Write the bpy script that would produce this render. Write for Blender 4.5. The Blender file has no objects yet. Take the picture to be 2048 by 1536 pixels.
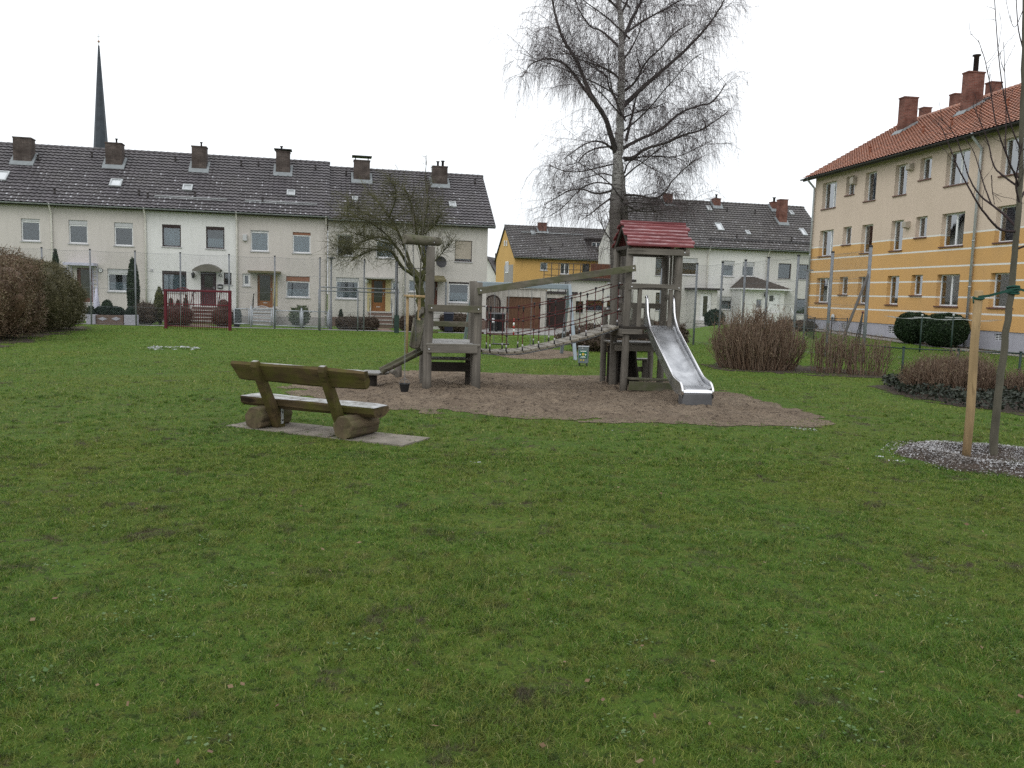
import bpy, bmesh, math, random
import numpy as np
from mathutils import Matrix, Vector
random.seed(7); RNG = np.random.default_rng(11)
scene = bpy.context.scene
COL = scene.collection
R_ = math.radians
# ------------------------------------------------------------------ camera geometry
F_PX, PITCH, ROLL, EYE = 1700.0, 0.1056, 0.0294, 1.7
def sst(a, b, x):
    t = np.clip((x - a) / (b - a), 0, 1); return t * t * (3 - 2 * t)
def G(x, y):                                   # height of the gently falling ground
    z = -0.8 * sst(18, 70, y)
    m = sst(8.5, 15, x) * (1 - sst(54, 66, y))
    return z * (1 - m) + m * 0.25 * sst(32, 50, y)
def ray(px, py):
    ix, iy = px - 1024.0, py - 768.0
    u = ix * math.cos(ROLL) + iy * math.sin(ROLL); v = -ix * math.sin(ROLL) + iy * math.cos(ROLL)
    c, s = math.cos(PITCH), math.sin(PITCH)
    return Vector((u, F_PX * c - v * s, -F_PX * s - v * c))
def at(px, py, Y):                             # point of the line of sight at distance Y
    d = ray(px, py); return Vector((0, 0, EYE)) + d * (Y / d.y)
def gnd(px, py):                               # where the line of sight meets the ground
    d = ray(px, py); z = 0.0
    for _ in range(30):
        t = (z - EYE) / d.z; p = d * t; z = float(G(p.x, p.y))
    return Vector((p.x, p.y, z))
def base(px, Y):                               # ground point in column px at distance Y
    y0 = 600.0
    for _ in range(8):
        p = at(px, y0, Y); z = float(G(p.x, p.y)); y0 += (p.z - z) * F_PX / Y
    return Vector((p.x, p.y, z))
class Frame:                                   # x along a facade, y into the house, z up
    def __init__(s, px, Y, az):
        b = at(px, 600, Y); a = R_(az)
        s.d = Vector((math.sin(a), math.cos(a), 0)); s.n = Vector((-s.d.y, s.d.x, 0)); s.o = Vector((b.x, b.y, 0))
    def mat(s, x=0.0, z=0.0):
        p = s.o + s.d * x
        return Matrix(((s.d.x, s.n.x, 0, p.x), (s.d.y, s.n.y, 0, p.y), (0, 0, 1, z), (0, 0, 0, 1)))
    def hit(s, px, py, n=0.0):
        d = ray(px, py); o = Vector((0, 0, EYE)) - s.o
        t = (n - o.dot(s.n)) / d.dot(s.n); p = o + d * t
        return p.dot(s.d), p.z
# ------------------------------------------------------------------ mesh building
WM = {}
class MB:
    def __init__(s): s.v = []; s.f = []; s.m = []; s.sm = []; s.uv = None
    def add(s, vs, fs, m=0, sm=False):
        k = len(s.v); s.v += [tuple(p) for p in vs]
        for f in fs: s.f.append(tuple(i + k for i in f)); s.m.append(m); s.sm.append(sm)
    def box(s, x0, x1, y0, y1, z0, z1, m=0):
        s.add([(x0,y0,z0),(x1,y0,z0),(x1,y1,z0),(x0,y1,z0),(x0,y0,z1),(x1,y0,z1),(x1,y1,z1),(x0,y1,z1)],
              [(0,3,2,1),(4,5,6,7),(0,1,5,4),(1,2,6,5),(2,3,7,6),(3,0,4,7)], m)
    def bar(s, p, q, w, h, up=(0,0,1), m=0):   # a squared bar from p to q
        p, q, up = Vector(p), Vector(q), Vector(up); d = (q - p).normalized()
        a = d.cross(up)
        if a.length < 1e-4: a = d.cross(Vector((0,1,0)))
        a.normalize(); b = a.cross(d).normalized(); a *= w / 2; b *= h / 2
        s.add([p-a-b,p+a-b,p+a+b,p-a+b,q-a-b,q+a-b,q+a+b,q-a+b], [(0,1,2,3),(7,6,5,4),(0,4,5,1),(1,5,6,2),(2,6,7,3),(3,7,4,0)], m)
    def tube(s, pts, r, n=8, m=0, cap=True, sm=True, rough=0.0):
        pts = [Vector(p) for p in pts]; K = len(pts)
        rs = list(r) if isinstance(r, (list, tuple)) else [r] * K
        vs = []; a = None
        for i, p in enumerate(pts):
            d = (pts[min(i+1,K-1)] - pts[max(i-1,0)]).normalized()
            if a is None:
                a = d.cross(Vector((0,0,1)) if abs(d.z) < .9 else Vector((1,0,0)))
            else: a = a - d * a.dot(d)
            a.normalize(); b = d.cross(a)
            for k in range(n):
                t = 2*math.pi*k/n; q = rs[i] * (1 + (random.uniform(-rough, rough) if rough else 0))
                vs.append(p + (a*math.cos(t) + b*math.sin(t)) * q)
        fs = [(i*n+k, i*n+(k+1)%n, (i+1)*n+(k+1)%n, (i+1)*n+k) for i in range(K-1) for k in range(n)]
        s.add(vs, fs, m, sm)
        if cap:
            k0 = len(s.v) - K*n
            s.f.append(tuple(k0 + k for k in reversed(range(n)))); s.f.append(tuple(k0 + (K-1)*n + k for k in range(n)))
            s.m += [m, m]; s.sm += [False, False]
    def prism(s, pts, vec, m=0):
        n = len(pts); v = Vector(vec); pts = [Vector(p) for p in pts]
        s.add(pts + [p + v for p in pts], [tuple(range(n)), tuple(reversed(range(n, 2*n)))] + [(i+n, (i+1)%n+n, (i+1)%n, i) for i in range(n)], m)
    def ball(s, c, r, nu=12, nv=8, m=0, sc=(1,1,1)):
        c = Vector(c); vs = []
        for j in range(nv+1):
            t = math.pi*j/nv
            for i in range(nu):
                p = 2*math.pi*i/nu
                vs.append((c.x+r*sc[0]*math.sin(t)*math.cos(p), c.y+r*sc[1]*math.sin(t)*math.sin(p), c.z+r*sc[2]*math.cos(t)))
        s.add(vs, [(j*nu+i, (j+1)*nu+i, (j+1)*nu+(i+1)%nu, j*nu+(i+1)%nu) for j in range(nv) for i in range(nu)], m, True)
    def build(s, name, mats, parent=None, local=False, origin=None, bev=0):
        me = bpy.data.meshes.new(name); vs = s.v
        M = None
        if parent is not None and not local: M = WM[parent.name].inverted()
        elif parent is None and origin is not None: M = Matrix.Translation(-Vector(origin))
        if M is not None: vs = [tuple(M @ Vector(p)) for p in vs]
        me.from_pydata(vs, [], s.f)
        for mt in (mats if isinstance(mats, (list, tuple)) else [mats]): me.materials.append(mt)
        me.polygons.foreach_set('material_index', s.m); me.polygons.foreach_set('use_smooth', s.sm)
        if s.uv is not None:
            l = me.uv_layers.new(name='UVMap'); a = np.zeros((len(me.loops), 2)); idx = np.zeros(len(me.loops), int)
            me.loops.foreach_get('vertex_index', idx); a = np.array(s.uv, float)[idx]; l.data.foreach_set('uv', a.ravel())
        if len(s.f) < 4000:
            bm = bmesh.new(); bm.from_mesh(me); bmesh.ops.recalc_face_normals(bm, faces=bm.faces); bm.to_mesh(me); bm.free()
        return link(name, me, parent, origin if parent is None else None, bev)
def link(name, me, parent=None, origin=None, bev=0):
    o = bpy.data.objects.new(name, me); COL.objects.link(o)
    if parent is not None: o.parent = parent; WM[o.name] = WM[parent.name]
    else:
        if origin is not None: o.location = origin
        WM[o.name] = Matrix.Translation(Vector(origin)) if origin is not None else Matrix()
    if bev:
        b = o.modifiers.new('bevel', 'BEVEL'); b.width = bev; b.segments = 2; b.limit_method = 'ANGLE'; b.angle_limit = R_(40)
    return o
def np_mesh(name, V, quads=None, tris=None, mat=None, parent=None, smooth=False, tint=None, origin=None):
    V = np.asarray(V, np.float32)
    if parent is not None:
        Mi = np.array(WM[parent.name].inverted()); V = V @ Mi[:3,:3].T.astype(np.float32) + Mi[:3,3].astype(np.float32)
    elif origin is not None: V = V - np.array(origin, np.float32)
    me = bpy.data.meshes.new(name); me.vertices.add(len(V)); me.vertices.foreach_set('co', V.ravel())
    L = []; S = []; n = 0
    for A in (quads, tris):
        if A is not None and len(A):
            A = np.asarray(A, np.int32); L.append(A.ravel()); S.append(n + np.arange(len(A), dtype=np.int32) * A.shape[1]); n += A.size
    L = np.concatenate(L); S = np.concatenate(S)
    me.loops.add(len(L)); me.loops.foreach_set('vertex_index', L); me.polygons.add(len(S)); me.polygons.foreach_set('loop_start', S)
    if smooth: me.polygons.foreach_set('use_smooth', np.ones(len(S), bool))
    if tint is not None:
        a = me.attributes.new('tint', 'FLOAT', 'POINT'); a.data.foreach_set('value', np.asarray(tint, np.float32))
    me.update(calc_edges=True); me.validate()
    if mat: me.materials.append(mat)
    return link(name, me, parent, origin if parent is None else None)
def tag(o, label=None, cat=None, group=None, kind=None):
    if label: o['label'] = label
    if cat: o['category'] = cat
    if group: o['group'] = group
    if kind: o['kind'] = kind
    return o
def thing(name, M, label, cat, group=None):
    o = bpy.data.objects.new(name, None); COL.objects.link(o)
    if not isinstance(M, Matrix): M = Matrix.Translation(Vector(M))
    o.matrix_world = M; o.empty_display_size = .3; WM[o.name] = M.copy()
    return tag(o, label, cat, group)
def tubes(P, r0, r1, sides=3):                 # many thin twigs at once: P (N,K,3)
    P = np.asarray(P); N, K, _ = P.shape
    d = np.zeros_like(P); d[:,1:-1] = P[:,2:] - P[:,:-2]; d[:,0] = P[:,1]-P[:,0]; d[:,-1] = P[:,-1]-P[:,-2]
    d /= np.linalg.norm(d, axis=2, keepdims=True) + 1e-9
    ref = np.where(np.abs(d[...,2:3]) < .9, np.array([0,0,1.]), np.array([1.,0,0]))
    a = np.cross(d, ref); a /= np.linalg.norm(a, axis=2, keepdims=True) + 1e-9; b = np.cross(d, a)
    t = np.linspace(0, 1, K)[None,:,None]; r = np.asarray(r0).reshape(-1,1,1)*(1-t) + np.asarray(r1).reshape(-1,1,1)*t
    V = np.stack([P + (a*math.cos(2*math.pi*k/sides) + b*math.sin(2*math.pi*k/sides))*r for k in range(sides)], 2)
    idx = np.arange(N*K*sides).reshape(N, K, sides); nx = np.roll(idx, -1, 2)
    Q = np.stack([idx[:,:-1], nx[:,:-1], nx[:,1:], idx[:,1:]], -1).reshape(-1, 4)
    return V.reshape(-1,3), Q
def grow(S, D, L, K=5, grav=0.0, wob=.15, rng=RNG):    # polylines from starts S, directions D
    S = np.asarray(S, float); D = np.asarray(D, float); D = D / (np.linalg.norm(D, axis=1, keepdims=True)+1e-9)
    P = [S]; L = np.asarray(L, float).reshape(-1,1)/(K-1); g = np.asarray(grav, float).reshape(-1,1)
    for k in range(K-1):
        D = D + rng.normal(0, wob, D.shape); D[:,2:3] -= g; D = D/(np.linalg.norm(D, axis=1, keepdims=True)+1e-9)
        P.append(P[-1] + D*L)
    return np.stack(P, 1)
def merge(parts):
    V = []; Q = []; n = 0
    for v, q in parts: V.append(v); Q.append(q + n); n += len(v)
    return np.concatenate(V), np.concatenate(Q)
def leafs(C, size, rng=RNG, flat=0.0, asp=.6):         # leaf quads at points C
    N = len(C); a = rng.normal(0,1,(N,3)); a[:,2] *= (1-flat); a /= np.linalg.norm(a,axis=1,keepdims=True)+1e-9
    b = np.cross(a, rng.normal(0,1,(N,3))*np.array([1-flat,1-flat,1])+np.array([0,0,flat])); b /= np.linalg.norm(b,axis=1,keepdims=True)+1e-9
    s = (np.asarray(size)*rng.uniform(.6,1.3,N))[:,None]
    V = np.stack([C-a*s, C+b*s*asp, C+a*s, C-b*s*asp], 1).reshape(-1,3); Q = np.arange(4*N).reshape(N,4)
    return V, Q
def hashn(i, j, k):
    h = (i*374761393 + j*668265263 + k*2147483647 + 144665) & 0xffffffff
    h = ((h ^ (h >> 13)) * 1274126177) & 0xffffffff
    return ((h ^ (h >> 16)) & 0xffff) / 65535.0
def vnoise(x, y, z=None):
    x = np.asarray(x, float); y = np.asarray(y, float); z = np.zeros_like(x) if z is None else np.asarray(z, float)
    i, j, k = np.floor(x).astype(np.int64), np.floor(y).astype(np.int64), np.floor(z).astype(np.int64)
    u, v, w = x-i, y-j, z-k; u, v, w = u*u*(3-2*u), v*v*(3-2*v), w*w*(3-2*w); s = 0
    for a in (0,1):
        for b in (0,1):
            for c in (0,1):
                s = s + hashn(i+a, j+b, k+c) * (u if a else 1-u)*(v if b else 1-v)*(w if c else 1-w)
    return s
def inside(P, x, y):
    P = np.asarray(P)[:, :2]; r = np.zeros(len(x), bool); j = len(P)-1
    for i in range(len(P)):
        c = ((P[i,1] > y) != (P[j,1] > y)) & (x < (P[j,0]-P[i,0])*(y-P[i,1])/(P[j,1]-P[i,1]+1e-12)+P[i,0]); r ^= c; j = i
    return r
# ------------------------------------------------------------------ materials
class NT:
    def __init__(s, name):
        s.mat = bpy.data.materials.new(name); s.mat.use_nodes = True; s.t = s.mat.node_tree; s.t.nodes.clear()
        s.out = s.n('ShaderNodeOutputMaterial')
    def n(s, typ, **kw):
        nd = s.t.nodes.new(typ)
        for k, v in kw.items(): setattr(nd, k, v)
        return nd
    def put(s, sock, v):
        if isinstance(v, bpy.types.NodeSocket): s.t.links.new(v, sock)
        elif isinstance(v, (tuple, list)) and len(v) == 3 and sock.type == 'RGBA': sock.default_value = (*v, 1)
        else: sock.default_value = v
    def co(s, kind='Object', scale=(1,1,1)):
        if kind == 'Position': c = s.n('ShaderNodeNewGeometry').outputs['Position']
        else: c = s.n('ShaderNodeTexCoord').outputs[kind]
        if tuple(scale) == (1,1,1): return c
        m = s.n('ShaderNodeMapping'); s.put(m.inputs['Vector'], c); m.inputs['Scale'].default_value = scale; return m.outputs[0]
    def noise(s, vec, scale=5, detail=4, rough=.55, dist=0):
        nd = s.n('ShaderNodeTexNoise'); s.put(nd.inputs['Vector'], vec); nd.inputs['Scale'].default_value = scale
        nd.inputs['Detail'].default_value = detail; nd.inputs['Roughness'].default_value = rough; nd.inputs['Distortion'].default_value = dist
        return nd.outputs['Fac']
    def ramp(s, fac, a, b, ca=(0,0,0), cb=(1,1,1)):
        r = s.n('ShaderNodeValToRGB'); s.put(r.inputs[0], fac); e = r.color_ramp.elements
        e[0].position = a; e[1].position = b; e[0].color = (*ca, 1); e[1].color = (*cb, 1); return r.outputs[0]
    def mix(s, fac, a, b, mode='MIX'):
        m = s.n('ShaderNodeMix', data_type='RGBA', blend_type=mode); s.put(m.inputs[0], fac); s.put(m.inputs[6], a); s.put(m.inputs[7], b); return m.outputs[2]
    def math(s, op, a, b=0.0, c=0.0):
        m = s.n('ShaderNodeMath', operation=op); s.put(m.inputs[0], a); s.put(m.inputs[1], b); s.put(m.inputs[2], c); return m.outputs[0]
    def sep(s, v):
        m = s.n('ShaderNodeSeparateXYZ'); s.put(m.inputs[0], v); return m.outputs
    def attr(s, name): return s.n('ShaderNodeAttribute', attribute_name=name).outputs['Fac']
    def bump(s, h, strength=.3, dist=.02):
        b = s.n('ShaderNodeBump'); s.put(b.inputs['Height'], h); b.inputs['Strength'].default_value = strength; b.inputs['Distance'].default_value = dist; return b.outputs[0]
    def bsdf(s, col, rough=.8, normal=None, metal=0, spec=.4, **kw):
        b = s.n('ShaderNodeBsdfPrincipled'); s.put(b.inputs['Base Color'], col); s.put(b.inputs['Roughness'], rough)
        b.inputs['Metallic'].default_value = metal; b.inputs['Specular IOR Level'].default_value = spec
        if normal is not None: s.put(b.inputs['Normal'], normal)
        for k, v in kw.items(): s.put(b.inputs[k], v)
        s.put(s.out.inputs[0], b.outputs[0]); return b
def c8(r, g, b):
    f = lambda x: (x/255/12.92 if x <= 10 else ((x/255+.055)/1.055)**2.4); return (f(r), f(g), f(b))
def mul(c, k): return tuple(min(1, x*k) for x in c)
def simple(name, col, rough=.75, var=.25, scale=4, bump=.15, bscale=60, metal=0, spec=.35, stretch=(1,1,1), col2=None, bd=.005):
    n = NT(name); v = n.co('Object', stretch)
    f = n.ramp(n.noise(v, scale, 6, .6), .3, .7)
    c = n.mix(f, mul(col, 1-var), col2 or mul(col, 1+var))
    nm = n.bump(n.noise(v, bscale, 4), bump, bd) if bump else None
    n.bsdf(c, rough, nm, metal, spec); return n.mat
def weathered(name, col, stretch, dark=.45, green=0.0, gcol=(.05,.07,.015), frost=0.0):   # grey outdoor timber, grain along one axis
    n = NT(name); v = n.co('Object', stretch); p = n.co('Object')
    f = n.noise(v, 10, 8, .65, .6); c = n.mix(n.ramp(f, .32, .68), mul(col, dark), mul(col, 1.25))
    c = n.mix(n.ramp(n.noise(p, 1.7, 5, .6), .42, .7), c, mul(col, .6))
    cr = n.ramp(n.noise(n.co('Object', tuple(s*1.6 for s in stretch)), 9, 3, .5), .28, .36, (.25,.22,.2), (1,1,1)); c = n.mix(1.0, c, cr, 'MULTIPLY')
    if green: c = n.mix(n.math('MULTIPLY', n.ramp(n.noise(p, 3.1, 6, .65), .44, .62), green), c, gcol)
    if frost:
        nz = n.sep(n.n('ShaderNodeNewGeometry').outputs['Normal'])[2]
        fr = n.math('MULTIPLY', n.ramp(nz, .6, .9), n.ramp(n.noise(p, 9, 8, .7), .3, .6)); c = n.mix(n.math('MULTIPLY', fr, frost), c, (.62,.64,.66))
    n.bsdf(c, .85, n.bump(f, .5, .006), 0, .25); return n.mat
def render_wall(name, col, stain=.16, kind='Object'):     # roughcast house wall
    n = NT(name); v = n.co(kind); s = n.co(kind, (2.2,2.2,.35))
    f = n.ramp(n.noise(v, .45, 6, .6), .3, .7); c = n.mix(f, mul(col, 1-stain*.6), mul(col, 1+stain*.25))
    c = n.mix(n.ramp(n.noise(s, 1.3, 5, .6), .5, .78), c, mul(col, 1-stain))
    g = n.noise(v, 34, 3, .7); c = n.mix(n.math('MULTIPLY', n.ramp(g, .35, .65), .12), c, (.2,.19,.17))
    n.bsdf(c, .92, n.bump(g, .25, .008), 0, .2); return n.mat
def tiles_mat(name, col, tw, rh, snow=0.0, slope_len=6.0, lichen=.3):
    n = NT(name); uv = n.co('UV'); x, y, _ = n.sep(uv)
    tx = n.math('DIVIDE', x, tw); ty = n.math('DIVIDE', y, rh)
    cb = n.n('ShaderNodeCombineXYZ'); n.put(cb.inputs[0], n.math('FLOOR', tx)); n.put(cb.inputs[1], n.math('FLOOR', ty))
    wn = n.n('ShaderNodeTexWhiteNoise', noise_dimensions='2D'); n.put(wn.inputs['Vector'], cb.outputs[0])
    c = n.mix(wn.outputs['Value'], mul(col, .78), mul(col, 1.22))
    big = n.noise(uv, .5, 6, .65); c = n.mix(n.math('MULTIPLY', n.ramp(big, .4, .7), lichen), c, mul((.10,.095,.08), 1.0))
    if snow:
        fx = n.math('FRACT', tx); fy = n.math('FRACT', ty)
        dot = n.math('MULTIPLY', n.math('LESS_THAN', n.math('ABSOLUTE', n.math('SUBTRACT', fx, .34)), n.math('MULTIPLY_ADD', wn.outputs['Value'], .10, .05)), n.math('LESS_THAN', fy, n.math('MULTIPLY_ADD', wn.outputs['Value'], .35, .10)))
        w2 = n.n('ShaderNodeTexWhiteNoise', noise_dimensions='2D'); ad = n.n('ShaderNodeVectorMath', operation='ADD'); n.put(ad.inputs[0], cb.outputs[0]); ad.inputs[1].default_value = (31.7, 12.3, 0)
        n.put(w2.inputs['Vector'], ad.outputs[0])
        low = n.math('SUBTRACT', 1.0, n.math('DIVIDE', y, slope_len))       # more grains lie low on the slope
        th = n.math('MULTIPLY', n.math('POWER', low, 1.7), n.math('MULTIPLY', n.ramp(n.noise(uv, .45, 6, .7), .36, .58), snow))
        m = n.math('MULTIPLY', dot, n.math('LESS_THAN', w2.outputs['Value'], th))
        c = n.mix(n.math('MULTIPLY', m, .8), c, (.46,.47,.50))
    n.bsdf(c, .5, n.bump(n.noise(uv, 25, 4), .25, .01), 0, .5); return n.mat
def brick_mat(name, col, mortar=(.35,.32,.29), sc=(.25,.075)):
    n = NT(name); v = n.co('Object'); x, y, z = n.sep(v); cb = n.n('ShaderNodeCombineXYZ'); n.put(cb.inputs[0], n.math('ADD', x, y)); n.put(cb.inputs[1], z)
    b = n.n('ShaderNodeTexBrick'); n.put(b.inputs['Vector'], cb.outputs[0]); n.put(b.inputs['Color1'], mul(col,.8)); n.put(b.inputs['Color2'], mul(col,1.25)); n.put(b.inputs['Mortar'], mortar)
    b.inputs['Scale'].default_value = 1; b.inputs['Brick Width'].default_value = sc[0]; b.inputs['Row Height'].default_value = sc[1]; b.inputs['Mortar Size'].default_value = .008
    c = n.mix(n.ramp(n.noise(v, 2, 5), .4, .75), b.outputs['Color'], mul(col, .45))
    n.bsdf(c, .9, n.bump(n.math('SUBTRACT', 1.0, b.outputs['Fac']), .4, .01), 0, .2); return n.mat
def foliage(name, c1, c2, c3=None, rough=.6, trans=.15):
    n = NT(name); f = n.noise(n.co('Position'), 2.2, 5, .7); t = n.attr('tint')
    c = n.mix(n.ramp(f, .35, .65), c1, c2); c = n.mix(n.math('MULTIPLY', t, .8), c, c3 or mul(c2, 1.5))
    n.bsdf(c, rough, None, 0, .3); return n.mat
MT = {}
MT['wall_beige'] = render_wall('roughcast_beige', (.57,.535,.505))
MT['wall_white'] = render_wall('roughcast_white', (.71,.71,.70))
MT['wall_grey'] = render_wall('roughcast_grey_cream', (.54,.52,.485))
MT['wall_cream'] = render_wall('roughcast_cream', (.62,.61,.585))
MT['wall_ochre'] = render_wall('roughcast_ochre', (.60,.37,.13), .12)
MT['plinth'] = render_wall('plinth_grey', (.33,.31,.30)); MT['plinth_blue'] = render_wall('plinth_pale_lilac', (.42,.42,.47))
MT['plinth_brown'] = render_wall('plinth_brown', (.16,.11,.09))
MT['roof_dark'] = tiles_mat('dark_pantiles', (.080,.073,.080), .30, .34, .7, 6.4, .3)
MT['roof_brown'] = tiles_mat('brown_pantiles', (.080,.073,.073), .30, .34, .9, 6.6, .5)
MT['roof_red'] = tiles_mat('orange_pantiles', (.34,.150,.092), .24, .34, 0, 6, .16)
MT['brick_dark'] = brick_mat('dark_brick', (.085,.065,.058), (.13,.12,.11)); MT['brick_brown'] = brick_mat('brown_step_brick', (.11,.06,.045), (.2,.17,.15)); MT['brick_red'] = brick_mat('red_brick', (.165,.068,.05), (.2,.15,.13))
MT['white_paint'] = simple('white_frame_paint', (.72,.73,.74), .4, .06, 3, .05); MT['brown_paint'] = simple('brown_frame_paint', (.035,.02,.018), .4, .2, 3, .05)
MT['sill'] = simple('grey_stone_sill', (.42,.42,.43), .6, .1, 5, .1); MT['sill_brown'] = simple('brown_clay_sill', (.12,.055,.04), .6, .2, 5, .1)
MT['shutter_grey'] = simple('grey_shutter_box', (.45,.46,.47), .5, .08, 4, .05); MT['shutter_beige'] = simple('beige_roller_shutter', (.38,.34,.28), .6, .08, 4, .1)
MT['shutter_orange'] = simple('faded_orange_shutter', (.25,.115,.07), .6, .1, 4, .05)
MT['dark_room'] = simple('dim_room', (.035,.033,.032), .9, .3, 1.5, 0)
MT['zinc'] = simple('zinc_sheet', (.42,.44,.45), .45, .15, 3, .08, metal=.4); MT['flash'] = simple('lead_flashing', (.21,.23,.24), .6, .15, 5, .1)
MT['pipe_cream'] = simple('cream_downpipe', (.6,.58,.53), .5, .08, 4, 0); MT['steel'] = simple('galvanised_steel', (.33,.35,.37), .5, .15, 6, .1, metal=.5)
MT['silver'] = simple('silver_tube', (.42,.45,.48), .5, .12, 6, .1, metal=.2); MT['pole'] = simple('grey_painted_pole', (.17,.18,.195), .5, .2, 6, .1); MT['dark_metal'] = simple('dark_metal', (.03,.03,.032), .5, .2, 5, .1)
MT['wood_orange'] = simple('varnished_orange_wood', (.21,.090,.030), .4, .25, 3, .15, 20, stretch=(6,6,.8)); MT['wood_brown'] = simple('brown_door_wood', (.11,.042,.025), .5, .3, 3, .15, 20, stretch=(6,6,.8))
MT['concrete'] = simple('weathered_concrete', (.34,.32,.29), .9, .22, 2.5, .3, 30); MT['step_stone'] = simple('pale_step_stone', (.42,.41,.39), .85, .15, 4, .2, 40)
def glass(nm='window_glass', k=.02):
    n = NT(nm); t = n.n('ShaderNodeBsdfTransparent'); t.inputs[0].default_value = (.78,.82,.83,1)
    g = n.n('ShaderNodeBsdfGlossy'); g.inputs['Roughness'].default_value = .03; g.inputs[0].default_value = (.9,.93,.95,1)
    n.put(g.inputs['Normal'], n.bump(n.noise(n.co('Object'), 1.6, 2), .08, .02))
    lw = n.n('ShaderNodeFresnel'); lw.inputs['IOR'].default_value = 1.6; m = n.n('ShaderNodeMixShader'); n.put(m.inputs[0], n.math('ADD', n.math('MULTIPLY', lw.outputs[0], 1.1), k)); n.put(m.inputs[1], t.outputs[0]); n.put(m.inputs[2], g.outputs[0])
    n.put(n.out.inputs[0], m.outputs[0]); return n.mat
MT['glass'] = glass(); MT['glass_bright'] = glass('bright_window_glass', .20)
MT['glass_dark'] = simple('dark_door_glass', (.03,.035,.02), .15, .4, 2, .1, 90, spec=.6)
MT['curtain'] = simple('net_curtain', (.42,.46,.50), .9, .10, 1.2, .0, 20, stretch=(4,1,.6)); MT['curtain_dim'] = simple('dim_curtain', (.085,.095,.105), .9, .2, 3, .2, 20, stretch=(9,1,.6))
MT['black'] = simple('black_plastic', (.012,.012,.013), .45, .3, 4, .1)
MT['door_dark'] = simple('dark_wine_door', (.035,.014,.016), .45, .3, 3, .1, 20, stretch=(6,6,.8))
MT['pale_yellow'] = render_wall('pale_yellow_paint', (.46,.40,.22), .08)
MT['porch_tiles'] = simple('brown_porch_tiles', (.075,.06,.052), .7, .3, 6, .3, 25)
n_ = NT('streaked_concrete'); v_ = n_.co('Object'); f_ = n_.ramp(n_.noise(n_.co('Object',(5,5,.5)), 1.2, 6, .65), .4, .7); c_ = n_.mix(n_.ramp(n_.noise(v_, .8, 6), .3, .7), (.44,.42,.38), (.58,.56,.52)); c_ = n_.mix(n_.math('MULTIPLY', f_, .55), c_, (.16,.15,.13)); n_.bsdf(c_, .9, n_.bump(n_.noise(v_, 25), .3, .01)); MT['concrete_streaked'] = n_.mat
MT['wood_garage'] = simple('brown_garage_boards', (.13,.065,.035), .6, .3, 3, .1, 20, stretch=(6,6,.8)); MT['wood_arch'] = simple('grey_brown_door_boards', (.20,.165,.14), .7, .3, 3, .15, 20, stretch=(6,6,.8))
MT['slate'] = simple('dark_blue_slate', (.032,.040,.052), .55, .3, 1.2, .3, 8); MT['copper'] = simple('dull_gilt_copper', (.35,.22,.17), .4, .2, 5, 0, metal=.5)
MT['paver_red'] = simple('reddish_garden_pavers', (.20,.13,.10), .9, .25, 3, .3, 30); MT['pole_light'] = simple('galvanised_pole', (.165,.178,.195), .5, .2, 6, .1); MT['pole_dark'] = simple('rusty_dark_brace', (.08,.075,.07), .6, .3, 6, .1)
MT['blue_bin'] = simple('blue_black_plastic', (.012,.014,.03), .45, .3, 4, .1); MT['bollard_red'] = simple('bollard_red_paint', (.35,.03,.025), .45, .15, 4, .05)
MT['blue_board'] = simple('faded_blue_board', (.03,.09,.22), .7, .3, 4, .1); MT['bridge_plank'] = weathered('pale_bridge_plank', (.23,.205,.165), (1,.09,1), .45, .1, frost=.15)
MT['swing_paint'] = simple('pale_blue_grey_steel', (.21,.25,.28), .5, .12, 4, .05); MT['bin_grey'] = simple('blue_grey_bin_paint', (.13,.155,.165), .5, .12, 4, .05); MT['notice_green'] = simple('green_notice', (.012,.12,.075), .5, .1, 5, 0); MT['notice_yellow'] = simple('yellow_print', (.5,.38,.06), .5, .15, 9, 0)
MT['bench_back'] = weathered('mossy_brown_bench_board', (.095,.066,.030), (.12,1,1), .28, .7, (.085,.085,.014), frost=.6); MT['bench_seat'] = weathered('mossy_frosted_bench_seat', (.10,.070,.035), (.12,1,1), .3, .7, (.085,.085,.014), frost=.7); MT['bench_log'] = weathered('bench_log_wood', (.12,.09,.055), (1,.15,1), .3, .8, (.10,.098,.04))
MT['stake'] = weathered('pale_stake_wood', (.37,.26,.14), (1,1,.12), .62); MT['tie'] = simple('green_webbing', (.010,.055,.040), .8, .3, 30, .3, 200)
# ================================================================== HOUSES
def wall_open(mb, x0, x1, z0, z1, rects, y=0.0, depth=.45, m=0, mi=1):
    xs = sorted({x0, x1} | {v for r in rects for v in (r[0], r[2])}); zs = sorted({z0, z1} | {v for r in rects for v in (r[1], r[3])})
    xs = [v for v in xs if x0 <= v <= x1]; zs = [v for v in zs if z0 <= v <= z1]
    for i in range(len(xs)-1):
        for j in range(len(zs)-1):
            cx, cz = (xs[i]+xs[i+1])/2, (zs[j]+zs[j+1])/2
            if any(r[0] < cx < r[2] and r[1] < cz < r[3] for r in rects): continue
            mb.add([(xs[i],y,zs[j]),(xs[i+1],y,zs[j]),(xs[i+1],y,zs[j+1]),(xs[i],y,zs[j+1])], [(0,1,2,3)], m)
    for a, b, c, d in rects:
        Y = y + depth
        mb.add([(a,y,b),(a,Y,b),(a,Y,d),(a,y,d)], [(0,1,2,3)], m); mb.add([(c,y,b),(c,Y,b),(c,Y,d),(c,y,d)], [(3,2,1,0)], m)
        mb.add([(a,y,b),(c,y,b),(c,Y,b),(a,Y,b)], [(0,1,2,3)], m); mb.add([(a,y,d),(c,y,d),(c,Y,d),(a,Y,d)], [(3,2,1,0)], m)
        mb.add([(a,Y,b),(c,Y,b),(c,Y,d),(a,Y,d)], [(0,1,2,3)], mi)
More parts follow.
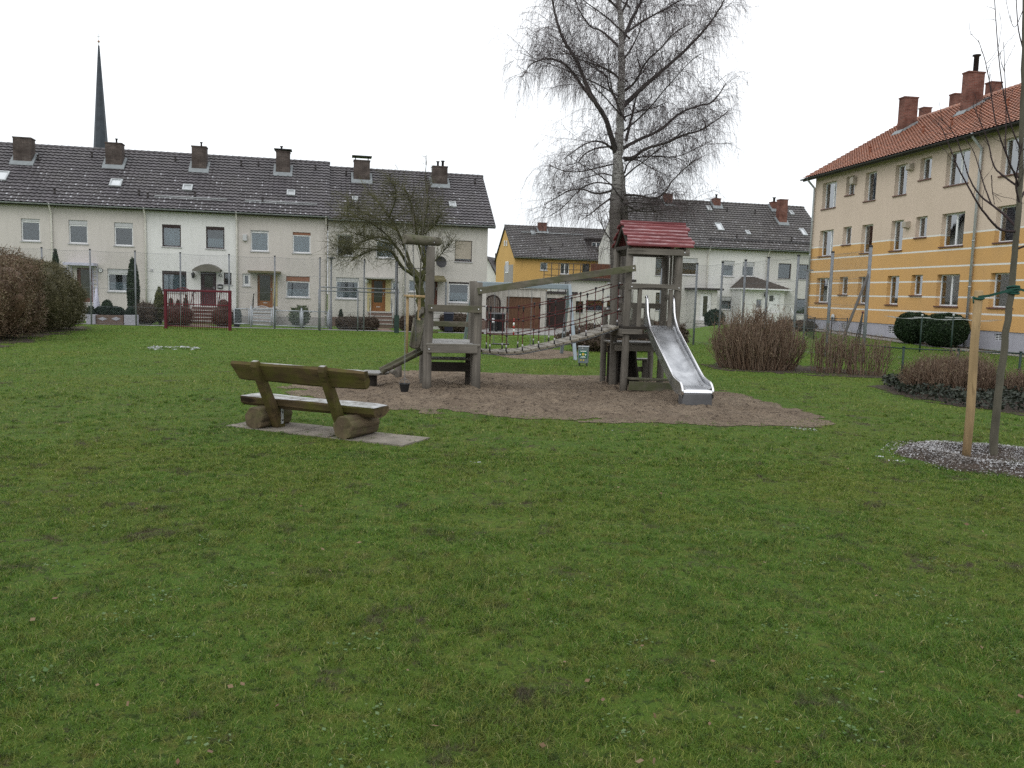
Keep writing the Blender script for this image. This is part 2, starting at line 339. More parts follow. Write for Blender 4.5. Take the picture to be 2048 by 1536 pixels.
def shell(H, w, dep, ztop, rects, mats, ridge=None, below=-.6):      # closed house body with openings in its front
    mb = MB(); wall_open(mb, 0, w, below, ztop, rects)
    mb.add([(0,0,below),(0,dep,below),(0,dep,ztop),(0,0,ztop)], [(3,2,1,0)]); mb.add([(w,0,below),(w,dep,below),(w,dep,ztop),(w,0,ztop)], [(0,1,2,3)])
    mb.add([(0,dep,below),(w,dep,below),(w,dep,ztop),(0,dep,ztop)], [(3,2,1,0)])
    if ridge:                                                         # gable triangles
        ry, rz = ridge
        for x in (0, w): mb.add([(x,0,ztop),(x,dep,ztop),(x,ry,rz)], [(0,1,2) if x else (2,1,0)])
    return mb.build('wall', mats, H, True)
def tiled(x0, x1, ye, ze, yr, zr, tw, rh, back=None, amp=.042, verge=.0):
    mb = MB(); L = math.hypot(yr-ye, zr-ze); e = ((yr-ye)/L, (zr-ze)/L); nn = (-e[1], e[0]); rows = max(1, round(L/rh)); cols = max(1, round((x1-x0)/tw)); sub = 5
    uv = []; vs = []; fs = []; nx = cols*sub+1
    for j in range(rows):
        for q in (0, 1):
            t = (j+q)*L/rows - (.055 if q == 0 and j else 0)
            for i in range(nx):
                fx = (i % sub)/sub; x = x0 + (x1-x0)*i/(nx-1)
                h = amp*(.5+.5*math.cos(2*math.pi*(fx-.3)))**1.4 + (.065 if q == 0 else 0.0)
                vs.append((x, ye+e[0]*t+nn[0]*h, ze+e[1]*t+nn[1]*h)); uv.append((i/sub*tw+.001, (j+(q*.97))*rh+.004))
    for j in range(2*rows-1):
        for i in range(nx-1):
            a = j*nx+i; fs.append((a, a+1, a+nx+1, a+nx))
    mb.add(vs, fs, 0, False); k = len(mb.v)
    th = .16                                                          # boarded underside, verge edges and the rear slope
    a = (ye-nn[0]*0, ze); b = (yr, zr); c = (ye-nn[0]*th, ze-nn[1]*th); d = (yr-nn[0]*th, zr-nn[1]*th)
    mb.add([(x0,*a),(x0,*b),(x0,*d),(x0,*c),(x1,*a),(x1,*b),(x1,*d),(x1,*c)], [(0,1,2,3),(7,6,5,4),(3,2,6,7),(0,3,7,4)], 1)
    if back:
        yb, zb = back; mb.add([(x0,yr,zr),(x1,yr,zr),(x1,yb,zb),(x0,yb,zb)], [(0,1,2,3)], 0); mb.add([(x0,yr,zr-th),(x1,yr,zr-th),(x1,yb,zb-th),(x0,yb,zb-th)], [(3,2,1,0)], 1)
        for x in (x0, x1): mb.add([(x,yr,zr),(x,yb,zb),(x,yb,zb-th),(x,yr,zr-th)], [(0,1,2,3)], 1)
    n = max(1, int((x1-x0)/.36))
    for i in range(n):                                                # lapped ridge tiles
        xa = x0+(x1-x0)*i/n; xb = x0+(x1-x0)*(i+1)/n+.03
        mb.tube([(xa,yr,zr+.01),(xb,yr,zr+.01)], [.135,.105], 7, 0)
    mb.uv = uv + [(p[0]+.0013, 5.1) for p in mb.v[k:]]
    return mb
def curtain_bm(x0, x1, z0, z1, y, amp=.007):
    mb = MB(); n = max(8, int((x1-x0)/.03)); vs = []
    for i in range(n+1):
        x = x0+(x1-x0)*i/n; o = amp*math.sin(x*31)+amp*.6*math.sin(x*13+1)
        vs += [(x, y+o, z0), (x, y+o*.6, z1)]
    mb.add(vs, [(2*i, 2*i+2, 2*i+3, 2*i+1) for i in range(n)], 0, True); return mb
def window(H, r, fm, y=.09, sill='sill', box=None, cur=None, mull=(), closed=None, ft=.065, gm='glass'):
    x0, z0, x1, z1 = r; mb = MB(); zt = z1
    if box: zt = z1 - box[0]
    for a in ((x0,x0+ft,z0,zt),(x1-ft,x1,z0,zt),(x0+ft,x1-ft,z0,z0+ft*1.15),(x0+ft,x1-ft,zt-ft,zt)): mb.box(a[0],a[1],y,y+.07,a[2],a[3])
    for mx in mull: xm = x0+(x1-x0)*mx; mb.box(xm-.05,xm+.05,y+.002,y+.068,z0+ft*1.15,zt-ft)
    w = mb.build('window', MT[fm], H, True, bev=.008)
    g = MB(); g.box(x0+ft-.01,x1-ft+.01,y+.03,y+.042,z0+ft,zt-ft+.01); g.build('pane', MT[gm], w, True)
    if sill:
        s = MB(); s.prism([(x0-.05,-.06,z0-.05),(x0-.05,y+.005,z0-.05),(x0-.05,y+.005,z0+.018),(x0-.05,-.06,z0+.004)], (x1-x0+.1,0,0)); s.build('sill', MT[sill], w, True)
    if box:
        b = MB(); b.box(x0+.004,x1-.004,y-.03,y+.08,zt+.002,z1-.004); b.build('shutter_box', MT[box[1]], w, True, bev=.01)
    if closed:
        b = MB(); n = int((zt-z0-.18)/.05)
        for i in range(n): zz = zt-.03-i*.05; b.box(x0+ft*.6,x1-ft*.6,y-.012,y-.002,zz-.046,zz)
        b.build('roller_shutter', MT[closed], w, True)
    yc = y+.12
    if cur in ('full','dim'): curtain_bm(x0+.02,x1-.02,z0+.03,zt-.03,yc).build('curtain', MT['curtain' if cur == 'full' else 'curtain_dim'], w, True)
    elif cur == 'half': curtain_bm(x0+.02,x1-.02,z0+.03,z0+(zt-z0)*.52,yc).build('curtain', MT['curtain'], w, True)
    elif cur == 'sides':
        curtain_bm(x0+.02,x0+(x1-x0)*.27,z0+.03,zt-.03,yc).build('curtain', MT['curtain_dim'], w, True); curtain_bm(x0+(x1-x0)*.78,x1-.02,z0+.03,zt-.03,yc).build('curtain', MT['curtain_dim'], w, True)
    elif cur == 'swag':
        curtain_bm(x0+.02,x1-.02,z0+.03,z0+(zt-z0)*.45,yc).build('curtain', MT['curtain'], w, True)
        for k in (0, 1):
            c = MB(); xa, xb = (x0+.02, x0+(x1-x0)*.16) if not k else (x1-.02, x1-(x1-x0)*.16); xt = x0+(x1-x0)*(.24 if not k else .76)
            c.add([(xa,yc+.02,z0+.5),(xb,yc+.02,z0+.5),(xt,yc+.02,zt-.03),(xa,yc+.02,zt-.03)], [(0,1,2,3)]); c.build('curtain', MT['curtain'], w, True)
    return w
def door(H, r, mat, y=.1, pane=None, slot=True, pm='glass_dark'):
    x0, z0, x1, z1 = r; mb = MB(); ft = .09
    px0, pz0, px1, pz1 = pane or (.26, .3, .74, .93); w, h = x1-x0, z1-z0
    a, b, c, d = x0+w*px0, z0+h*pz0, x0+w*px1, z0+h*pz1
    for q in ((x0,a,z0,z1),(c,x1,z0,z1),(a,c,z0,b),(a,c,d,z1)): mb.box(q[0],q[1],y,y+.06,q[2],q[3])
    for q in ((x0,x0+ft*.6),(x1-ft*.6,x1)): mb.box(q[0],q[1],y-.03,y-.003,z0,z1)
    o = mb.build('door', MT[mat], H, True, bev=.006)
    g = MB(); g.box(a-.01,c+.01,y+.02,y+.035,b-.01,d+.01); g.build('pane', MT[pm], o, True)
    k = MB(); k.bar((c+.06,y-.05,z0+1.0),(c+.06,y-.05,z0+1.16),.03,.03); k.bar((c+.06,y+.001,z0+1.08),(c+.06,y-.05,z0+1.08),.02,.02); k.build('handle', MT['steel'], o, True)
    if slot: s = MB(); s.box(x0+w*.36,x0+w*.64,y-.014,y-.001,z0+h*.13,z0+h*.155); s.build('letter_slot', MT['step_stone'], o, True)
    return o
def chimney(roof, x, y, w, d, zt, zb, mat, flash=True, cap=None, pots=()):
    mb = MB(); mb.box(x-w/2,x+w/2,y-d/2,y+d/2,zb,zt); mb.box(x-w/2-.03,x+w/2+.03,y-d/2-.03,y+d/2+.03,zt+.001,zt+.07)
    for dx, h, r in pots: mb.tube([(x+dx,y,zt+.05),(x+dx,y,zt+h),(x+dx,y,zt+h+.002),(x+dx,y,zt+h+.06)], [r,r,r*1.6,r*1.6], 8, 1)
    if cap:
        mb.box(x-w/2-.12,x+w/2+.12,y-d/2-.1,y+d/2+.1,zt+cap,zt+cap+.05,1)
        for sx in (-1,1): mb.box(x+sx*w*.4-.03,x+sx*w*.4+.03,y-.03,y+.03,zt+.07,zt+cap-.001,1)
    c = mb.build('chimney', [MT[mat], MT['dark_metal']], roof, True)
    return c
def flashing(roof, x, y, w, d, zf, slope, mat='flash'):              # lead apron round the foot of a chimney
    mb = MB(); y0 = y-d/2-.02; q = .16
    zz = lambda yy: zf + (yy-y0)*slope
    mb.prism([(x-w/2-q,y0-.2,zz(y0-.2)+.05),(x+w/2+q,y0-.2,zz(y0-.2)+.05),(x+w/2+q,y0,zz(y0)+.16),(x-w/2-q,y0,zz(y0)+.16)], (0,-.02,.02))
    for sx in (-1,1): mb.prism([(x+sx*(w/2+.02),y0,zz(y0)+.05),(x+sx*(w/2+q),y0,zz(y0)+.05),(x+sx*(w/2+q),y+d/2,zz(y+d/2)+.05),(x+sx*(w/2+.02),y+d/2,zz(y+d/2)+.05)], (0,-.05,.1))
    return mb.build('chimney_flashing', MT[mat], roof, True)
def skylight(roof, x, t, w, h, ye, ze, slope, mat='zinc', glassy=True):
    c, s = math.cos(slope), math.sin(slope); mb = MB()
    P = lambda xx, tt, hh: (xx, ye+tt*c-hh*s, ze+tt*s+hh*c)
    def blk(m, xa, xb, ta, tb, ha, hb): m.add([P(xa,ta,ha),P(xb,ta,ha),P(xb,tb,ha),P(xa,tb,ha),P(xa,ta,hb),P(xb,ta,hb),P(xb,tb,hb),P(xa,tb,hb)], [(0,3,2,1),(4,5,6,7),(0,1,5,4),(1,2,6,5),(2,3,7,6),(3,0,4,7)])
    e = .08
    for q in ((x-w/2,x+w/2,t,t+e),(x-w/2,x+w/2,t+h-e,t+h),(x-w/2,x-w/2+e,t+e,t+h-e),(x+w/2-e,x+w/2,t+e,t+h-e)): blk(mb, *q, .0, .15)
    o = mb.build('skylight' if glassy else 'roof_hatch', MT[mat], roof, True); g = MB(); blk(g, x-w/2+e-.01, x+w/2-e+.01, t+e-.01, t+h-e+.01, .08, .10); g.build('pane' if glassy else 'lid', MT['sky_pane'] if glassy else MT['zinc'], o, True)
MT['sky_pane'] = simple('skylight_glass', (.55,.58,.6), .12, .05, 2, 0, spec=.8)
def vents(roof, pts, ye, ze, slope, mat='roof_plain'):
    for x, t in pts:
        mb = MB(); y, z = ye+t*math.cos(slope), ze+t*math.sin(slope)
        mb.tube([(x,y,z),(x,y-.02,z+.32)], .06, 8); mb.tube([(x,y-.02,z+.32),(x,y-.02,z+.37)], .09, 8); mb.build('roof_vent', MT[mat], roof, True)
MT['roof_plain'] = simple('dark_clay', (.04,.034,.034), .6, .2, 5, .1); MT['roof_plain_red'] = simple('red_clay', (.22,.08,.045), .7, .2, 5, .1)
def pipe(H, x, zt, zb, mat='pipe_cream', y=-.09, r=.05, name='downpipe', ye=-.42):
    mb = MB(); mb.tube([(x-.02,ye,zt+.05),(x-.01,ye+.04,zt-.12),(x,y,zt-.55),(x,y,zt-.9),(x,y,zb)], r, 8)
    for z in np.arange(zb+.6, zt-.9, 1.9): mb.tube([(x,y,z),(x,y,z+.05)], r+.015, 8)
    return mb.build(name, MT[mat], H, True)
def gutter(roof, x0, x1, y, z, mat='steel'):
    mb = MB(); n = 7; pts = [(0, y-.07+.07*math.cos(math.pi*k/(n-1)+math.pi)-0, z-.07*math.sin(math.pi*k/(n-1))) for k in range(n)]
    o = [(x0, p[1], p[2]) for p in pts]; i = [(x0, p[1]*.0+ (y-.07)+(p[1]-(y-.07))*.85, z-(z-p[2])*.85) for p in reversed(pts)]
    mb.prism(o+i, (x1-x0,0,0)); return mb.build('gutter', MT[mat], roof, True)
def steps(H, x0, x1, z_top, n, mat, tread=.28, y1=0.0, name='door_steps', rail=None, landing=.9, zb=-.3):
    mb = MB(); h = z_top/n
    mb.box(x0,x1,y1-landing,y1-.004,zb,z_top)
    for i in range(1, n): mb.box(x0,x1,y1-landing-tread*i,y1-landing-tread*(i-1)-.002,zb,z_top-h*i)
    for i in range(n): ya = y1-landing-tread*i; mb.box(x0-.02,x1+.02,ya-.03 if i == 0 else ya-.035,(y1-.006) if i == 0 else ya+tread-.004,z_top-h*i+.002,z_top-h*i+.04,1)
    o = mb.build(name, [MT[mat], MT['step_stone']], H, True, bev=.008)
    if rail:
        for x in ((x0+.05),(x1-.05)):
            r = MB(); ya, yb = y1-landing+.05, y1-landing-tread*(n-1); r.tube([(x,ya,z_top),(x,ya,z_top+.85),(x,yb,z_top-h*(n-1)+.85),(x,yb,.0)], .022, 6); r.tube([(x,y1-.05,z_top+.85),(x,ya,z_top+.85)], .022, 6); r.build('handrail', MT[rail], o, True)
    return o
# ---------------------------------------------------------------- the long row on the left
AZL = 77.8
FL = Frame(540, 51.0, AZL)
def eave_z(fr, px, py, n): return fr.hit(px, py, n)[1]
ZG_L = -.56
zeL = eave_z(FL, 300, 416.5, -.45); zrL = eave_z(FL, 300, 305.5, 4.7)
zeE = zeL-.13; zrE = zrL-.28
def row_house(fr, pxa, pxb, zg, label, ze, zr, wall, roofm, wins, doors, sa=None, sb=None, depth=9.4, ov=(0,0), tile=(.30,.34), plinth=('plinth', .5), ye=-.45, yr=4.7, group=None, name='terraced_house'):
    s0 = fr.hit(pxa, 540)[0] if sa is None else sa; s1 = fr.hit(pxb, 540)[0] if sb is None else sb
    H = thing(name, fr.mat(s0, zg), label, 'house', group); w = s1-s0
    def rc(t):
        a, zt = fr.hit(t[0], t[1]); b, zb = fr.hit(t[2], t[3]); return (a-s0, zb-zg, b-s0, zt-zg)
    W = [(rc(t), k) for t, k in wins]; D = [(rc(t), k) for t, k in doors]
    ztop = ze-zg + (0-ye)*(zr-ze)/(yr-ye) - .14
    shell(H, w, depth, ztop, [r for r, _ in W+D], [MT[wall], MT['dark_room']], (yr, zr-zg-.2))
    if plinth:
        mb = MB(); cuts = sorted((r[0]-.02, r[2]+.02) for r, _ in D); x = 0
        for a, b in cuts + [(w, w)]:
            if a > x: mb.box(x, a, -.035, -.003, -.6, plinth[1])
            x = b
        mb.build('plinth', MT[plinth[0]], H, True)
    rf = tiled(-ov[0], w+ov[1], ye, ze-zg, yr, zr-zg, tile[0], tile[1], (depth+.45, ze-zg)); rf = rf.build('roof', [MT[roofm], MT['roof_plain']], H, True)
    gutter(rf, -ov[0]+.01, w+ov[1]-.01, ye, ze-zg)
    for r, k in W: window(H, r, **k)
    for r, k in D: door(H, r, **k)
    H_ = dict(H=H, roof=rf, s0=s0, w=w, zg=zg, rc=rc, ye=ye, ze=ze-zg, slope=math.atan2(zr-ze, yr-ye), D=[r for r, _ in D], W=[r for r, _ in W], fr=fr, yr=yr, zr=zr-zg)
    return H_
def chim(h, pxa, pya, pxb, n=3.4, d=.75, mat='brick_dark', **k):
    fr = h['fr']; xa, zt = fr.hit(pxa, pya, n-d/2); xb, _ = fr.hit(pxb, pya, n-d/2); x = (xa+xb)/2-h['s0']; zt -= h['zg']; w = xb-xa
    t = math.tan(h['slope']); zf = h['ze']+(n-d/2-h['ye'])*t
    chimney(h['roof'], x, n, w, d, zt, zf-.1, mat, **k); flashing(h['roof'], x, n, w, d, zf, t)
def rsky(h, pxa, pya, pxb, pyb, glassy=True, mat='zinc'):
    fr = h['fr']; best = None; c, s = math.cos(h['slope']), math.sin(h['slope'])
    def onslope(px, py):
        lo, hi = -.4, h['yr']
        for _ in range(40):
            m = (lo+hi)/2; x, z = fr.hit(px, py, m)
            if z-h['zg'] > h['ze']+(m-h['ye'])*math.tan(h['slope']): lo = m
            else: hi = m
        return x-h['s0'], (m-h['ye'])/c
    (xa, ta), (xb, tb) = onslope(pxa, pya), onslope(pxb, pyb)
    skylight(h['roof'], (xa+xb)/2, tb, max(.35, xb-xa), max(.4, ta-tb), h['ye'], h['ze'], h['slope'], mat, glassy)
q1 = lambda a,b,c,d: (a/5.12, 380+b/5.12, c/5.12, 380+d/5.12)
q2 = lambda a,b,c,d: (240+a/5.12, 380+b/5.12, 240+c/5.12, 380+d/5.12)
q3 = lambda a,b,c,d: (460+a/5.12, 380+b/5.12, 460+c/5.12, 380+d/5.12)
q4 = lambda a,b,c,d: (640+a/5.91, 420+b/5.91, 640+c/5.91, 420+d/5.91)
q5 = lambda a,b,c,d: (840+a/5.12, 380+b/5.12, 840+c/5.12, 380+d/5.12)
wp = dict(fm='white_paint'); GR = 'terraced houses of the long dark-roofed row'
sA = FL.hit(-82, 540)[0]
hA = row_house(FL, -82, 107, ZG_L, 'beige terraced house behind the clipped hedge, cut off by the picture edge', zeL, zrL, 'wall_beige', 'roof_dark',
    [(q1(212,290,412,528), dict(fm='white_paint', box=(.14,'shutter_grey'), cur='dim'))], [], group=GR)
hB = row_house(FL, 107, 293.5, ZG_L, 'beige terraced house with a pale lilac door canopy and a wall clock', zeL, zrL, 'wall_beige', 'roof_dark',
    [(q1(700,305,900,553), dict(fm='white_paint', box=(.26,'shutter_grey'), cur='dim')), ((228,444.5,266.5,492.5), dict(fm='white_paint', box=(.24,'shutter_grey'), cur=None)),
     ((214.5,537,262,584), dict(fm='white_paint', box=(.26,'shutter_grey'), cur='half')), (q1(615,795,695,905), dict(fm='brown_paint', cur=None))],
    [(q1(785,795,955,1150), dict(mat='wood_brown', pane=(.2,.12,.84,.95), slot=False))], group=GR)
hC = row_house(FL, 293.5, 475, ZG_L, 'white terraced house with brown windows and an arched awning over its dark door', zeL, zrL, 'wall_white', 'roof_dark',
    [(q2(430,350,625,585), dict(fm='brown_paint', box=(.12,'brown_paint'), cur='full')), (q2(880,372,1070,605), dict(fm='brown_paint', box=(.12,'brown_paint'), cur='half')),
     (q2(430,825,682,1050), dict(fm='brown_paint', box=(.14,'brown_paint'), cur='full')), (q2(1062,845,1142,972), dict(fm='brown_paint', cur=None))],
    [(q2(825,838,988,1190), dict(mat='door_dark', pane=(.22,.55,.78,.9), slot=False))], group=GR)
hD = row_house(FL, 475, 654, ZG_L, 'beige terraced house with an orange wooden door behind a low wire gate', zeL, zrL, 'wall_beige', 'roof_dark',
    [(q3(212,410,395,632), dict(fm='white_paint', box=(.08,'shutter_grey'), cur='full')), (q3(642,430,825,650), dict(fm='white_paint', box=(.16,'shutter_orange'), cur='full')),
     (q3(128,855,208,985), dict(fm='white_paint', cur=None, ft=.12)), (q3(575,880,815,1105), dict(fm='white_paint', box=(.3,'shutter_orange'), cur='half'))],
    [(q3(280,860,438,1205), dict(mat='wood_orange', pane=(.14,.2,.84,.96)))], ov=(0,.12), group=GR)
sE0 = FL.hit(654, 540)[0]+.05; sF0 = FL.hit(808.5, 540)[0]
hE = row_house(FL, 656, 808.5, ZG_L, 'grey-cream terraced house half hidden by the mossy crooked tree', zeE, zrE, 'wall_grey', 'roof_dark',
    [(q4(200,285,392,545), dict(fm='white_paint', cur=None)), (q4(665,340,872,572), dict(fm='white_paint', box=(.12,'shutter_grey'), cur='full')),
     (q4(190,795,458,1055), dict(fm='white_paint', box=(.2,'shutter_grey'), cur='swag')), (q4(850,845,935,962), dict(fm='white_paint', cur='full', ft=.1))],
    [(q4(605,822,775,1200), dict(mat='wood_orange', pane=(.2,.28,.78,.96)))], sa=sE0, ov=(0,0), plinth=('plinth_brown',.55), group=GR)
hF = row_house(FL, 808.5, 974, ZG_L, 'end terraced house with a closed beige roller shutter and a satellite dish', zeE, zrE, 'wall_grey', 'roof_dark',
    [(q4(1050,830,1135,970), dict(fm='white_paint', cur='full')), ((841.5,481,858,521), dict(fm='white_paint', cur=None)),
     (q5(360,515,530,738), dict(fm='brown_paint', closed='shutter_beige')), (q5(295,940,498,1157), dict(fm='white_paint', box=(.1,'brown_paint'), cur='half'))],
    [(q5(100,930,176,1190), dict(mat='wood_brown', slot=False))], ov=(0,.4), plinth=('plinth_brown',.55), group=GR)
for h, x in ((hA,.999),(hB,.998),(hC,.998),(hE,.999)): pipe(h['H'], h['w']-.02, h['ze'], .0)
pipe(hD['H'], hD['w']-.06, hD['ze'], .0, 'wall_beige')
chim(hA, 25, 275, 61, n=3.3, d=.8); chim(hB, 210, 286, 243, n=3.4, pots=((.1,.3,.05),)); chim(hC, 383, 293, 412, n=3.5, pots=((.1,.3,.05),)); chim(hD, 552, 303, 579.5, n=3.6, cap=.14, pots=((-.1,.35,.06),))
chim(hE, 708, 321, 740, n=3.7, cap=.28); chim(hF, 866, 333, 895.5, n=3.7, pots=((-.12,.35,.07),(.2,.4,.08)))
rsky(hB, 223, 361, 242, 376); rsky(hA, -8, 345, 12, 364); rsky(hC, 367, 372, 384, 384, False); rsky(hD, 574, 383, 590, 394, False); rsky(hE, 704, 396, 716, 404, False); rsky(hF, 897, 406, 913, 417, False)
for h, pts in ((hA,((3.2,4.6),(4.9,.9),)),(hB,((1.2,5.3),(3.0,5.2),(4.5,1.2),(5.0,1.0))),(hC,((1.0,5.4),(2.6,1.3),(4.9,5.3))),(hD,((.9,5.4),(1.4,1.1),(4.4,5.4))),(hE,((1.1,5.3),(3.9,5.2))),(hF,((1.6,5.2),(4.9,5.2)))): vents(h['roof'], pts, h['ye'], h['ze'], h['slope'])
for h in (hC, hD): # snow guard rail low on the slope
    mb = MB(); t = 1.15; y, z = h['ye']+t*math.cos(h['slope'])-.06, h['ze']+t*math.sin(h['slope'])+.12; mb.tube([(.4,y,z),(h['w']-.6,y,z)], .025, 6); mb.tube([(.4,y-.05,z-.09),(h['w']-.6,y-.05,z-.09)], .02, 6); mb.build('snow_guard', MT['zinc'], h['roof'], True)
# porch details
MT['lilac'] = simple('pale_lilac_paint', (.46,.46,.56), .5, .06, 3, .05); MT['awning'] = simple('grey_brown_awning', (.13,.12,.10), .7, .15, 3, .1); MT['canopy_board'] = simple('mossy_canopy_board', (.13,.115,.06), .8, .3, 6, .2)
def canopy(h, t, out=1.0, th=.12, mat='canopy_board', drop=.0):
    x0, zb, x1, zt = h['rc'](t); mb = MB(); mb.prism([(x0,-.004,zt-th),(x0,-out,zt-th-drop),(x0,-out,zt-drop),(x0,-.004,zt)], (x1-x0,0,0)); return mb.build('door_canopy', MT[mat], h['H'], True, bev=.01)
cB = canopy(hB, q1(690,742,1000,778), .9, .16, 'lilac'); canopy(hD, q3(195,825,522,855), 1.0, .13); canopy(hE, q4(522,790,868,822), .9, .1, 'step_stone')
x0, zb, x1, zt = hB['rc'](q1(690,778,1000,1150))
for xx in (x0+.12, x1-.1):
    mb = MB()
    for dx in (-.11, .11): mb.box(xx+dx-.02,xx+dx+.02,-.06,-.004,.4,zt-.02)
    for z in np.arange(.6, zt-.1, .22): mb.box(xx-.09,xx+.09,-.05,-.02,z,z+.03)
    mb.build('trellis', MT['lilac'], hB['H'], True)
def disc(H, x, z, r, name, mats, y=-.05):
    mb = MB(); mb.tube([(x,-.003,z),(x,y,z)], r, 20, 0); mb.tube([(x,y-.004,z),(x,y-.008,z)], r*.8, 20, 1); mb.bar((x,y-.014,z),(x+r*.1,y-.014,z+r*.6),.015,.006,(0,1,0),0); mb.bar((x,y-.014,z),(x+r*.4,y-.014,z-r*.1),.015,.006,(0,1,0),0); return mb.build(name, mats, H, True)
a = hB['rc'](q1(1030,822,1031,823)); disc(hB['H'], a[0], a[1], .125, 'wall_clock', [MT['dark_metal'], MT['white_paint']])
steps(hB['H'], hB['D'][0][0]-.25, hB['D'][0][2]+.25, hB['D'][0][1]-.06, 4, 'step_stone')
# arched awning of the white house
x0, zb, x1, zt = hC['rc'](q2(765,748,1045,820)); mb = MB(); n = 12; front = []; 
prof = [(x0+(x1-x0)*i/n, zb+.02+(zt-zb-.04)*(1-(2*i/n-1)**2)) for i in range(n+1)]
vs = [(x,-.01,z) for x,z in prof]+[(x,-.95,z-.05) for x,z in prof]; mb.add(vs, [(i,i+1,i+n+2,i+n+1) for i in range(n)], 0, True)
mb.add([(x,-.95,z-.05) for x,z in prof]+[(x,-.95,zb-.12) for x,z in prof], [(i,i+1,i+n+2,i+n+1) for i in range(n)]); mb.add([(x,-.005,z) for x,z in prof]+[(x,-.005,zb-.1) for x,z in prof], [(i,i+1,i+n+2,i+n+1) for i in range(n)])
for xx in (x0, x1): mb.bar((xx,-.9,zb-.1),(xx,-.02,zb-.45),.02,.02)
mb.build('door_awning', MT['awning'], hC['H'], True)
a = hC['rc'](q2(752,850,753,905)); mb = MB(); mb.tube([(a[0],-.16,a[1]),(a[0],-.16,a[1]+.06),(a[0],-.16,a[1]+.28),(a[0],-.16,a[1]+.36)], [.03,.07,.11,.02], 8); mb.bar((a[0],-.003,a[1]+.38),(a[0],-.16,a[1]+.36),.025,.025); mb.build('door_lantern', MT['dark_metal'], hC['H'], True)
a = hC['rc'](q2(1000,965,1052,1012)); mb = MB(); mb.box(a[0],a[2],-.1,-.003,a[1],a[3]); mb.box(a[0]+.05,a[2]-.05,-.105,-.101,a[1]+.06,a[3]-.1,1); mb.build('letter_box', [MT['dark_metal'], MT['sill']], hC['H'], True)
a = hC['rc'](q2(312,808,336,836)); mb = MB(); mb.box(a[0],a[2],-.04,-.003,a[1],a[3]); mb.build('meter_box', MT['sill'], hC['H'], True)
steps(hC['H'], hC['D'][0][0]-.35, hC['D'][0][2]+.35, hC['D'][0][1]-.06, 5, 'brick_brown', rail='dark_metal')
def text_part(txt, size, H, x, y, z, mat, name='house_number'):
    cu = bpy.data.curves.new('t', 'FONT'); cu.body = txt; cu.size = size; cu.extrude = .006; cu.align_x = 'CENTER'
    o = bpy.data.objects.new('t', cu); COL.objects.link(o); me = bpy.data.meshes.new_from_object(o.evaluated_get(bpy.context.evaluated_depsgraph_get())); bpy.data.objects.remove(o); bpy.data.curves.remove(cu)
    me.transform(Matrix.Translation((x,y,z)) @ Matrix.Rotation(R_(90), 4, 'X')); me.materials.clear(); me.materials.append(mat); return link(name, me, H)
a = hC['rc'](q2(1025,872,1026,888)); text_part('42', .22, hC['H'], a[0], -.012, a[1], MT['dark_metal'])
steps(hD['H'], hD['D'][0][0]-.2, hD['D'][0][2]+.2, hD['D'][0][1]-.06, 4, 'plinth', rail='dark_metal'); steps(hE['H'], hE['D'][0][0]-.15, hE['D'][0][2]+.35, hE['D'][0][1]-.06, 4, 'plinth_brown', rail='steel')
for h, t in ((hD, q3(132,455,175,522)),): a = h['rc'](t); mb = MB(); mb.box(a[0],a[2],-.18,-.003,a[1],a[3]); mb.build('vent_box', MT['shutter_grey'], h['H'], True, bev=.02)
a = hE['rc'](q4(530,818,575,860)); mb = MB(); mb.ball(((a[0]+a[2])/2,-.1,(a[1]+a[3])/2), .13); mb.build('door_lamp', MT['white_paint'], hE['H'], True)
for h, t in ((hD, q3(440,870,487,1190)), (hE, q4(775,822,832,1200)), (hE, q4(560,822,605,1200))):    # yellow painted door surrounds
    a = h['rc'](t); mb = MB(); mb.box(a[0],a[2],-.012,-.003,a[1],a[3]); mb.build('door_surround', MT['pale_yellow'], h['H'], True)
# porch, dish and steps of the end house
a = hF['rc'](q5(60,872,242,925)); b = hF['rc'](q5(176,930,236,1190)); mb = MB(); mb.prism([(a[0]-.3,-.004,a[3]),(a[0]-.3,-1.3,a[1]),(a[0]-.3,-1.3,a[1]-.1),(a[0]-.3,-.004,a[1]-.1)], (a[2]-a[0]+.3,0,0)); po = mb.build('porch_roof', MT['canopy_board'], hF['H'], True)
mb = MB(); mb.bar((b[2],-1.2,.0),(b[2],-1.2,a[1]-.1),.1,.1); mb.bar((a[0]-.2,-1.2,.0),(a[0]-.2,-1.2,a[1]-.1),.1,.1); mb.build('porch_post', MT['pole'], hF['H'], True)
steps(hF['H'], hF['D'][0][0]-.2, hF['D'][0][2]+.4, hF['D'][0][1]-.06, 4, 'step_stone')
a = hF['rc'](q5(205,740,206,741)); mb = MB(); c0 = Vector((a[0],-.5,a[1])); ax = Vector((.25,-.9,.25)).normalized()
u = ax.cross(Vector((0,0,1))).normalized(); v = ax.cross(u); vs = [c0-ax*.08]; 
for rr, dp in ((.14,-.06),(.26,-.02),(.36,.04)): vs += [c0+ax*dp+(u*math.cos(2*math.pi*k/18)+v*math.sin(2*math.pi*k/18))*rr for k in range(18)]
fs = [(0,1+k,1+(k+1)%18) for k in range(18)]+[(1+j*18+k,1+j*18+(k+1)%18,1+(j+1)*18+(k+1)%18,1+(j+1)*18+k) for j in (0,1) for k in range(18)]
mb.add(vs, fs, 0, True); mb.bar(c0-ax*.08, (a[0]-.1,-.003,a[1]-.1), .05,.05); mb.bar(c0-v*.3, c0+ax*.4, .03,.03); mb.bar(c0+ax*.36-u*.05,c0+ax*.44+u*.05,.08,.08); mb.build('satellite_dish', MT['dark_metal'], hF['H'], True)
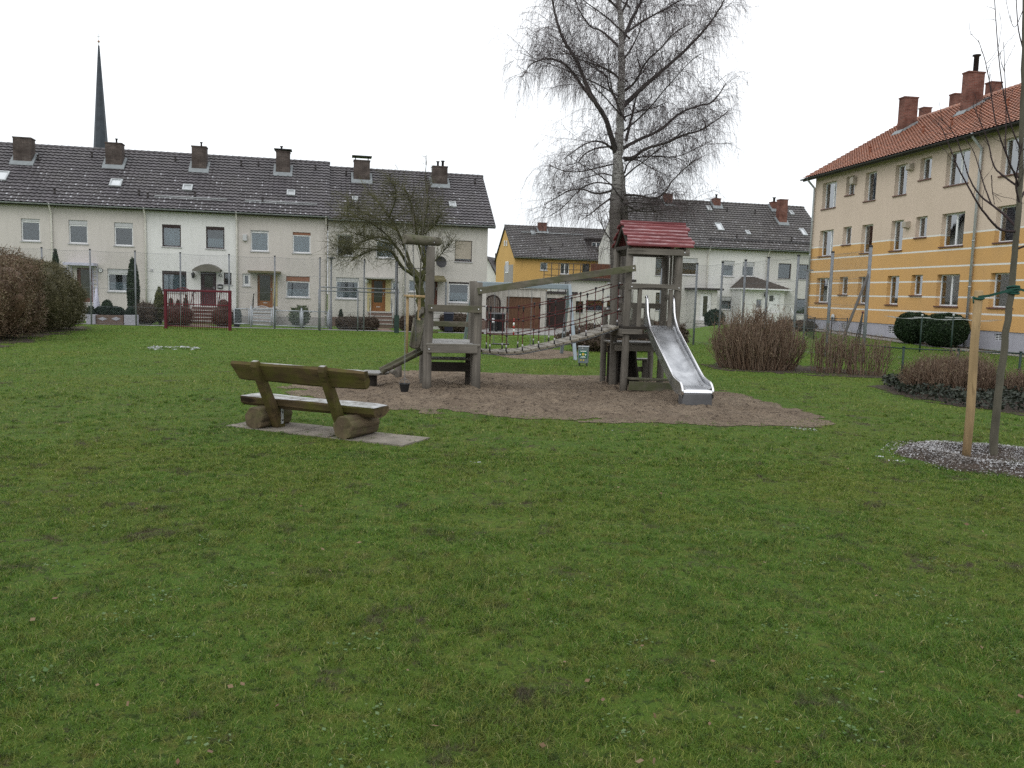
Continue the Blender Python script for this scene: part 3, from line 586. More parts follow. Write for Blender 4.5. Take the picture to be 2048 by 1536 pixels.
# ---------------------------------------------------------------- the ochre apartment building on the right
FR = Frame(1618, 49.5, 171.65); ZG_R = .22
k7 = lambda x,y: (1600+x/3.84, 300+y/3.84); k8 = lambda x,y: (1820+x/3.07, 220+y/3.07)
sR0 = FR.hit(1619, 560)[0]; sR1 = sR0+27
zline = [FR.hit(*k7(100,y))[1]-ZG_R for y in (752,842,937,1025,1117,1208,1297)]
def stripe_wall():
    n = NT('apartment_render_striped'); v = n.co('Object'); z = n.sep(v)[2]; be, oc = (.64,.525,.43), (.62,.365,.140)
    big = n.ramp(n.noise(v, .5, 6, .6), .3, .7); st = n.ramp(n.noise(n.co('Object',(2,2,.3)), 1.4, 5), .5, .8)
    c = n.mix(n.math('LESS_THAN', z, zline[0]), be, oc); 
    c = n.mix(n.math('MULTIPLY', n.math('SUBTRACT', 1.0, big), .18), c, (.3,.24,.18)); c = n.mix(n.math('MULTIPLY', st, .12), c, (.25,.2,.16))
    m = 0.0
    for zz in zline[:6]: m = n.math('ADD', m, n.math('LESS_THAN', n.math('ABSOLUTE', n.math('SUBTRACT', z, zz)), .035))
    c = n.mix(n.math('MINIMUM', m, 1.0), c, (.72,.71,.68)); g = n.noise(v, 34, 3, .7)
    n.bsdf(c, .92, n.bump(g, .25, .008), 0, .2); return n.mat
MT['apartment'] = stripe_wall()
HR = thing('apartment_building', FR.mat(sR0, ZG_R), 'three-storey apartment building with ochre and beige render, white stripes and an orange tiled roof', 'building')
colpx = {1: ((k7(175,262),k7(268,440)),(k7(152,625),k7(246,810)),(k7(135,985),k7(223,1172))), 2: ((k7(358,210),k7(412,340)),(k7(330,595),k7(386,726)),(k7(308,976),k7(365,1112))),
 3: ((k7(500,178),k7(576,380)),(k7(478,577),k7(547,785)),(k7(455,970),k7(520,1183))), 4: ((k7(735,122),k7(808,335)),(k7(703,545),k7(780,768)),(k7(678,965),k7(752,1190))),
 5: ((k8(62,300),k8(122,418)),(k8(40,657),k8(98,778)),(k8(14,1012),k8(75,1138))), 6: ((k8(225,265),k8(350,445)),(k8(200,637),k8(323,832)),(k8(172,1012),k8(295,1208))),
 7: ((k8(565,183),k8(700,385)),(k8(535,597),k8(662,805)),(k8(503,1003),k8(635,1218)))}
raw = {}
for c, fl in colpx.items():
    for i, (tl, br) in enumerate(fl):
        a, zt = FR.hit(*tl); b, zb = FR.hit(*br); raw[c, i] = (a-sR0, zb-ZG_R, b-sR0, zt-ZG_R)
wR = {}
for c in range(1, 8):
    x0 = np.mean([raw[c,i][0] for i in range(3)]); x1 = np.mean([raw[c,i][2] for i in range(3)])
    for i in range(3):
        fam = (2,5) if c in (2,5) else (1,3,4,6,7)
        zb = np.mean([raw[d,i][1] for d in fam]); zt = np.mean([raw[d,i][3] for d in fam]); wR[c,i] = (x0, zb, x1, zt)
dcol = wR[7,0][0]-wR[6,0][0]
for k, (src, off) in enumerate(((5, None), (4, None))):            # the part beyond the frame edge repeats the plan
    pass
zeR = FR.hit(1606.6, 358.5, -.55)[1]-ZG_R; zrR = FR.hit(1770, 259.5, 5.2)[1]-ZG_R; slR = math.atan2(zrR-zeR, 5.75)
zwt = zeR+.55*math.tan(slR)-.16; WR_ = sR1-sR0; zpl = zline[6]
bas = []
for tl, br in ((k7(672,1345),k7(724,1452)), (k7(468,1335),k7(498,1412)), (k7(310,1330),k7(346,1385)), (k8(512,1362),k8(574,1416))):
    a, zt = FR.hit(*tl); b, zb = FR.hit(*br); bas.append((a-sR0, max(.12, zb-ZG_R), b-sR0, min(zpl-.1, zt-ZG_R)))
mb = MB(); wall_open(mb, 0, WR_, zpl, zwt, list(wR.values()))
for x in (0, WR_): mb.add([(x,0,zpl),(x,10.4,zpl),(x,10.4,zwt),(x,5.2,zrR-.2),(x,0,zwt)], [(0,1,2,3,4)])
mb.add([(0,10.4,zpl),(WR_,10.4,zpl),(WR_,10.4,zwt),(0,10.4,zwt)], [(3,2,1,0)]); mb.build('wall', [MT['apartment'], MT['dark_room']], HR, True)
mb = MB(); wall_open(mb, .0, WR_, -.8, zpl, bas, y=.04, depth=.3); mb.add([(0,.04,-.8),(0,10.4,-.8),(0,10.4,zpl),(0,.04,zpl)], [(3,2,1,0)]); mb.add([(0,.0,zpl),(WR_,0,zpl),(WR_,.04,zpl),(0,.04,zpl)], [(3,2,1,0)]); mb.build('plinth', [MT['plinth_blue'], MT['dark_room']], HR, True)
for r in bas:
    m = MB(); nx = 3
    for i in range(nx+1): x = r[0]+(r[2]-r[0])*i/nx; m.box(x-.012,x+.012,.1,.12,r[1],r[3])
    for i in range(5): z = r[1]+(r[3]-r[1])*i/4; m.box(r[0],r[2],.098,.108,z-.012,z+.012)
    wn = m.build('cellar_window', MT['white_paint'], HR, True); g = MB(); g.box(r[0],r[2],.14,.15,r[1],r[3]); g.build('pane', MT['glass'], wn, True)
random.seed(3)
for (c, i), r in wR.items():
    kw = dict(fm='white_paint', y=.2, sill='sill_brown', ft=.06, gm='glass_bright', cur=random.choice(['full','dim',None,'dim','sides']))
    if c in (6,): kw['mull'] = (.5,); kw['cur'] = 'sides'
    if c in (1,): kw['mull'] = (.62,)
    window(HR, r, **kw)
rf = tiled(-.6, WR_+.6, -.55, zeR, 5.2, zrR, .24, .31, (10.95, zeR), .036).build('roof', [MT['roof_red'], MT['roof_plain']], HR, True); gutter(rf, -.58, WR_+.58, -.55, zeR-.02, 'dark_metal')
def rchim(pxa, pya, pxb, n, d, flash=True, pots=()):
    xa, zt = FR.hit(pxa, pya, n-d/2); xb, _ = FR.hit(pxb, pya, n+d/2); zt -= ZG_R; w = max(.45, xb-xa); x = xa+w/2-sR0
    yy = n-d/2; zf = (zeR+(yy+.55)*math.tan(slR)) if yy < 5.2 else (zrR-(yy-5.2)*math.tan(slR))-1.0
    chimney(rf, x, n, w, d, zt, zf-.15, 'brick_red', pots=pots)
    if flash: flashing(rf, x, n, w, d, zf, math.tan(slR))
rchim(1798.5, 199, 1837, 3.6, .8); rchim(1925.5, 149, 1970, 3.6, .85, pots=((.1,.8,.12),)); rchim(1838, 219, 1850, 6.3, .5, False); rchim(1899, 192, 1923, 6.3, .6, False); rchim(1971, 169, 1996, 6.3, .6, False)
vents(rf, [(FR.hit(*k7(550,0), .9)[0]-sR0, 1.6), (7.2, 2.6), (9.6,2.4), (12.6, 2.9), (15.5,2.5)], -.55, zeR, slR, 'roof_plain_red')
for xx, t in ((8.0,5.0),(13.9,5.2)): skylight(rf, xx, t, .6, .7, -.55, zeR, slR, 'dark_metal')
xp = FR.hit(*k8(395, 900))[0]-sR0; pipe(HR, xp, zeR, -.2, 'zinc', r=.06, ye=-.55); pipe(HR, .06, zeR, -.2, 'zinc', r=.06, ye=-.55)
for q in ((k7(415,205),k7(457,262)), (k7(848,105),k7(875,158)), (k7(818,547),k7(845,602))):
    a, zt = FR.hit(*q[0]); b, zb = FR.hit(*q[1]); mb = MB(); a -= sR0; b -= sR0; mb.prism([(a,-.004,zb-ZG_R),(a,-.24,zb-ZG_R+.05),(a,-.24,zt-ZG_R-.06),(a,-.004,zt-ZG_R)], (min(.32,b-a),0,0)); mb.build('vent_hood', MT['shutter_beige'], HR, True, bev=.015)
a, z = FR.hit(*k7(265,1287)); mb = MB(); mb.ball((a-sR0,-.1,z-ZG_R), .17, sc=(1,.5,1.2)); mb.build('wall_lamp', MT['zinc'], HR, True)
# ---------------------------------------------------------------- the row in the middle distance
q6 = lambda a,b,c,d: (1300+a/5.12, 380+b/5.12, 1300+c/5.12, 380+d/5.12)
FM = Frame(1450, 69.0, AZL); ZG_M = -.78; GM = 'terraced houses of the far row beyond the net fence'
zeM = FM.hit(1500, 498.0, -.45)[1]; zrM = FM.hit(1500, 409.5, 4.8)[1]
hM1 = row_house(FM, 1269, 1415, ZG_M, 'cream terraced house half hidden behind the red-roofed play tower', zeM, zrM, 'wall_cream', 'roof_brown',
    [(q6(330,695,480,875), dict(fm='white_paint', box=(.3,'shutter_grey'), cur='dim')), ((1312,515,1325,551), dict(fm='brown_paint', cur='full')), ((1312,585,1326,621), dict(fm='brown_paint', cur='full'))], [], yr=4.8, group=GM)
hM2 = row_house(FM, 1415, 1533, ZG_M, 'white terraced house with a tiled hip-roofed porch', zeM, zrM, 'wall_white', 'roof_brown',
    [(q6(738,722,858,888), dict(fm='white_paint', box=(.28,'shutter_grey'), cur='half')), (q6(950,735,1065,888), dict(fm='white_paint', box=(.3,'shutter_grey'), cur=None)),
     (q6(718,1090,838,1228), dict(fm='white_paint', box=(.25,'shutter_grey'), cur='half'))], [], yr=4.8, group=GM)
hM3 = row_house(FM, 1533, 1655, ZG_M, 'cream terraced house with dark window frames next to the ochre block', zeM, zrM, 'wall_cream', 'roof_brown',
    [(q6(1318,750,1440,912), dict(fm='brown_paint', cur='dim')), (q6(1522,760,1618,917), dict(fm='brown_paint', cur='dim')), (q6(1500,1113,1597,1272), dict(fm='brown_paint', cur='dim'))],
    [(q6(1258,1060,1325,1300), dict(mat='door_dark', slot=False))], ov=(0,.3), yr=4.8, group=GM)
pipe(hM1['H'], hM1['w']-.02, hM1['ze'], .0); pipe(hM2['H'], hM2['w']-.02, hM2['ze'], .0)
chim(hM2, 1429, 397.5, 1442, n=4.5, d=.6, mat='brick_red', pots=((0,.35,.08),)); chim(hM3, 1545.5, 404.5, 1557.5, n=4.5, d=.6, mat='brick_red', pots=((0,.4,.1),)); chim(hM3, 1561.5, 399.5, 1576.5, n=2.9, d=.65, mat='brick_red'); chim(hM1, 1331, 388, 1346, n=4.5, d=.6, mat='brick_red')
rsky(hM2, 1428, 448, 1448.5, 463); rsky(hM3, 1596.5, 459, 1615, 473); rsky(hM2, 1411, 414, 1424, 423, False); rsky(hM2, 1489, 463, 1501, 471, False); rsky(hM3, 1577, 423.5, 1587.5, 431.5, False)
vents(hM2['roof'], [(2.7,1.4),(3.2,5.3)], hM2['ye'], hM2['ze'], hM2['slope']); vents(hM3['roof'], [(.6,5.2),(2.4,1.3)], hM3['ye'], hM3['ze'], hM3['slope'])
for h in (hM2, hM3):
    mb = MB(); t = 1.1; y, z = h['ye']+t*math.cos(h['slope'])-.06, h['ze']+t*math.sin(h['slope'])+.12; mb.tube([(.1,y,z),(h['w']-.1,y,z)], .03, 6); mb.tube([(.1,y-.05,z-.1),(h['w']-.1,y-.05,z-.1)], .025, 6); mb.build('snow_guard', MT['dark_metal'], h['roof'], True)
# flat-roofed porch of the cream house and its steps
a = hM1['rc'](q6(365,1000,640,1030)); b = hM1['rc'](q6(385,1040,590,1335)); H = hM1['H']; o1 = 1.5
mb = MB(); wall_open(mb, b[0], b[2], -.3, a[1], [(b[0]+.45,b[1]+.02,b[2]-.45,a[1]-.25)], y=-o1, depth=.3)
for x in (b[0], b[2]): mb.add([(x,-o1,-.3),(x,-.01,-.3),(x,-.01,a[1]),(x,-o1,a[1])], [(0,1,2,3)])
mb.build('porch', [MT['wall_cream'], MT['dark_room']], H, True); mb = MB(); mb.box(a[0]-.1,a[2]+.1,-o1-.35,-.004,a[1]+.004,a[3]); mb.build('porch_roof', MT['roof_plain'], H, True)
door(H, (b[0]+.46,b[1]+.03,b[2]-.46,a[1]-.26), 'white_paint', y=-o1+.1, pane=(.3,.15,.7,.9)); steps(H, b[0]-.1, b[2]+.1, b[1], 4, 'step_stone', y1=-o1, landing=.5)
# hip-roofed porch of the white house
a = hM2['rc'](q6(830,1000,1310,1022)); b = hM2['rc'](q6(838,1020,1250,1335)); ap = hM2['rc'](q6(950,890,1065,900)); H = hM2['H']; o1 = 1.7
mb = MB(); dd = hM2['rc'](q6(1105,1062,1215,1250)); wz = hM2['rc'](q6(985,1115,1040,1212))
wall_open(mb, b[0], b[2], -.3, a[1], [dd, wz], y=-o1, depth=.3)
for x in (b[0], b[2]): mb.add([(x,-o1,-.3),(x,-.01,-.3),(x,-.01,a[1]),(x,-o1,a[1])], [(0,1,2,3)])
mb.build('porch', [MT['wall_white'], MT['dark_room']], H, True); door(H, dd, 'white_paint', y=-o1+.1, pane=(.15,.6,.5,.92), slot=False); window(H, wz, 'white_paint', y=-o1+.08, sill=None, cur=None)
mb = MB(); xe0, xe1, zt, zb_ = a[0]-.1, a[2]+.1, ap[3]+.05, a[1]+.02; ye0 = -o1-.4; rx0, rx1 = ap[0], ap[2]
mb.add([(xe0,ye0,zb_),(xe1,ye0,zb_),(rx1,-.004,zt),(rx0,-.004,zt),(xe0,-.004,zb_),(xe1,-.004,zb_)], [(0,1,2,3),(0,3,4),(1,5,2)]); mb.add([(xe0,ye0,zb_-.1),(xe1,ye0,zb_-.1),(xe1,-.004,zb_-.1),(xe0,-.004,zb_-.1)], [(3,2,1,0)], 1)
mb.add([(xe0,ye0,zb_-.1),(xe1,ye0,zb_-.1),(xe1,ye0,zb_),(xe0,ye0,zb_)], [(0,1,2,3)], 1); mb.add([(xe0,ye0,zb_-.1),(xe0,-.004,zb_-.1),(xe0,-.004,zb_),(xe0,ye0,zb_)], [(0,1,2,3)], 1)
for k in range(1, 9):                                                 # tile courses
    t = k/9; mb.bar(Vector((xe0,ye0,zb_)).lerp(Vector((rx0,-.004,zt)), t)+Vector((0,0,.015)), Vector((xe1,ye0,zb_)).lerp(Vector((rx1,-.004,zt)), t)+Vector((0,0,.015)), .05, .04)
mb.build('porch_roof', [MT['porch_tiles'], MT['white_paint']], H, True)
a = hM2['rc'](q6(1065,1050,1090,1090)); mb = MB(); mb.tube([(a[0],-o1-.14,a[1]),(a[0],-o1-.14,a[3])], [.09,.05], 8); mb.bar((a[0],-o1-.003,a[3]),(a[0],-o1-.14,a[3]),.03,.03); mb.build('porch_lantern', MT['dark_metal'], H, True)
a = hM2['rc'](q6(1095,1170,1118,1330)); 
mb = MB(); hx = dd[0]-.5; mb.tube([(hx,-o1-.1,.0),(hx,-o1-.1,1.5),(hx+1.6,-o1-1.4,.9),(hx+1.6,-o1-1.4,0)], .03, 6); mb.build('handrail', MT['white_paint'], H, True)
r = hM3['D'][0]; steps(hM3['H'], r[0]-.3, r[2]+.5, r[1], 4, 'step_stone', rail='white_paint'); canopy(hM3, q6(1230,1022,1430,1045), .9, .08, 'step_stone')
# ---------------------------------------------------------------- ochre house, garages and low annexe in the gap
FY = Frame(1028, 80.0, AZL); ZG_Y = -.8; zeY = FY.hit(1100, 516.5, -.4)[1]; zrY = FY.hit(1100, 455.5, 4.6)[1]
qc = lambda a,b,c,d: (940+a/2.926, 380+b/2.926, 940+c/2.926, 380+d/2.926)
hY = row_house(FY, 1028.5, 1262, ZG_Y, 'ochre house with a dark tiled roof and grey panel on its gable end', zeY, zrY, 'wall_ochre', 'roof_brown',
    [(q5(1233,740,1305,825), dict(fm='white_paint', cur='full')), (qc(530,428,580,494), dict(fm='white_paint', cur=None, mull=(.5,))), (qc(658,430,700,485), dict(fm='brown_paint', cur=None))], [], depth=9.0, ov=(.12,0), yr=4.6, plinth=None, name='ochre_house')
H = hY['H']; chim(hY, 1078.5, 446, 1094, n=4.0, d=.7, mat='brick_red'); rsky(hY, 1060, 463, 1071, 471, False, 'flash'); vents(hY['roof'], [(5.0,2.3),(3.6,1.4)], hY['ye'], hY['ze'], hY['slope'])
mb = MB(); t = 4.6; y, z = hY['ye']+t*math.cos(hY['slope'])-.1, hY['ze']+t*math.sin(hY['slope'])+.12; mb.tube([(1.3,y,z),(7.5,y,z)], .04, 6); mb.build('snow_guard', MT['zinc'], hY['roof'], True)
a = hY['rc']((1194,482,1212,502.5)); mb = MB(); yd = 1.6; wall_open(mb, a[0]-.25,a[2]+.25,a[1]-.2,a[3]+.25,[(a[0],a[1],a[2],a[3])], y=yd, depth=.3); mb.add([(a[0]-.25,yd,a[1]-.2),(a[0]-.25,yd+2.6,a[1]-.2),(a[0]-.25,yd+2.6,a[3]+.25),(a[0]-.25,yd,a[3]+.25)], [(0,1,2,3)]); mb.box(a[0]-.45,a[2]+.45,yd-.25,yd+2.8,a[3]+.254,a[3]+.4)
mb.build('dormer', [MT['roof_plain'], MT['dark_room']], hY['roof'], True); window(H, a, 'white_paint', y=yd+.05, sill=None, cur='full', mull=(.5,))
def gable_y(px): # position along the gable wall of a pixel column
    d = ray(px, 520); o = Vector((0,0,EYE))-FY.mat(hY['s0']).translation; t = -o.dot(FY.d)/d.dot(FY.d); p = o + d*t; return p.dot(FY.n), t
def gz(py, px): d = ray(px, py); return EYE + d.z*gable_y(px)[1] - ZG_Y
ya, yb = gable_y(1027)[0], gable_y(1009.5)[0]; mb = MB(); mb.box(-.03,-.004, ya, yb, gz(566,1018), gz(530,1018)); mb.build('gable_panel', MT['plinth'], H, True)
for (xa, xb, yt, ybm) in ((1018.2,1012,523,546),(1014.2,1012.2,481.5,492),(1010.2,1008.2,481.5,492)):
    ya, yb = gable_y(xa)[0], gable_y(xb)[0]; mb = MB(); z0, z1 = gz(ybm,(xa+xb)/2), gz(yt,(xa+xb)/2)
    mb.box(-.07,-.034,ya,yb,z0,z0+.08); mb.box(-.07,-.034,ya,yb,z1-.08,z1); mb.box(-.07,-.034,ya,ya+.08,z0+.08,z1-.08); mb.box(-.07,-.034,yb-.08,yb,z0+.08,z1-.08); w = mb.build('window', MT['white_paint'], H, True); g = MB(); g.box(-.05,-.033,ya+.07,yb-.07,z0+.07,z1-.07); g.build('pane', MT['glass_dark'], w, True)
# garages
FG = Frame(1030, 58.0, 84.0); ZG_G = -.66; sG0 = FG.hit(955, 600)[0]; sG1 = FG.hit(1092, 600)[0]; zG = FG.hit(1030, 577.5)[1]-ZG_G
HG = thing('garage', FG.mat(sG0, ZG_G), 'weathered concrete garage with a brown up-and-over door and an arched side door', 'garage')
def rg(t):
    a, zt = FG.hit(t[0], t[1]); b, zb = FG.hit(t[2], t[3]); return (a-sG0, zb-ZG_G, b-sG0, zt-ZG_G)
gd = rg(q5(888,1090,1228,1412)); ad = rg(q5(683,1085,806,1400)); gd = (gd[0], .02, gd[2], gd[3]); ad = (ad[0], .02, ad[2], ad[3])
mb = MB(); wall_open(mb, 0, sG1-sG0, -.4, zG, [gd, (ad[0],ad[1],ad[2],ad[3]-(ad[2]-ad[0])/2)]); W_ = sG1-sG0
# arch head: infill between the square opening and the round top is cut as a polygon fan
cx, rr, zs = (ad[0]+ad[2])/2, (ad[2]-ad[0])/2, ad[3]-(ad[2]-ad[0])/2
for x in (0, W_): mb.add([(x,0,-.4),(x,6,-.4),(x,6,zG),(x,0,zG)], [(0,1,2,3)])
mb.add([(0,6,-.4),(W_,6,-.4),(W_,6,zG),(0,6,zG)], [(3,2,1,0)]); mb.build('wall', [MT['concrete_streaked'], MT['dark_room']], HG, True)
mb = MB(); mb.box(-.15,W_+.15,-.12,6.15,zG+.003,zG+.2); mb.build('roof', MT['concrete_streaked'], HG, True, bev=.02)
mb = MB(); n = 24
for i in range(n): x = gd[0]+(gd[2]-gd[0])*i/n; mb.box(x+.004,x+(gd[2]-gd[0])/n-.004,.12,.15+.01*(i%2),gd[1],gd[3])
d_ = mb.build('garage_door', MT['wood_garage'], HG, True); mb = MB(); mb.bar(((gd[0]+gd[2])/2,.06,1.0),((gd[0]+gd[2])/2,.06,1.15),.04,.04); mb.bar(((gd[0]+gd[2])/2,.12,1.07),((gd[0]+gd[2])/2,.06,1.07),.03,.03); mb.build('handle', MT['dark_metal'], d_, True)
mb = MB(); pts = [(ad[0],-.03,ad[1]),(ad[2],-.03,ad[1])]+[(cx+rr*math.cos(math.pi*k/12),-.03,zs+rr*math.sin(math.pi*k/12)) for k in range(13)]
mb.prism(pts, (0,.027,0)); 
for i in range(1, 7): x = ad[0]+(ad[2]-ad[0])*i/7; mb.box(x-.012,x+.012,-.036,-.031,ad[1],zs+math.sqrt(max(.01,rr*rr-(x-cx)**2))-.05,1)
dd_ = mb.build('door', [MT['wood_arch'], MT['brown_paint']], HG, True)
mb = MB(); arc = [(cx+(rr+.05)*math.cos(math.pi*k/14),-.05,zs+(rr+.05)*math.sin(math.pi*k/14)) for k in range(15)]; mb.tube([(ad[2]+.05,-.05,ad[1])]+arc+[(ad[0]-.05,-.05,ad[1])], .05, 6); mb.build('door_frame', MT['brown_paint'], dd_, True)
FG2 = Frame(1100, 61.0, 84.0); s0 = FG2.hit(1088, 600)[0]; s1 = FG2.hit(1152, 600)[0]; H2 = thing('garage', FG2.mat(s0, ZG_G), 'second garage with a dark wine-brown door set back beside the pale one', 'garage')
zz = FG2.hit(1120, 588)[1]-ZG_G; a0, _ = FG2.hit(1094, 600); a1, _ = FG2.hit(1131, 600); mb = MB(); wall_open(mb, 0, s1-s0, -.4, zz, [(a0-s0,.02,a1-s0,2.15)])
for x in (0, s1-s0): mb.add([(x,0,-.4),(x,6,-.4),(x,6,zz),(x,0,zz)], [(0,1,2,3)])
mb.build('wall', [MT['concrete_streaked'], MT['dark_room']], H2, True); mb = MB(); mb.box(-.1,s1-s0+.1,-.1,6.1,zz+.003,zz+.18); mb.build('roof', MT['roof_plain'], H2, True)
mb = MB()
for i in range(20): x = a0-s0+(a1-a0)*i/20; mb.box(x+.004,x+(a1-a0)/20-.004,.12,.15+.01*(i%2),.02,2.15)
mb.build('garage_door', MT['brown_paint'], H2, True)
FA = Frame(1190, 64.0, AZL); s0 = FA.hit(1140, 600)[0]; s1 = FA.hit(1262, 600)[0]; HA_ = thing('annexe', FA.mat(s0, -.72), 'low white annexe with a band of brown windows and a fenced roof terrace', 'building'); zt = FA.hit(1190, 562)[1]+.72; w = s1-s0
def ra(t):
    a, z1 = FA.hit(t[0], t[1]); b, z0 = FA.hit(t[2], t[3]); return (a-s0, z0+.72, b-s0, z1+.72)
ws = [ra((1146,602,1166,626)), ra((1172,600,1207,622)), ra((1214,602,1242,624))]; mb = MB(); wall_open(mb, 0, w, -.4, zt, ws)
for x in (0, w): mb.add([(x,0,-.4),(x,7,-.4),(x,7,zt),(x,0,zt)], [(0,1,2,3)])
mb.build('wall', [MT['wall_cream'], MT['dark_room']], HA_, True)
for r in ws: window(HA_, r, 'brown_paint', cur=None, mull=(.5,), sill='sill')
mb = MB(); mb.box(-.25,w+.25,-.3,7.2,zt+.003,zt+.2); mb.build('roof', MT['roof_plain'], HA_, True)
mb = MB(); mb.box(1.6,w,.3,.34,zt+.25,zt+1.25)
for i in range(30): x = 1.6+(w-1.6)*i/30; mb.box(x+.01,x+(w-1.6)/30-.01,.27,.298,zt+.21,zt+1.3)
mb.build('terrace_fence', MT['wood_brown'], HA_, True)
mb = MB(); xr0, _ = FA.hit(1095, 540); xr0 -= s0; zr0 = zt+.2
for z in (.15,.6,1.05): mb.tube([(xr0,1.0,zr0+z),(1.6,1.0,zr0+z)], .025, 6)
for k in range(7): x = xr0+(1.6-xr0)*k/6; mb.tube([(x,1.0,zr0-.2 if x > 0 else zr0-2.6),(x,1.0,zr0+1.08)], .03, 6)
mb.build('terrace_railing', MT['dark_metal'], HA_, True)
# far white gable with a red roof, far spire, far bare tree
p = base(968, 98.0); HW = thing('far_house', Matrix.Translation(p) @ Matrix.Rotation(R_(-12), 4, 'Z'), 'distant white gabled house with a red roof seen in the gap', 'house')
P = lambda px, py: (at(px, py, 98.0).x-p.x, at(px,py,98.0).z-p.z)
ax, az = P(975, 517); bx, bz = P(995, 555); hw = bx-ax; mb = MB(); wall_open(mb, ax-hw*.95, bx-.05, -.4, bz, [(ax-.4,bz-1.9,ax+.5,bz-.6)]); mb.add([(ax-hw*.95,0,bz),(bx-.05,0,bz),(ax,0,az)], [(0,1,2)])
mb.add([(bx-.05,0,-.4),(bx-.05,9,-.4),(bx-.05,9,bz),(bx-.05,0,bz)], [(0,1,2,3)]); mb.build('wall', [MT['wall_white'], MT['dark_room']], HW, True); window(HW, (ax-.4,bz-1.9,ax+.5,bz-.6), 'white_paint', cur='full')
mb = MB(); 
for sx in (-1, 1): mb.prism([(ax,-.3,az+.05),(ax+sx*(hw+.35),-.3,bz-.35),(ax+sx*(hw+.35),-.3,bz-.15),(ax,-.3,az+.25)], (0,9.6,0))
rfw = mb.build('roof', MT['roof_plain'], HW, True); mb = MB(); mb.box(ax+.4,ax+.9,2,2.5,az-.8,az+.7); mb.build('chimney', MT['brick_dark'], rfw, True)
p = base(990, 118.0); HW2 = thing('far_house', Matrix.Translation(p), 'distant house of which only a red tiled roof shows in the gap', 'house'); z1 = at(990, 524, 118).z-p.z; mb = MB(); mb.box(-5,6,0,8,-.4,z1-2.2); mb.build('wall', MT['wall_cream'], HW2, True); mb = MB(); mb.prism([(-5.3,-.5,z1-2.4),(-5.3,4,z1),(-5.3,8.5,z1-2.4)], (11.6,0,0)); mb.build('roof', MT['roof_plain_red'], HW2, True)
YS = 160.0; p = at(197.5, 91, YS); p.z = float(G(p.x, p.y)); HS = thing('church_spire', p, 'slender dark slate church spire with ball and cross rising behind the roofs', 'church tower')
zb, zt = at(197, 330, YS).z-p.z, at(197.5, 91, YS).z-p.z; wb = (at(211,300,YS).x-at(182.5,300,YS).x)/2*1.12
mb = MB(); mb.box(-wb*1.5,wb*1.5,-wb*1.5,wb*1.5,-.5,zb-1.5); mb.build('tower', MT['brick_red'], HS, True)
mb = MB(); n = 8; vs = []
for k in range(n): a = 2*math.pi*(k+.5)/n; vs += [(wb*1.04*math.cos(a), wb*1.04*math.sin(a), zb-1.5), (.14*math.cos(a), .14*math.sin(a), zt)]
mb.add(vs, [(2*k, (2*k+2)%(2*n), (2*k+3)%(2*n), 2*k+1) for k in range(n)]+[tuple(2*k+1 for k in range(n))]); mb.build('spire', MT['slate'], HS, True)
mb = MB(); zc = at(198, 68, YS).z-p.z; zbl = at(197.7, 83, YS).z-p.z; mb.tube([(0,0,zt-.1),(0,0,zc)], .045, 6); mb.bar((-.33,0,zc-.45),(.33,0,zc-.45),.08,.08); mb.build('cross', MT['zinc'], HS, True); mb = MB(); mb.ball((0,0,zbl),.22); mb.build('ball', MT['copper'], HS, True)
# ================================================================== GROUND AND SETTING
def ground_colors(n):
    p = n.co('Position'); big = n.noise(p, .42, 6, .65, .6); mid = n.noise(p, 1.7, 7, .7, .3); fine = n.noise(p, 7, 6, .75); tuft = n.noise(p, 19, 4, .7)
    c = n.mix(n.ramp(mid, .28, .72), (.064,.143,.015), (.108,.216,.022))
    c = n.mix(n.math('MULTIPLY', n.ramp(n.math('ADD', n.math('MULTIPLY', big, .7), n.math('MULTIPLY', fine, .3)), .45, .62), .5), c, (.175,.200,.024))
    c = n.mix(n.math('MULTIPLY', n.ramp(fine, .52, .66), .65), c, (.185,.160,.050)); c = n.mix(n.math('MULTIPLY', n.ramp(tuft, .56, .42), .8), c, (.022,.055,.006)); return p, c
def soilmask(n, p):
    a = n.ramp(n.noise(p, 2.3, 8, .8, .5), .555, .625); b = n.ramp(n.noise(p, .4, 3, .5), .34, .52); return n.math('MULTIPLY', a, b)
n = NT('lawn_ground'); p, c = ground_colors(n)
c = n.mix(.45, c, (.042,.040,.016)); c = n.mix(n.math('MULTIPLY', soilmask(n, p), .9), c, (.060,.043,.033))
y_ = n.sep(p)[1]; far = n.math('MULTIPLY', n.ramp(n.math('DIVIDE', y_, 60.0), .2, .5), .5); c = n.mix(far, c, (.094,.178,.017))
n.bsdf(c, .95, n.bump(n.noise(p, 28, 6, .75), .8, .03), 0, .15); MT['lawn'] = n.mat
n = NT('grass_blades'); p, c = ground_colors(n); t = n.attr('tint'); c = n.mix(n.ramp(t, .0, .5), n.mix(.45, c, (.030,.062,.010)), c); c = n.mix(n.math('MULTIPLY', n.ramp(t, .62, .9), .7), c, (.30,.31,.07)); c = n.mix(n.math('MULTIPLY', n.ramp(t, .955, .985), .8), c, (.42,.38,.20))
c = n.mix(n.math('MULTIPLY', soilmask(n, p), .85), c, (.062,.048,.034))
b = n.bsdf(c, .6, None, 0, .3); tr = n.n('ShaderNodeBsdfTranslucent'); n.put(tr.inputs[0], c); ms = n.n('ShaderNodeMixShader'); ms.inputs[0].default_value = .3; n.put(ms.inputs[1], b.outputs[0]); n.put(ms.inputs[2], tr.outputs[0]); n.put(n.out.inputs[0], ms.outputs[0]); MT['grass'] = n.mat
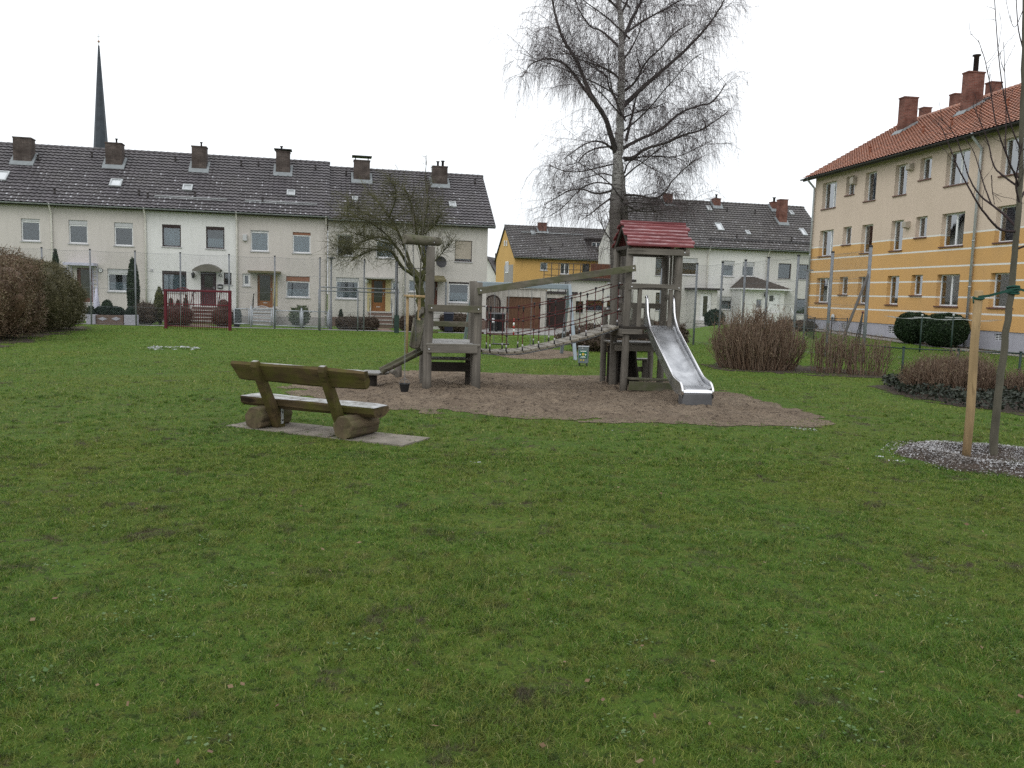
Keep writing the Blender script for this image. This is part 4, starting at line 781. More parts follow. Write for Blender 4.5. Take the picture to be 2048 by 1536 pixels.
n = NT('mottled_sand'); p = n.co('Position'); f = n.noise(p, 5, 8, .72, .5); c = n.mix(n.ramp(n.noise(p, .9, 5, .6), .3, .7), (.205,.157,.112), (.310,.246,.180)); c = n.mix(n.ramp(f, .35, .6), n.mix(.55, c, (.085,.06,.045)), c); g = n.noise(p, 120, 3, .7); c = n.mix(n.ramp(g, .56, .72), c, (.36,.30,.24))  # dark mottling in the colour stands in for shading of the trodden relief
c = n.mix(n.ramp(n.noise(p, 14, 6, .8), .535, .60), c, (.062,.046,.035)); n.bsdf(c, .95, n.bump(n.noise(p, 13, 9, .82), 1.0, .07), 0, .15); MT['sand'] = n.mat
MT['soil'] = simple('dark_bed_soil', (.05,.036,.027), .95, .35, 6, .8, 40, bd=.03); MT['asphalt'] = simple('pale_worn_paving', (.24,.235,.225), .9, .15, 1.5, .3, 60); MT['slab'] = simple('concrete_slab', (.20,.178,.15), .95, .34, 3.5, .4, 60)
def edge_dist(P, x, y):
    d = np.full(len(x), 9e9)
    for (ax, ay), (bx, by) in zip(P, np.roll(P, -1, 0)):
        vx, vy = bx-ax, by-ay; t = np.clip(((x-ax)*vx+(y-ay)*vy)/(vx*vx+vy*vy+1e-12), 0, 1); d = np.minimum(d, np.hypot(x-ax-vx*t, y-ay-vy*t))
    return d
def polygrid(name, pts, mat, step, lift, relief=0.0, nf=2.0, kind='structure', edge=0.0, seed=0.0):
    P = np.array([(q[0], q[1]) for q in pts]); x0, y0 = P.min(0)-step; x1, y1 = P.max(0)+step
    xs = np.arange(x0, x1, step); ys = np.arange(y0, y1, step); X, Y = np.meshgrid(xs, ys); nx, ny = len(xs), len(ys)
    cx, cy = (X[:-1,:-1]+step/2).ravel(), (Y[:-1,:-1]+step/2).ravel()
    def wob(x, y): return (x+(vnoise(x*1.7+seed, y*1.7)-.5)*edge+(vnoise(x*5+seed, y*5)-.5)*edge*.6, y+(vnoise(x*1.7+40, y*1.7+seed)-.5)*edge+(vnoise(x*5+9, y*5)-.5)*edge*.6) if edge else (x, y)
    k = inside(P, *wob(cx, cy)); Z = G(X, Y)+lift
    if relief:                                                        # the heap flattens out towards its rim
        d = edge_dist(P, *wob(X.ravel(), Y.ravel())).reshape(X.shape); q = sst(0, .8, d)
        R = relief*(vnoise(X*nf+seed, Y*nf)-.5)*2 + relief*.6*(vnoise(X*nf*3.1, Y*nf*3.1+seed)-.5)*2 + relief*.35*(vnoise(X*nf*8, Y*nf*8)-.5)*2
        Z = G(X, Y)+.006+np.maximum(relief*.45+R, .0)*q
    idx = np.arange(nx*ny).reshape(ny, nx); Q = np.stack([idx[:-1,:-1], idx[:-1,1:], idx[1:,1:], idx[1:,:-1]], -1).reshape(-1,4)[k]
    V = np.stack([X.ravel(), Y.ravel(), Z.ravel()], 1); u, inv = np.unique(Q, return_inverse=True)
    o = np_mesh(name, V[u], inv.reshape(-1,4), None, mat, smooth=True); tag(o, kind=kind); return o
def smooth_poly(pts, it=2):
    P = np.array([(p[0], p[1]) for p in pts])
    for _ in range(it): Q = np.roll(P, -1, 0); P = np.stack([P*.75+Q*.25, P*.25+Q*.75], 1).reshape(-1,2)
    return P
ax_ = np.concatenate([np.linspace(-260,-42,14), np.arange(-40,40.1,1.0), np.linspace(42,260,14)]); ay_ = np.concatenate([np.linspace(-40,-2,6), np.arange(0,75.1,1.0), np.linspace(78,400,24)])
X, Y = np.meshgrid(ax_, ay_); Z = G(X, Y); i_ = np.arange(X.size).reshape(X.shape)
o = np_mesh('lawn', np.stack([X.ravel(),Y.ravel(),Z.ravel()],1), np.stack([i_[:-1,:-1],i_[:-1,1:],i_[1:,1:],i_[1:,:-1]],-1).reshape(-1,4), None, MT['lawn'], smooth=True); tag(o, kind='structure')
SAND = smooth_poly([gnd(*q) for q in ((598,792),(640,812),(800,819),(1000,836),(1200,846),(1450,852),(1640,853),(1700,845),(1560,806),(1440,785),(1400,764),(1200,752),(960,746),(780,741),(640,757),(548,773))])
SAND2 = smooth_poly([gnd(*q) for q in ((962,706),(1040,720),(1140,717),(1165,706),(1090,697),(990,696))])
polygrid('sand_pit', SAND, MT['sand'], .045, .012, .045, 2.9, edge=.6); polygrid('swing_sand', SAND2, MT['sand'], .07, .012, .03, 1.5, edge=.3)
FF = Frame(550, 41.6, AZL)                                            # the line of the tall net fence on the left
def FFp(s, n): p = FF.o + FF.d*s + FF.n*n; return (p.x, p.y)
s_of = lambda px, n=0: FF.hit(px, 600, n)[0]
polygrid('footpath', [FFp(-40,.05), FFp(s_of(960),.05), FFp(s_of(960)+9,.05), FFp(s_of(960)+9,1.6), FFp(-40,1.6)], MT['asphalt'], .2, .012)
polygrid('driveway', [FFp(s_of(975),1.62), FFp(s_of(1250),1.62), FFp(s_of(1250)+2,17.0), FFp(s_of(940)-1,17.0)], MT['asphalt'], .4, .016)
polygrid('garden_path', [FFp(s_of(757,1.6),1.62), FFp(s_of(786,1.6),1.62), FFp(s_of(776,8),6.6), FFp(s_of(752,8),6.6)], MT['paver_red'], .2, .012)
polygrid('garden_path', [FFp(s_of(378,1.6),1.62), FFp(s_of(428,1.6),1.62), FFp(s_of(426,8),5.9), FFp(s_of(390,8),5.9)], MT['paver_red'], .2, .012)
polygrid('paved_strip', [(FR.mat(sR0-3).translation.x-1.6, FR.mat(sR0-3).translation.y), (FR.mat(sR0-3).translation.x-.6, FR.mat(sR0-3).translation.y), tuple((FR.o+FR.d*(sR0+26)-FR.n*.9)[:2]), tuple((FR.o+FR.d*(sR0+26)-FR.n*1.9)[:2])], MT['asphalt'], .25, .012)
polygrid('border_soil', [tuple((FR.o+FR.d*(sR0+a)-FR.n*b)[:2]) for a, b in ((-1,.02),(26,.02),(26,.86),(-1,.86))], MT['soil'], .2, .02, .03, 2)
# ---------------------------------------------------------------- tall net fence on the left
ztF = FF.hit(549, 513)[1]; FP = (-10, 86, 182, 271.5, 361.5, 458.5, 549.5, 639.5, 728, 791)
HN = thing('net_fence', FF.o, 'tall grey chain-link net fence on slim posts along the front gardens', 'fence')
SP = [s_of(p) for p in FP]
for k, s in enumerate(SP):
    x, y = FFp(s, 0); mb = MB(); z = float(G(x,y)); mb.tube([(x,y,z-.2),(x,y,ztF)], .038, 8); mb.tube([(x,y,ztF),(x,y,ztF+.04)], .048, 8, 1); mb.build('post', [MT['pole'], MT['dark_metal']], HN)
def wires(zs, pts, r): # straight wires post to post
    m = MB()
    for dz in zs:
        for a, b in zip(pts[:-1], pts[1:]):
            h = 5; l = [(a[0]+(b[0]-a[0])*i/h, a[1]+(b[1]-a[1])*i/h, a[2]+(b[2]-a[2])*i/h+dz-.05*math.sin(math.pi*i/h)) for i in range(h+1)]; m.tube(l, r, 4, cap=False)
    return m
pts = [(*FFp(s,0), ztF-.03) for s in SP]; wires((0,-.85,-1.7,-2.55,-3.3), pts, .0045).build('tension_wire', MT['pole'], HN)
def chainlink(P0, P1, z0, z1, step, r):
    L = math.hypot(P1[0]-P0[0], P1[1]-P0[1]); d = np.array([(P1[0]-P0[0])/L, (P1[1]-P0[1])/L]); h = z1-z0; S = np.arange(-h, L, step); S2 = []
    for sg in (1, -1):
        a0 = S if sg == 1 else S+h; a1 = a0+sg*h; za, zb = np.full_like(a0, z0), np.full_like(a0, z1)
        f0 = np.clip(a0, 0, L); f1 = np.clip(a1, 0, L); zz0 = z0+(f0-a0)*sg; zz1 = z0+(f1-a0)*sg
        k = np.abs(f1-f0) > .05; S2.append(np.stack([np.stack([P0[0]+d[0]*f0, P0[1]+d[1]*f0, zz0],1), np.stack([P0[0]+d[0]*f1, P0[1]+d[1]*f1, zz1],1)],1)[k])
    P = np.concatenate(S2); return tubes(P, np.full(len(P), r), np.full(len(P), r))
v, q = chainlink(FFp(SP[0],0), FFp(SP[-2],0), ztF-3.5, ztF-.05, .085, .0018); np_mesh('wire_mesh', v, q, None, MT['pole'], HN)
# street lamp, tube goal, red goal
p = Vector((*FFp(s_of(662,1.75),1.75),0)); p.z = float(G(p.x,p.y)); HLp = thing('street_lamp', p, 'slim grey street lamp with a flat mushroom head on the footpath', 'lamp')
zt = FF.hit(664, 519, 1.75)[1]-p.z
mb = MB(); mb.tube([(0,0,-.2),(0,0,1.0),(0,0,1.02),(0,0,zt)], [.07,.07,.05,.045], 10); mb.build('pole', MT['pole'], HLp, True)
mb = MB(); mb.tube([(0,0,zt),(0,0,zt+.05)], .09, 12); mb.tube([(0,0,zt+.05),(0,0,zt+.09),(0,0,zt+.13)], [.22,.24,.1], 16); mb.build('lamp_head', MT['pole'], HLp, True)
YG = 40.2; g0, g1 = base(640, YG), base(795, YG+1.2); HT = thing('goal_frame', g0, 'plain grey tube goal frame with two rails before the gardens', 'goal'); zt = at(640, 574, YG).z
d = (g1-g0).normalized(); back = Vector((-d.y, d.x, 0))*.55
for nm, a, b in (('post', g0, g0+Vector((0,0,zt-g0.z))), ('post', g1, Vector((g1.x,g1.y,zt))), ('crossbar', Vector((g0.x,g0.y,zt)), Vector((g1.x,g1.y,zt))), ('post', g0+back, Vector((g0+back).to_tuple()[:2]+(zt-.1,))), ('post', g1+back, Vector((g1+back).to_tuple()[:2]+(zt-.1,))),
     ('back_rail', Vector((g0+back).to_tuple()[:2]+(zt-.18,)), Vector((g1+back).to_tuple()[:2]+(zt-.18,))), ('middle_post', (g0+g1)/2+back, Vector(((g0+g1)/2+back).to_tuple()[:2]+(zt-.1,)))):
    mb = MB(); mb.tube([a, b], .035 if 'post' in nm else .03, 8); mb.build(nm, MT['pole'], HT)
MT['goal_red'] = simple('dark_red_goal_paint', (.10,.010,.018), .45, .2, 4, .05); MT['goal_bar'] = simple('dark_red_bars', (.115,.014,.02), .5, .2, 4, .05)
p0, p1 = gnd(332, 657), gnd(460, 661.5); HRg = thing('red_goal', p0, 'dark red metal bar goal standing at the far edge of the lawn', 'goal'); zt = at(331, 578, p0.y).z; zt2 = at(460.5, 581, p1.y).z; d = (p1-p0).normalized(); up = Vector((0,0,1))
for a, z in ((p0, zt), (p1, zt2)): mb = MB(); mb.bar(a-up*.2, Vector((a.x,a.y,z)), .10, .12, d); mb.build('post', MT['goal_red'], HRg, bev=.01)
mb = MB(); mb.bar(Vector((p0.x,p0.y,zt-.05)), Vector((p1.x,p1.y,zt2-.05)), .09, .09); mb.build('crossbar', MT['goal_red'], HRg, bev=.01)
bk = Vector((-d.y, d.x, 0)); mb = MB(); hm = (zt-p0.z)*.63
mb.bar(p0+up*hm+bk*.06, p1+up*hm+bk*.06, .04, .04); mb.build('middle_rail', MT['goal_bar'], HRg); mb = MB(); mb.bar(p0+up*.12+bk*.06, p1+up*.12+bk*.06, .03, .03); mb.build('bottom_rail', MT['goal_bar'], HRg)
nb = 30
for i in range(1, nb): a = p0.lerp(p1, i/nb)+bk*.06; mb = MB(); mb.tube([a+up*.02, Vector((a.x,a.y,zt+(zt2-zt)*i/nb-.09))], .0125, 6); mb.build('bar', MT['goal_bar'], HRg)
mb = MB(); mb.tube([p0.lerp(p1,.1+.22*k/8)+bk*.3+up*(zt-p0.z-.02+.09*math.sin(math.pi*k/8)) for k in range(9)], .02, 6); mb.build('rear_hoop', MT['goal_bar'], HRg)
# garden fence with gate
def ffz(px, py, n): s, z = FF.hit(px, py, n); x, y = FFp(s, n); return Vector((x, y, z))
HGf = thing('garden_fence', ffz(545, 655, 1.8), 'low silver tube and wire garden fence with a slatted gate', 'fence')
def panel(pa, pb, ya, yb, za, zb, nm, slats=False):
    a0, a1, b0, b1 = ffz(pa, za, 1.8), ffz(pa, ya, 1.8), ffz(pb, zb, 1.8), ffz(pb, yb, 1.8); mb = MB()
    for u, w in ((a0,a1),(b0,b1),(a1,b1),(a0,b0)): mb.tube([u, w], .03, 6)
    if slats:
        for k in range(4): t = .25+.2*k; mb.bar(a0.lerp(a1,t), b0.lerp(b1,t), .02, .05)
        mb.tube([a1.lerp(b1,i/10)+Vector((0,0,.16*math.sin(math.pi*i/10))) for i in range(11)], .022, 6)
    else:
        for k in range(1, 24): mb.tube([a0.lerp(b0,k/24), a1.lerp(b1,k/24)], .003, 3, cap=False)
        for k in range(1, 10): mb.tube([a0.lerp(a1,k/10), b0.lerp(b1,k/10)], .003, 3, cap=False)
    mb.build(nm, MT['silver'], HGf)
panel(468.5, 498, 617.5, 617.5, 647, 648, 'panel'); panel(505, 543, 618, 619, 649, 651, 'gate', True); panel(551, 600.5, 621, 622, 651, 653, 'panel'); panel(605.5, 655, 622, 624, 653, 655, 'panel')
for px, y0, y1 in ((502,612,652),(547,614,653),(603,617,655),(658,620,657)): a = ffz(px, y1+2, 1.8); b = ffz(px, y0, 1.8); mb = MB(); mb.tube([a, b], .04, 8); mb.tube([b, b+Vector((0,0,.03))], [.04,.02], 8); mb.build('post', MT['silver'], HGf)
# low garden wall with planters
HW_ = thing('garden_wall', ffz(220, 644, .5), 'low brown garden wall with pale diamond tiles and grey planters', 'wall')
def ffbox(pa, pb, yt, yb, n0, n1, nm, mat, par):
    sa, zt = FF.hit(pa, yt, n0); sb, zb = FF.hit(pb, yb, n0); mb = MB(); P = lambda s, n, z: (*FFp(s,n), z)
    mb.prism([P(sa,n0,zb-.15),P(sb,n0,zb-.15),P(sb,n0,zt),P(sa,n0,zt)], FF.n*(n1-n0)); return mb.build(nm, mat, par, bev=.01), sa, sb, zt, zb
ffbox(191.5, 247, 630, 646, .55, .8, 'wall', MT['plinth_brown'], HW_); ffbox(172, 190.5, 629, 646, .45, .95, 'planter', MT['plinth_blue'], HW_); ffbox(248, 273, 630, 648, .45, .95, 'planter', MT['plinth_blue'], HW_)
for pc in (205, 232):
    c = ffz(pc, 637.5, .545); mb = MB(); mb.prism([c-FF.d*.22, c-up*.09, c+FF.d*.22, c+up*.09], -FF.n*.012); mb.build('diamond_tile', MT['plinth_blue'], HW_)
# ---------------------------------------------------------------- net fence on the right, poles stepping towards the block
def tall(px, py_top, H):
    lo, hi = 6.0, 120.0
    for _ in range(50):
        Y = (lo+hi)/2
        if at(px, py_top, Y).z - base(px, Y).z < H: lo = Y
        else: hi = Y
    return base(px, Y), at(px, py_top, Y)
HN2 = thing('net_fence', tall(1525, 516, 3.4)[0], 'tall grey net fence between the far row and the ochre block with a slanting brace', 'fence')
PP = [tall(px, py, 3.4) for px, py in ((1317, 536), (1386.5, 528), (1436.5, 525), (1481.5, 521), (1526.5, 516), (1585, 512), (1651.5, 505), (1725, 493.5))]
for k, (b, t) in enumerate(PP):
    mb = MB(); t = Vector((b.x, b.y, b.z+3.4)); PP[k] = (b, t); mb.tube([b-up*.2, t], .052 if k > 5 else .045, 8); mb.tube([t, t+up*.05], .058, 8, 1); mb.build('post', [MT['pole_light'], MT['dark_metal']], HN2)
wires((0,-.8,-1.6,-2.4,-3.2), [tuple(t-up*.05) for b, t in PP], .004).build('tension_wire', MT['pole'], HN2)
parts = []
for (b, t), (b2, t2) in zip(PP[:-1], PP[1:]): parts.append(chainlink((b.x,b.y), (b2.x,b2.y), min(b.z,b2.z)+.05, min(t.z,t2.z)-.05, .09, .0016))
v, q = merge(parts); np_mesh('wire_mesh', v, q, None, MT['pole'], HN2)
b, t = PP[7]; e = gnd(1668, 712); e = Vector((b.x-.95, b.y+.9, float(G(b.x-.95,b.y+.9)))); mb = MB(); mb.tube([at(1669, 668, b.y-.4)-up*.9, t-up*.75], .04, 8); mb.build('brace', MT['pole_dark'], HN2)
b = base(1606, 36); z = at(1606, 540, 36).z; H_ = thing('street_lamp', b, 'small T-headed lamp post in front of the far cream house', 'lamp'); mb = MB(); mb.tube([b-up*.2, Vector((b.x,b.y,z))], .045, 8); mb.build('pole', MT['pole'], H_); mb = MB(); mb.bar(Vector((b.x-.22,b.y,z)), Vector((b.x+.22,b.y,z)), .12, .05); mb.build('lamp_head', MT['pole'], H_)
# low green wire fence before the block
def run_fence(label, pts, H, pm, name='wire_fence'):
    h = thing(name, pts[0], label, 'fence')
    for p in pts: mb = MB(); mb.tube([p-up*.15, p+up*H], .028, 8); mb.tube([p+up*H, p+up*(H+.03)], .034, 8); mb.build('post', MT[pm], h)
    m = MB()
    for a, b in zip(pts[:-1], pts[1:]): m.tube([a+up*(H-.02), b+up*(H-.02)], .016, 6)
    m.build('top_rail', MT[pm], h); parts = [chainlink((a.x,a.y),(b.x,b.y), min(a.z,b.z)+.03, min(a.z,b.z)+H-.03, .07, .0022) for a, b in zip(pts[:-1], pts[1:])]
    v, q = merge(parts); np_mesh('wire_mesh', v, q, None, MT[pm], h); return h
MT['green_metal'] = simple('dark_green_metal', (.015,.035,.028), .5, .3, 5, .05)
fp = [base(1700, 21.6), base(1803, 19.9), base(1912, 19.6), base(2036, 19.2), base(2170, 18.9)]; run_fence('low dark green wire fence behind the trimmed brown shrubs', fp, .72, 'green_metal')
fp = [base(1612, 41.0), base(1627, 38.4), base(1661, 38.0), base(1692, 37.6)]; run_fence('dark railing at the corner of the ochre apartment block', fp, 1.0, 'dark_metal', 'metal_railing')
for px, Y, lab in ((1839, 31.5, 'green clothes-line post before the round evergreen bushes, dark and thin'), (1901, 31.0, 'green clothes-line post with a pale cap before the round evergreen bushes')):
    b = base(px, Y); h = thing('clothes_post', b, lab, 'post', 'clothes-line posts'); z = at(px, 632, Y).z; mb = MB(); mb.tube([b-up*.1, Vector((b.x,b.y,z))], .03, 8); mb.build('pole', MT['green_metal'], h); mb = MB(); mb.bar(Vector((b.x-.3,b.y,z-.05)), Vector((b.x+.3,b.y,z-.05)), .03, .03); mb.tube([Vector((b.x,b.y,z)), Vector((b.x,b.y,z+.07))], .04, 8); mb.build('arm', MT['zinc'], h)
b0, b1 = base(1770, 32), base(1990, 30.5); z0 = at(1839, 634, 31.5).z
mb = MB()
for o in (-.25, 0, .25): mb.tube([Vector((b0.x+(b1.x-b0.x)*i/10, b0.y+(b1.y-b0.y)*i/10+o, z0-.08*math.sin(math.pi*((i/10*3)%1)))) for i in range(11)], .006, 4)
tag(mb.build('clothes_line', MT['zinc'], origin=b0), 'thin pale clothes lines strung between green posts', 'clothes line')
b = base(1712, 33.0); h = thing('clothes_dryer', b, 'folded red-tipped rotary dryer standing at the plinth of the ochre block', 'dryer'); 
for dx in (-.12, .0, .1): mb = MB(); mb.tube([b+Vector((dx,0,0)), Vector((b.x+.16, b.y, at(1729, 625, 33).z))], .02, 6); mb.build('arm', MT['dark_metal'], h)
mb = MB(); zz = at(1729, 625, 33).z; mb.ball((b.x+.16,b.y,zz), .05); mb.build('cap', MT['goal_red'], h)
# bins, bollard, parasol
def bin_(px, Y, lab, col, w=.5, hh=1.0, d=.55, grp=None):
    b = base(px, Y); h = thing('wheelie_bin', b, lab, 'bin', grp); mb = MB()
    mb.add([(-w*.4,-d*.38,.06),(w*.4,-d*.38,.06),(w*.4,d*.38,.06),(-w*.4,d*.38,.06),(-w*.5,-d*.5,hh),(w*.5,-d*.5,hh),(w*.5,d*.5,hh),(-w*.5,d*.5,hh)], [(0,3,2,1),(4,5,6,7),(0,1,5,4),(1,2,6,5),(2,3,7,6),(3,0,4,7)]); mb.build('body', MT[col], h, True, bev=.03)
    mb = MB(); mb.prism([(-w*.54,-d*.56,hh+.003),(-w*.54,d*.52,hh+.003),(-w*.54,d*.52,hh+.09),(-w*.54,-d*.1,hh+.12),(-w*.54,-d*.56,hh+.05)], (w*1.08,0,0)); mb.build('lid', MT[col], h, True, bev=.015)
    for sx in (-1,1): mb = MB(); mb.tube([(sx*w*.42-.03,d*.4,.1),(sx*w*.42+.03,d*.4,.1)], .1, 12); mb.build('wheel', MT['black'], h, True)
    return h
hb = bin_(985.5, 49, 'black wheelie bin with a white sticker beside the arched garage door', 'black', grp='black bins at the garage'); mb = MB(); mb.box(-.05,.1,-.262,-.25,.55,.8); mb.build('sticker', MT['white_paint'], hb, True)
bin_(1001, 49.6, 'black wheelie bin without sticker, right of its twin by the garage', 'black', grp='black bins at the garage'); bin_(897, 44.5, 'blue-lidded dark bin behind the hedge of the end house', 'blue_bin', .48, .95)
b = base(1027, 43.0); h = thing('bollard', b, 'red and white striped bollard on the driveway', 'bollard'); mb = MB()
for k in range(5): mb.tube([b+up*(.16*k-.02*(k==0)), b+up*(.16*(k+1))], .045, 10, k % 2)
mb.ball(b+up*.8, .046, m=0); mb.build('post', [MT['bollard_red'], MT['white_paint']], h)
b = Vector((*FFp(s_of(193,3.2),3.2),0)); b.z = float(G(b.x,b.y)); h = thing('parasol', b, 'folded grey parasol standing by the lilac porch', 'parasol'); zt = FF.hit(195, 573, 3.2)[1]-b.z; mb = MB(); mb.tube([(0,0,0),(0,0,zt)], .025, 8); mb.build('pole', MT['zinc'], h, True)
mb = MB(); mb.tube([(0,0,zt*.28),(0,0,zt*.32),(0,0,zt*.6),(0,0,zt*.95)], [.22,.2,.12,.03], 12, rough=.12); mb.build('canopy', MT['lilac'], h, True); mb = MB(); mb.tube([(0,0,0),(0,0,.07)], [.3,.25], 14); mb.build('base', MT['concrete'], h, True)
b = base(793, 40.8); h = thing('dark_post', b, 'tall thin black post by the steps of the grey-cream house', 'post'); zt = at(790.5, 523, 40.8).z; mb = MB(); mb.tube([b-up*.1, Vector((b.x,b.y,zt))], .03, 8); mb.build('pole', MT['dark_metal'], h); mb = MB(); mb.bar(Vector((b.x,b.y,zt-.28)), Vector((b.x+1.7,b.y+.4,zt-.30)), .03, .03); mb.build('arm', MT['dark_metal'], h); mb = MB(); mb.bar(b, b+up*.85, .22, .14); mb.build('foot', MT['green_metal'], h)
# ================================================================== PLAYGROUND
MT['wz'] = weathered('grey_timber_upright', (.155,.140,.120), (1,1,.09), .5); MT['wx'] = weathered('grey_timber_lying', (.165,.150,.128), (.09,1,1), .5)
MT['wzg'] = weathered('mossy_timber_upright', (.135,.120,.095), (1,1,.09), .5, .45); MT['wxg'] = weathered('mossy_timber_lying', (.15,.135,.105), (.09,1,1), .5, .5)
MT['wx_frost'] = weathered('frosted_deck_timber', (.17,.155,.135), (.09,1,1), .5, .1, frost=.35); MT['wdark'] = weathered('dark_timber', (.045,.038,.031), (.09,1,1), .5)  # wdark: a darker timber for rafters, tower deck, inner boards and lower panels
MT['bolt'] = simple('bright_bolt', (.6,.6,.62), .3, .1, 5, 0, metal=.7); MT['rope'] = simple('dark_red_rope', (.07,.014,.013), .8, .25, 30, .3, 200); MT['chain'] = simple('grey_chain', (.15,.155,.16), .5, .2, 20, 0, metal=.3)
n = NT('red_stained_boards'); p = n.co('Object'); s_ = n.co('Object', (.5,3,3)); f = n.noise(s_, 3, 7, .7); c = n.mix(n.ramp(f, .35, .65), (.110,.022,.026), (.20,.050,.053)); nz = n.sep(n.n('ShaderNodeNewGeometry').outputs['Normal'])[2]
c = n.mix(n.math('MULTIPLY', n.ramp(n.noise(n.co('Object',(1,6,6)), 3.5, 8, .75), .46, .66), n.math('MULTIPLY', n.ramp(nz, .3, .85), .75)), c, (.50,.40,.41)); c = n.mix(n.ramp(n.noise(p, 2.5, 5, .6), .62, .8), c, (.05,.02,.02)); n.bsdf(c, .6, n.bump(f, .3, .006), 0, .35); MT['red_board'] = n.mat
n = NT('brushed_steel'); p = n.co('Object'); f = n.noise(n.co('Object',(14,1.2,1.2)), 4, 6, .7); c = n.mix(n.ramp(n.noise(p, 2.6, 6, .65, .6), .35, .65), (.36,.37,.39), (.64,.65,.67)); n.bsdf(c, n.math('ADD', .24, n.math('MULTIPLY', n.noise(p, 3.5, 5), .25)), n.bump(f, .06, .003), 1.0, .5); MT['slide'] = n.mat
MT['slide_skirt'] = simple('dull_steel_skirt', (.13,.13,.135), .5, .2, 3, .1, metal=.6); MT['rim'] = simple('bright_steel_rim', (.8,.8,.82), .22, .06, 5, 0, metal=1.0)
X3 = Vector
def post(mb, fr, x, y, z0, z1, r, lean=(0,0), n=10, m=0):
    a = fr.o+fr.d*x+fr.n*y; b = fr.o+fr.d*(x+lean[0])+fr.n*(y+lean[1]); pts = []
    for k in range(7): t = k/6; q = a.lerp(b, t); pts.append((q.x+random.uniform(-.006,.006), q.y+random.uniform(-.006,.006), z0+(z1-z0)*t))
    mb.tube(pts, [r*(1.06-.1*k/6) for k in range(7)], n, m, rough=.05)
def loc(fr, x, y, z): q = fr.o+fr.d*x+fr.n*y; return Vector((q.x, q.y, z))
def bolt(mb, fr, x, y, z, m=1): mb.tube([loc(fr,x,y,z), loc(fr,x,y-.014,z)], .014, 8, m)
# ---- tower
TF = Frame(1254, 15.3, 80); HT_ = thing('play_tower', TF.mat(0, 0), 'weathered wooden play tower with red board roof, steel slide and a counter below', 'play tower')
TX, TY = .94, .72
for x, y, ln in ((0,0,(.02,.01)),(TX,0,(.0,.0)),(0,TY,(.0,.0)),(TX,TY,(.02,0))): mb = MB(); post(mb, TF, x, y, -.2, 2.58, .066, ln); mb.build('post', MT['wz'], HT_)
def prt(nm, mt, *bars, bev=.008, bolts=()):
    mb = MB()
    for a, b, w, h in bars: mb.bar(loc(TF,*a), loc(TF,*b), w, h)
    for q in bolts: bolt(mb, TF, *q)
    return mb.build(nm, [MT[mt], MT['bolt']], HT_, bev=bev)
prt('deck', 'wdark', *[((-.06,-.02+i*.12,1.16),(TX+.06,-.02+i*.12,1.16),.11,.05) for i in range(7)]); prt('deck_beam','wx',((-.1,-.075,1.09),(TX*.3,-.075,1.09),.04,.09),bolts=()); prt('deck_beam','wx',((-.075,-.06,1.07),(-.075,TY+.06,1.07),.04,.13))
prt('eave_beam','wx',((-.05,-.08,2.52),(TX+.16,-.08,2.52),.05,.11),bolts=((TX+.06,-.105,2.52),)); prt('eave_beam','wx',((-.05,TY+.08,2.52),(TX+.16,TY+.08,2.52),.05,.11))
for x in (-.02, TX+.06): prt('rafter','wdark',((x,-.10,2.55),(x,TY/2,2.97),.05,.08),((x,TY+.10,2.55),(x,TY/2,2.97),.05,.08),((x,0,2.58),(x,TY,2.58),.05,.07))
mb = MB(); x0, x1 = -.06, TX+.22; e0, ez, ry, rz = -.15, 2.585, TY/2, 3.03; nr = 7
for side in (0, 1):
    for k in range(nr):
        t0, t1 = k/nr, (k+1)/nr+.03; ya, yb = e0+(ry-e0)*t0, e0+(ry-e0)*t1; za, zb = ez+(rz-ez)*t0, ez+(rz-ez)*t1
        if side: ya, yb = 2*ry-ya, 2*ry-yb
        j = random.uniform(-.035,.035); J = random.uniform(-.03,.03); lift = .035
        mb.prism([loc(TF,x0+j-.02*k*0,ya,za+lift*.6),loc(TF,x0+j,yb,zb+.0),loc(TF,x0+j,yb,zb+.028),loc(TF,x0+j,(ya*.6+yb*.4),za*.6+zb*.4+lift+.018),loc(TF,x0+j,ya,za+lift+.03)], TF.d*(x1-x0+J))
mb.bar(loc(TF,x0,ry,rz+.035),loc(TF,x1,ry,rz+.035),.10,.04); mb.build('roof', MT['red_board'], HT_, bev=.01)
prt('gable_board','blue_board' ,((.02,.12,2.72),(.02,TY/2-.06,2.93),.02,.07))
# curved rail over the slide entry
mb = MB(); P = []; n = 14
top = [loc(TF, -.0+.98*k/n, -.085, 1.95+.0) for k in range(n+1)]; bot = [loc(TF, .98*k/n, -.085, 1.83+.055*math.sin(math.pi*k/n)**.7) for k in range(n+1)]; mb.prism(bot+list(reversed(top)), TF.n*.045)
for x in (.05, .93): bolt(mb, TF, x, -.087, 1.89)
mb.build('entry_rail', [MT['wx'], MT['bolt']], HT_, bev=.006); prt('back_rail','wx',((0,TY+.07,1.90),(TX,TY+.07,1.90),.05,.1),((0,TY+.07,1.55),(TX,TY+.07,1.55),.05,.1))
for x in (.22, .80): prt('entry_slat','wz',((x,-.04,1.06),(x,-.04,1.86),.08,.035))
for y in (.1,.26,.42,.58): prt('side_slat','wz',((TX+.07,y,1.88),(TX+.07,y,2.5),.03,.12))
for y in (.14,.34,.54): prt('side_slat','wz',((TX+.07,y,1.05),(TX+.07,y,1.62),.03,.13))
prt('side_rail','wx',((TX+.05,-.02,1.72),(TX+.05,TY+.02,1.72),.05,.1)); prt('side_rail','wx',((TX+.05,-.02,1.12),(TX+.05,TY+.02,1.12),.05,.1))
for x in (.2,.42,.64): prt('back_slat','wz',((x,TY+.04,1.1),(x,TY+.04,1.58),.12,.03))
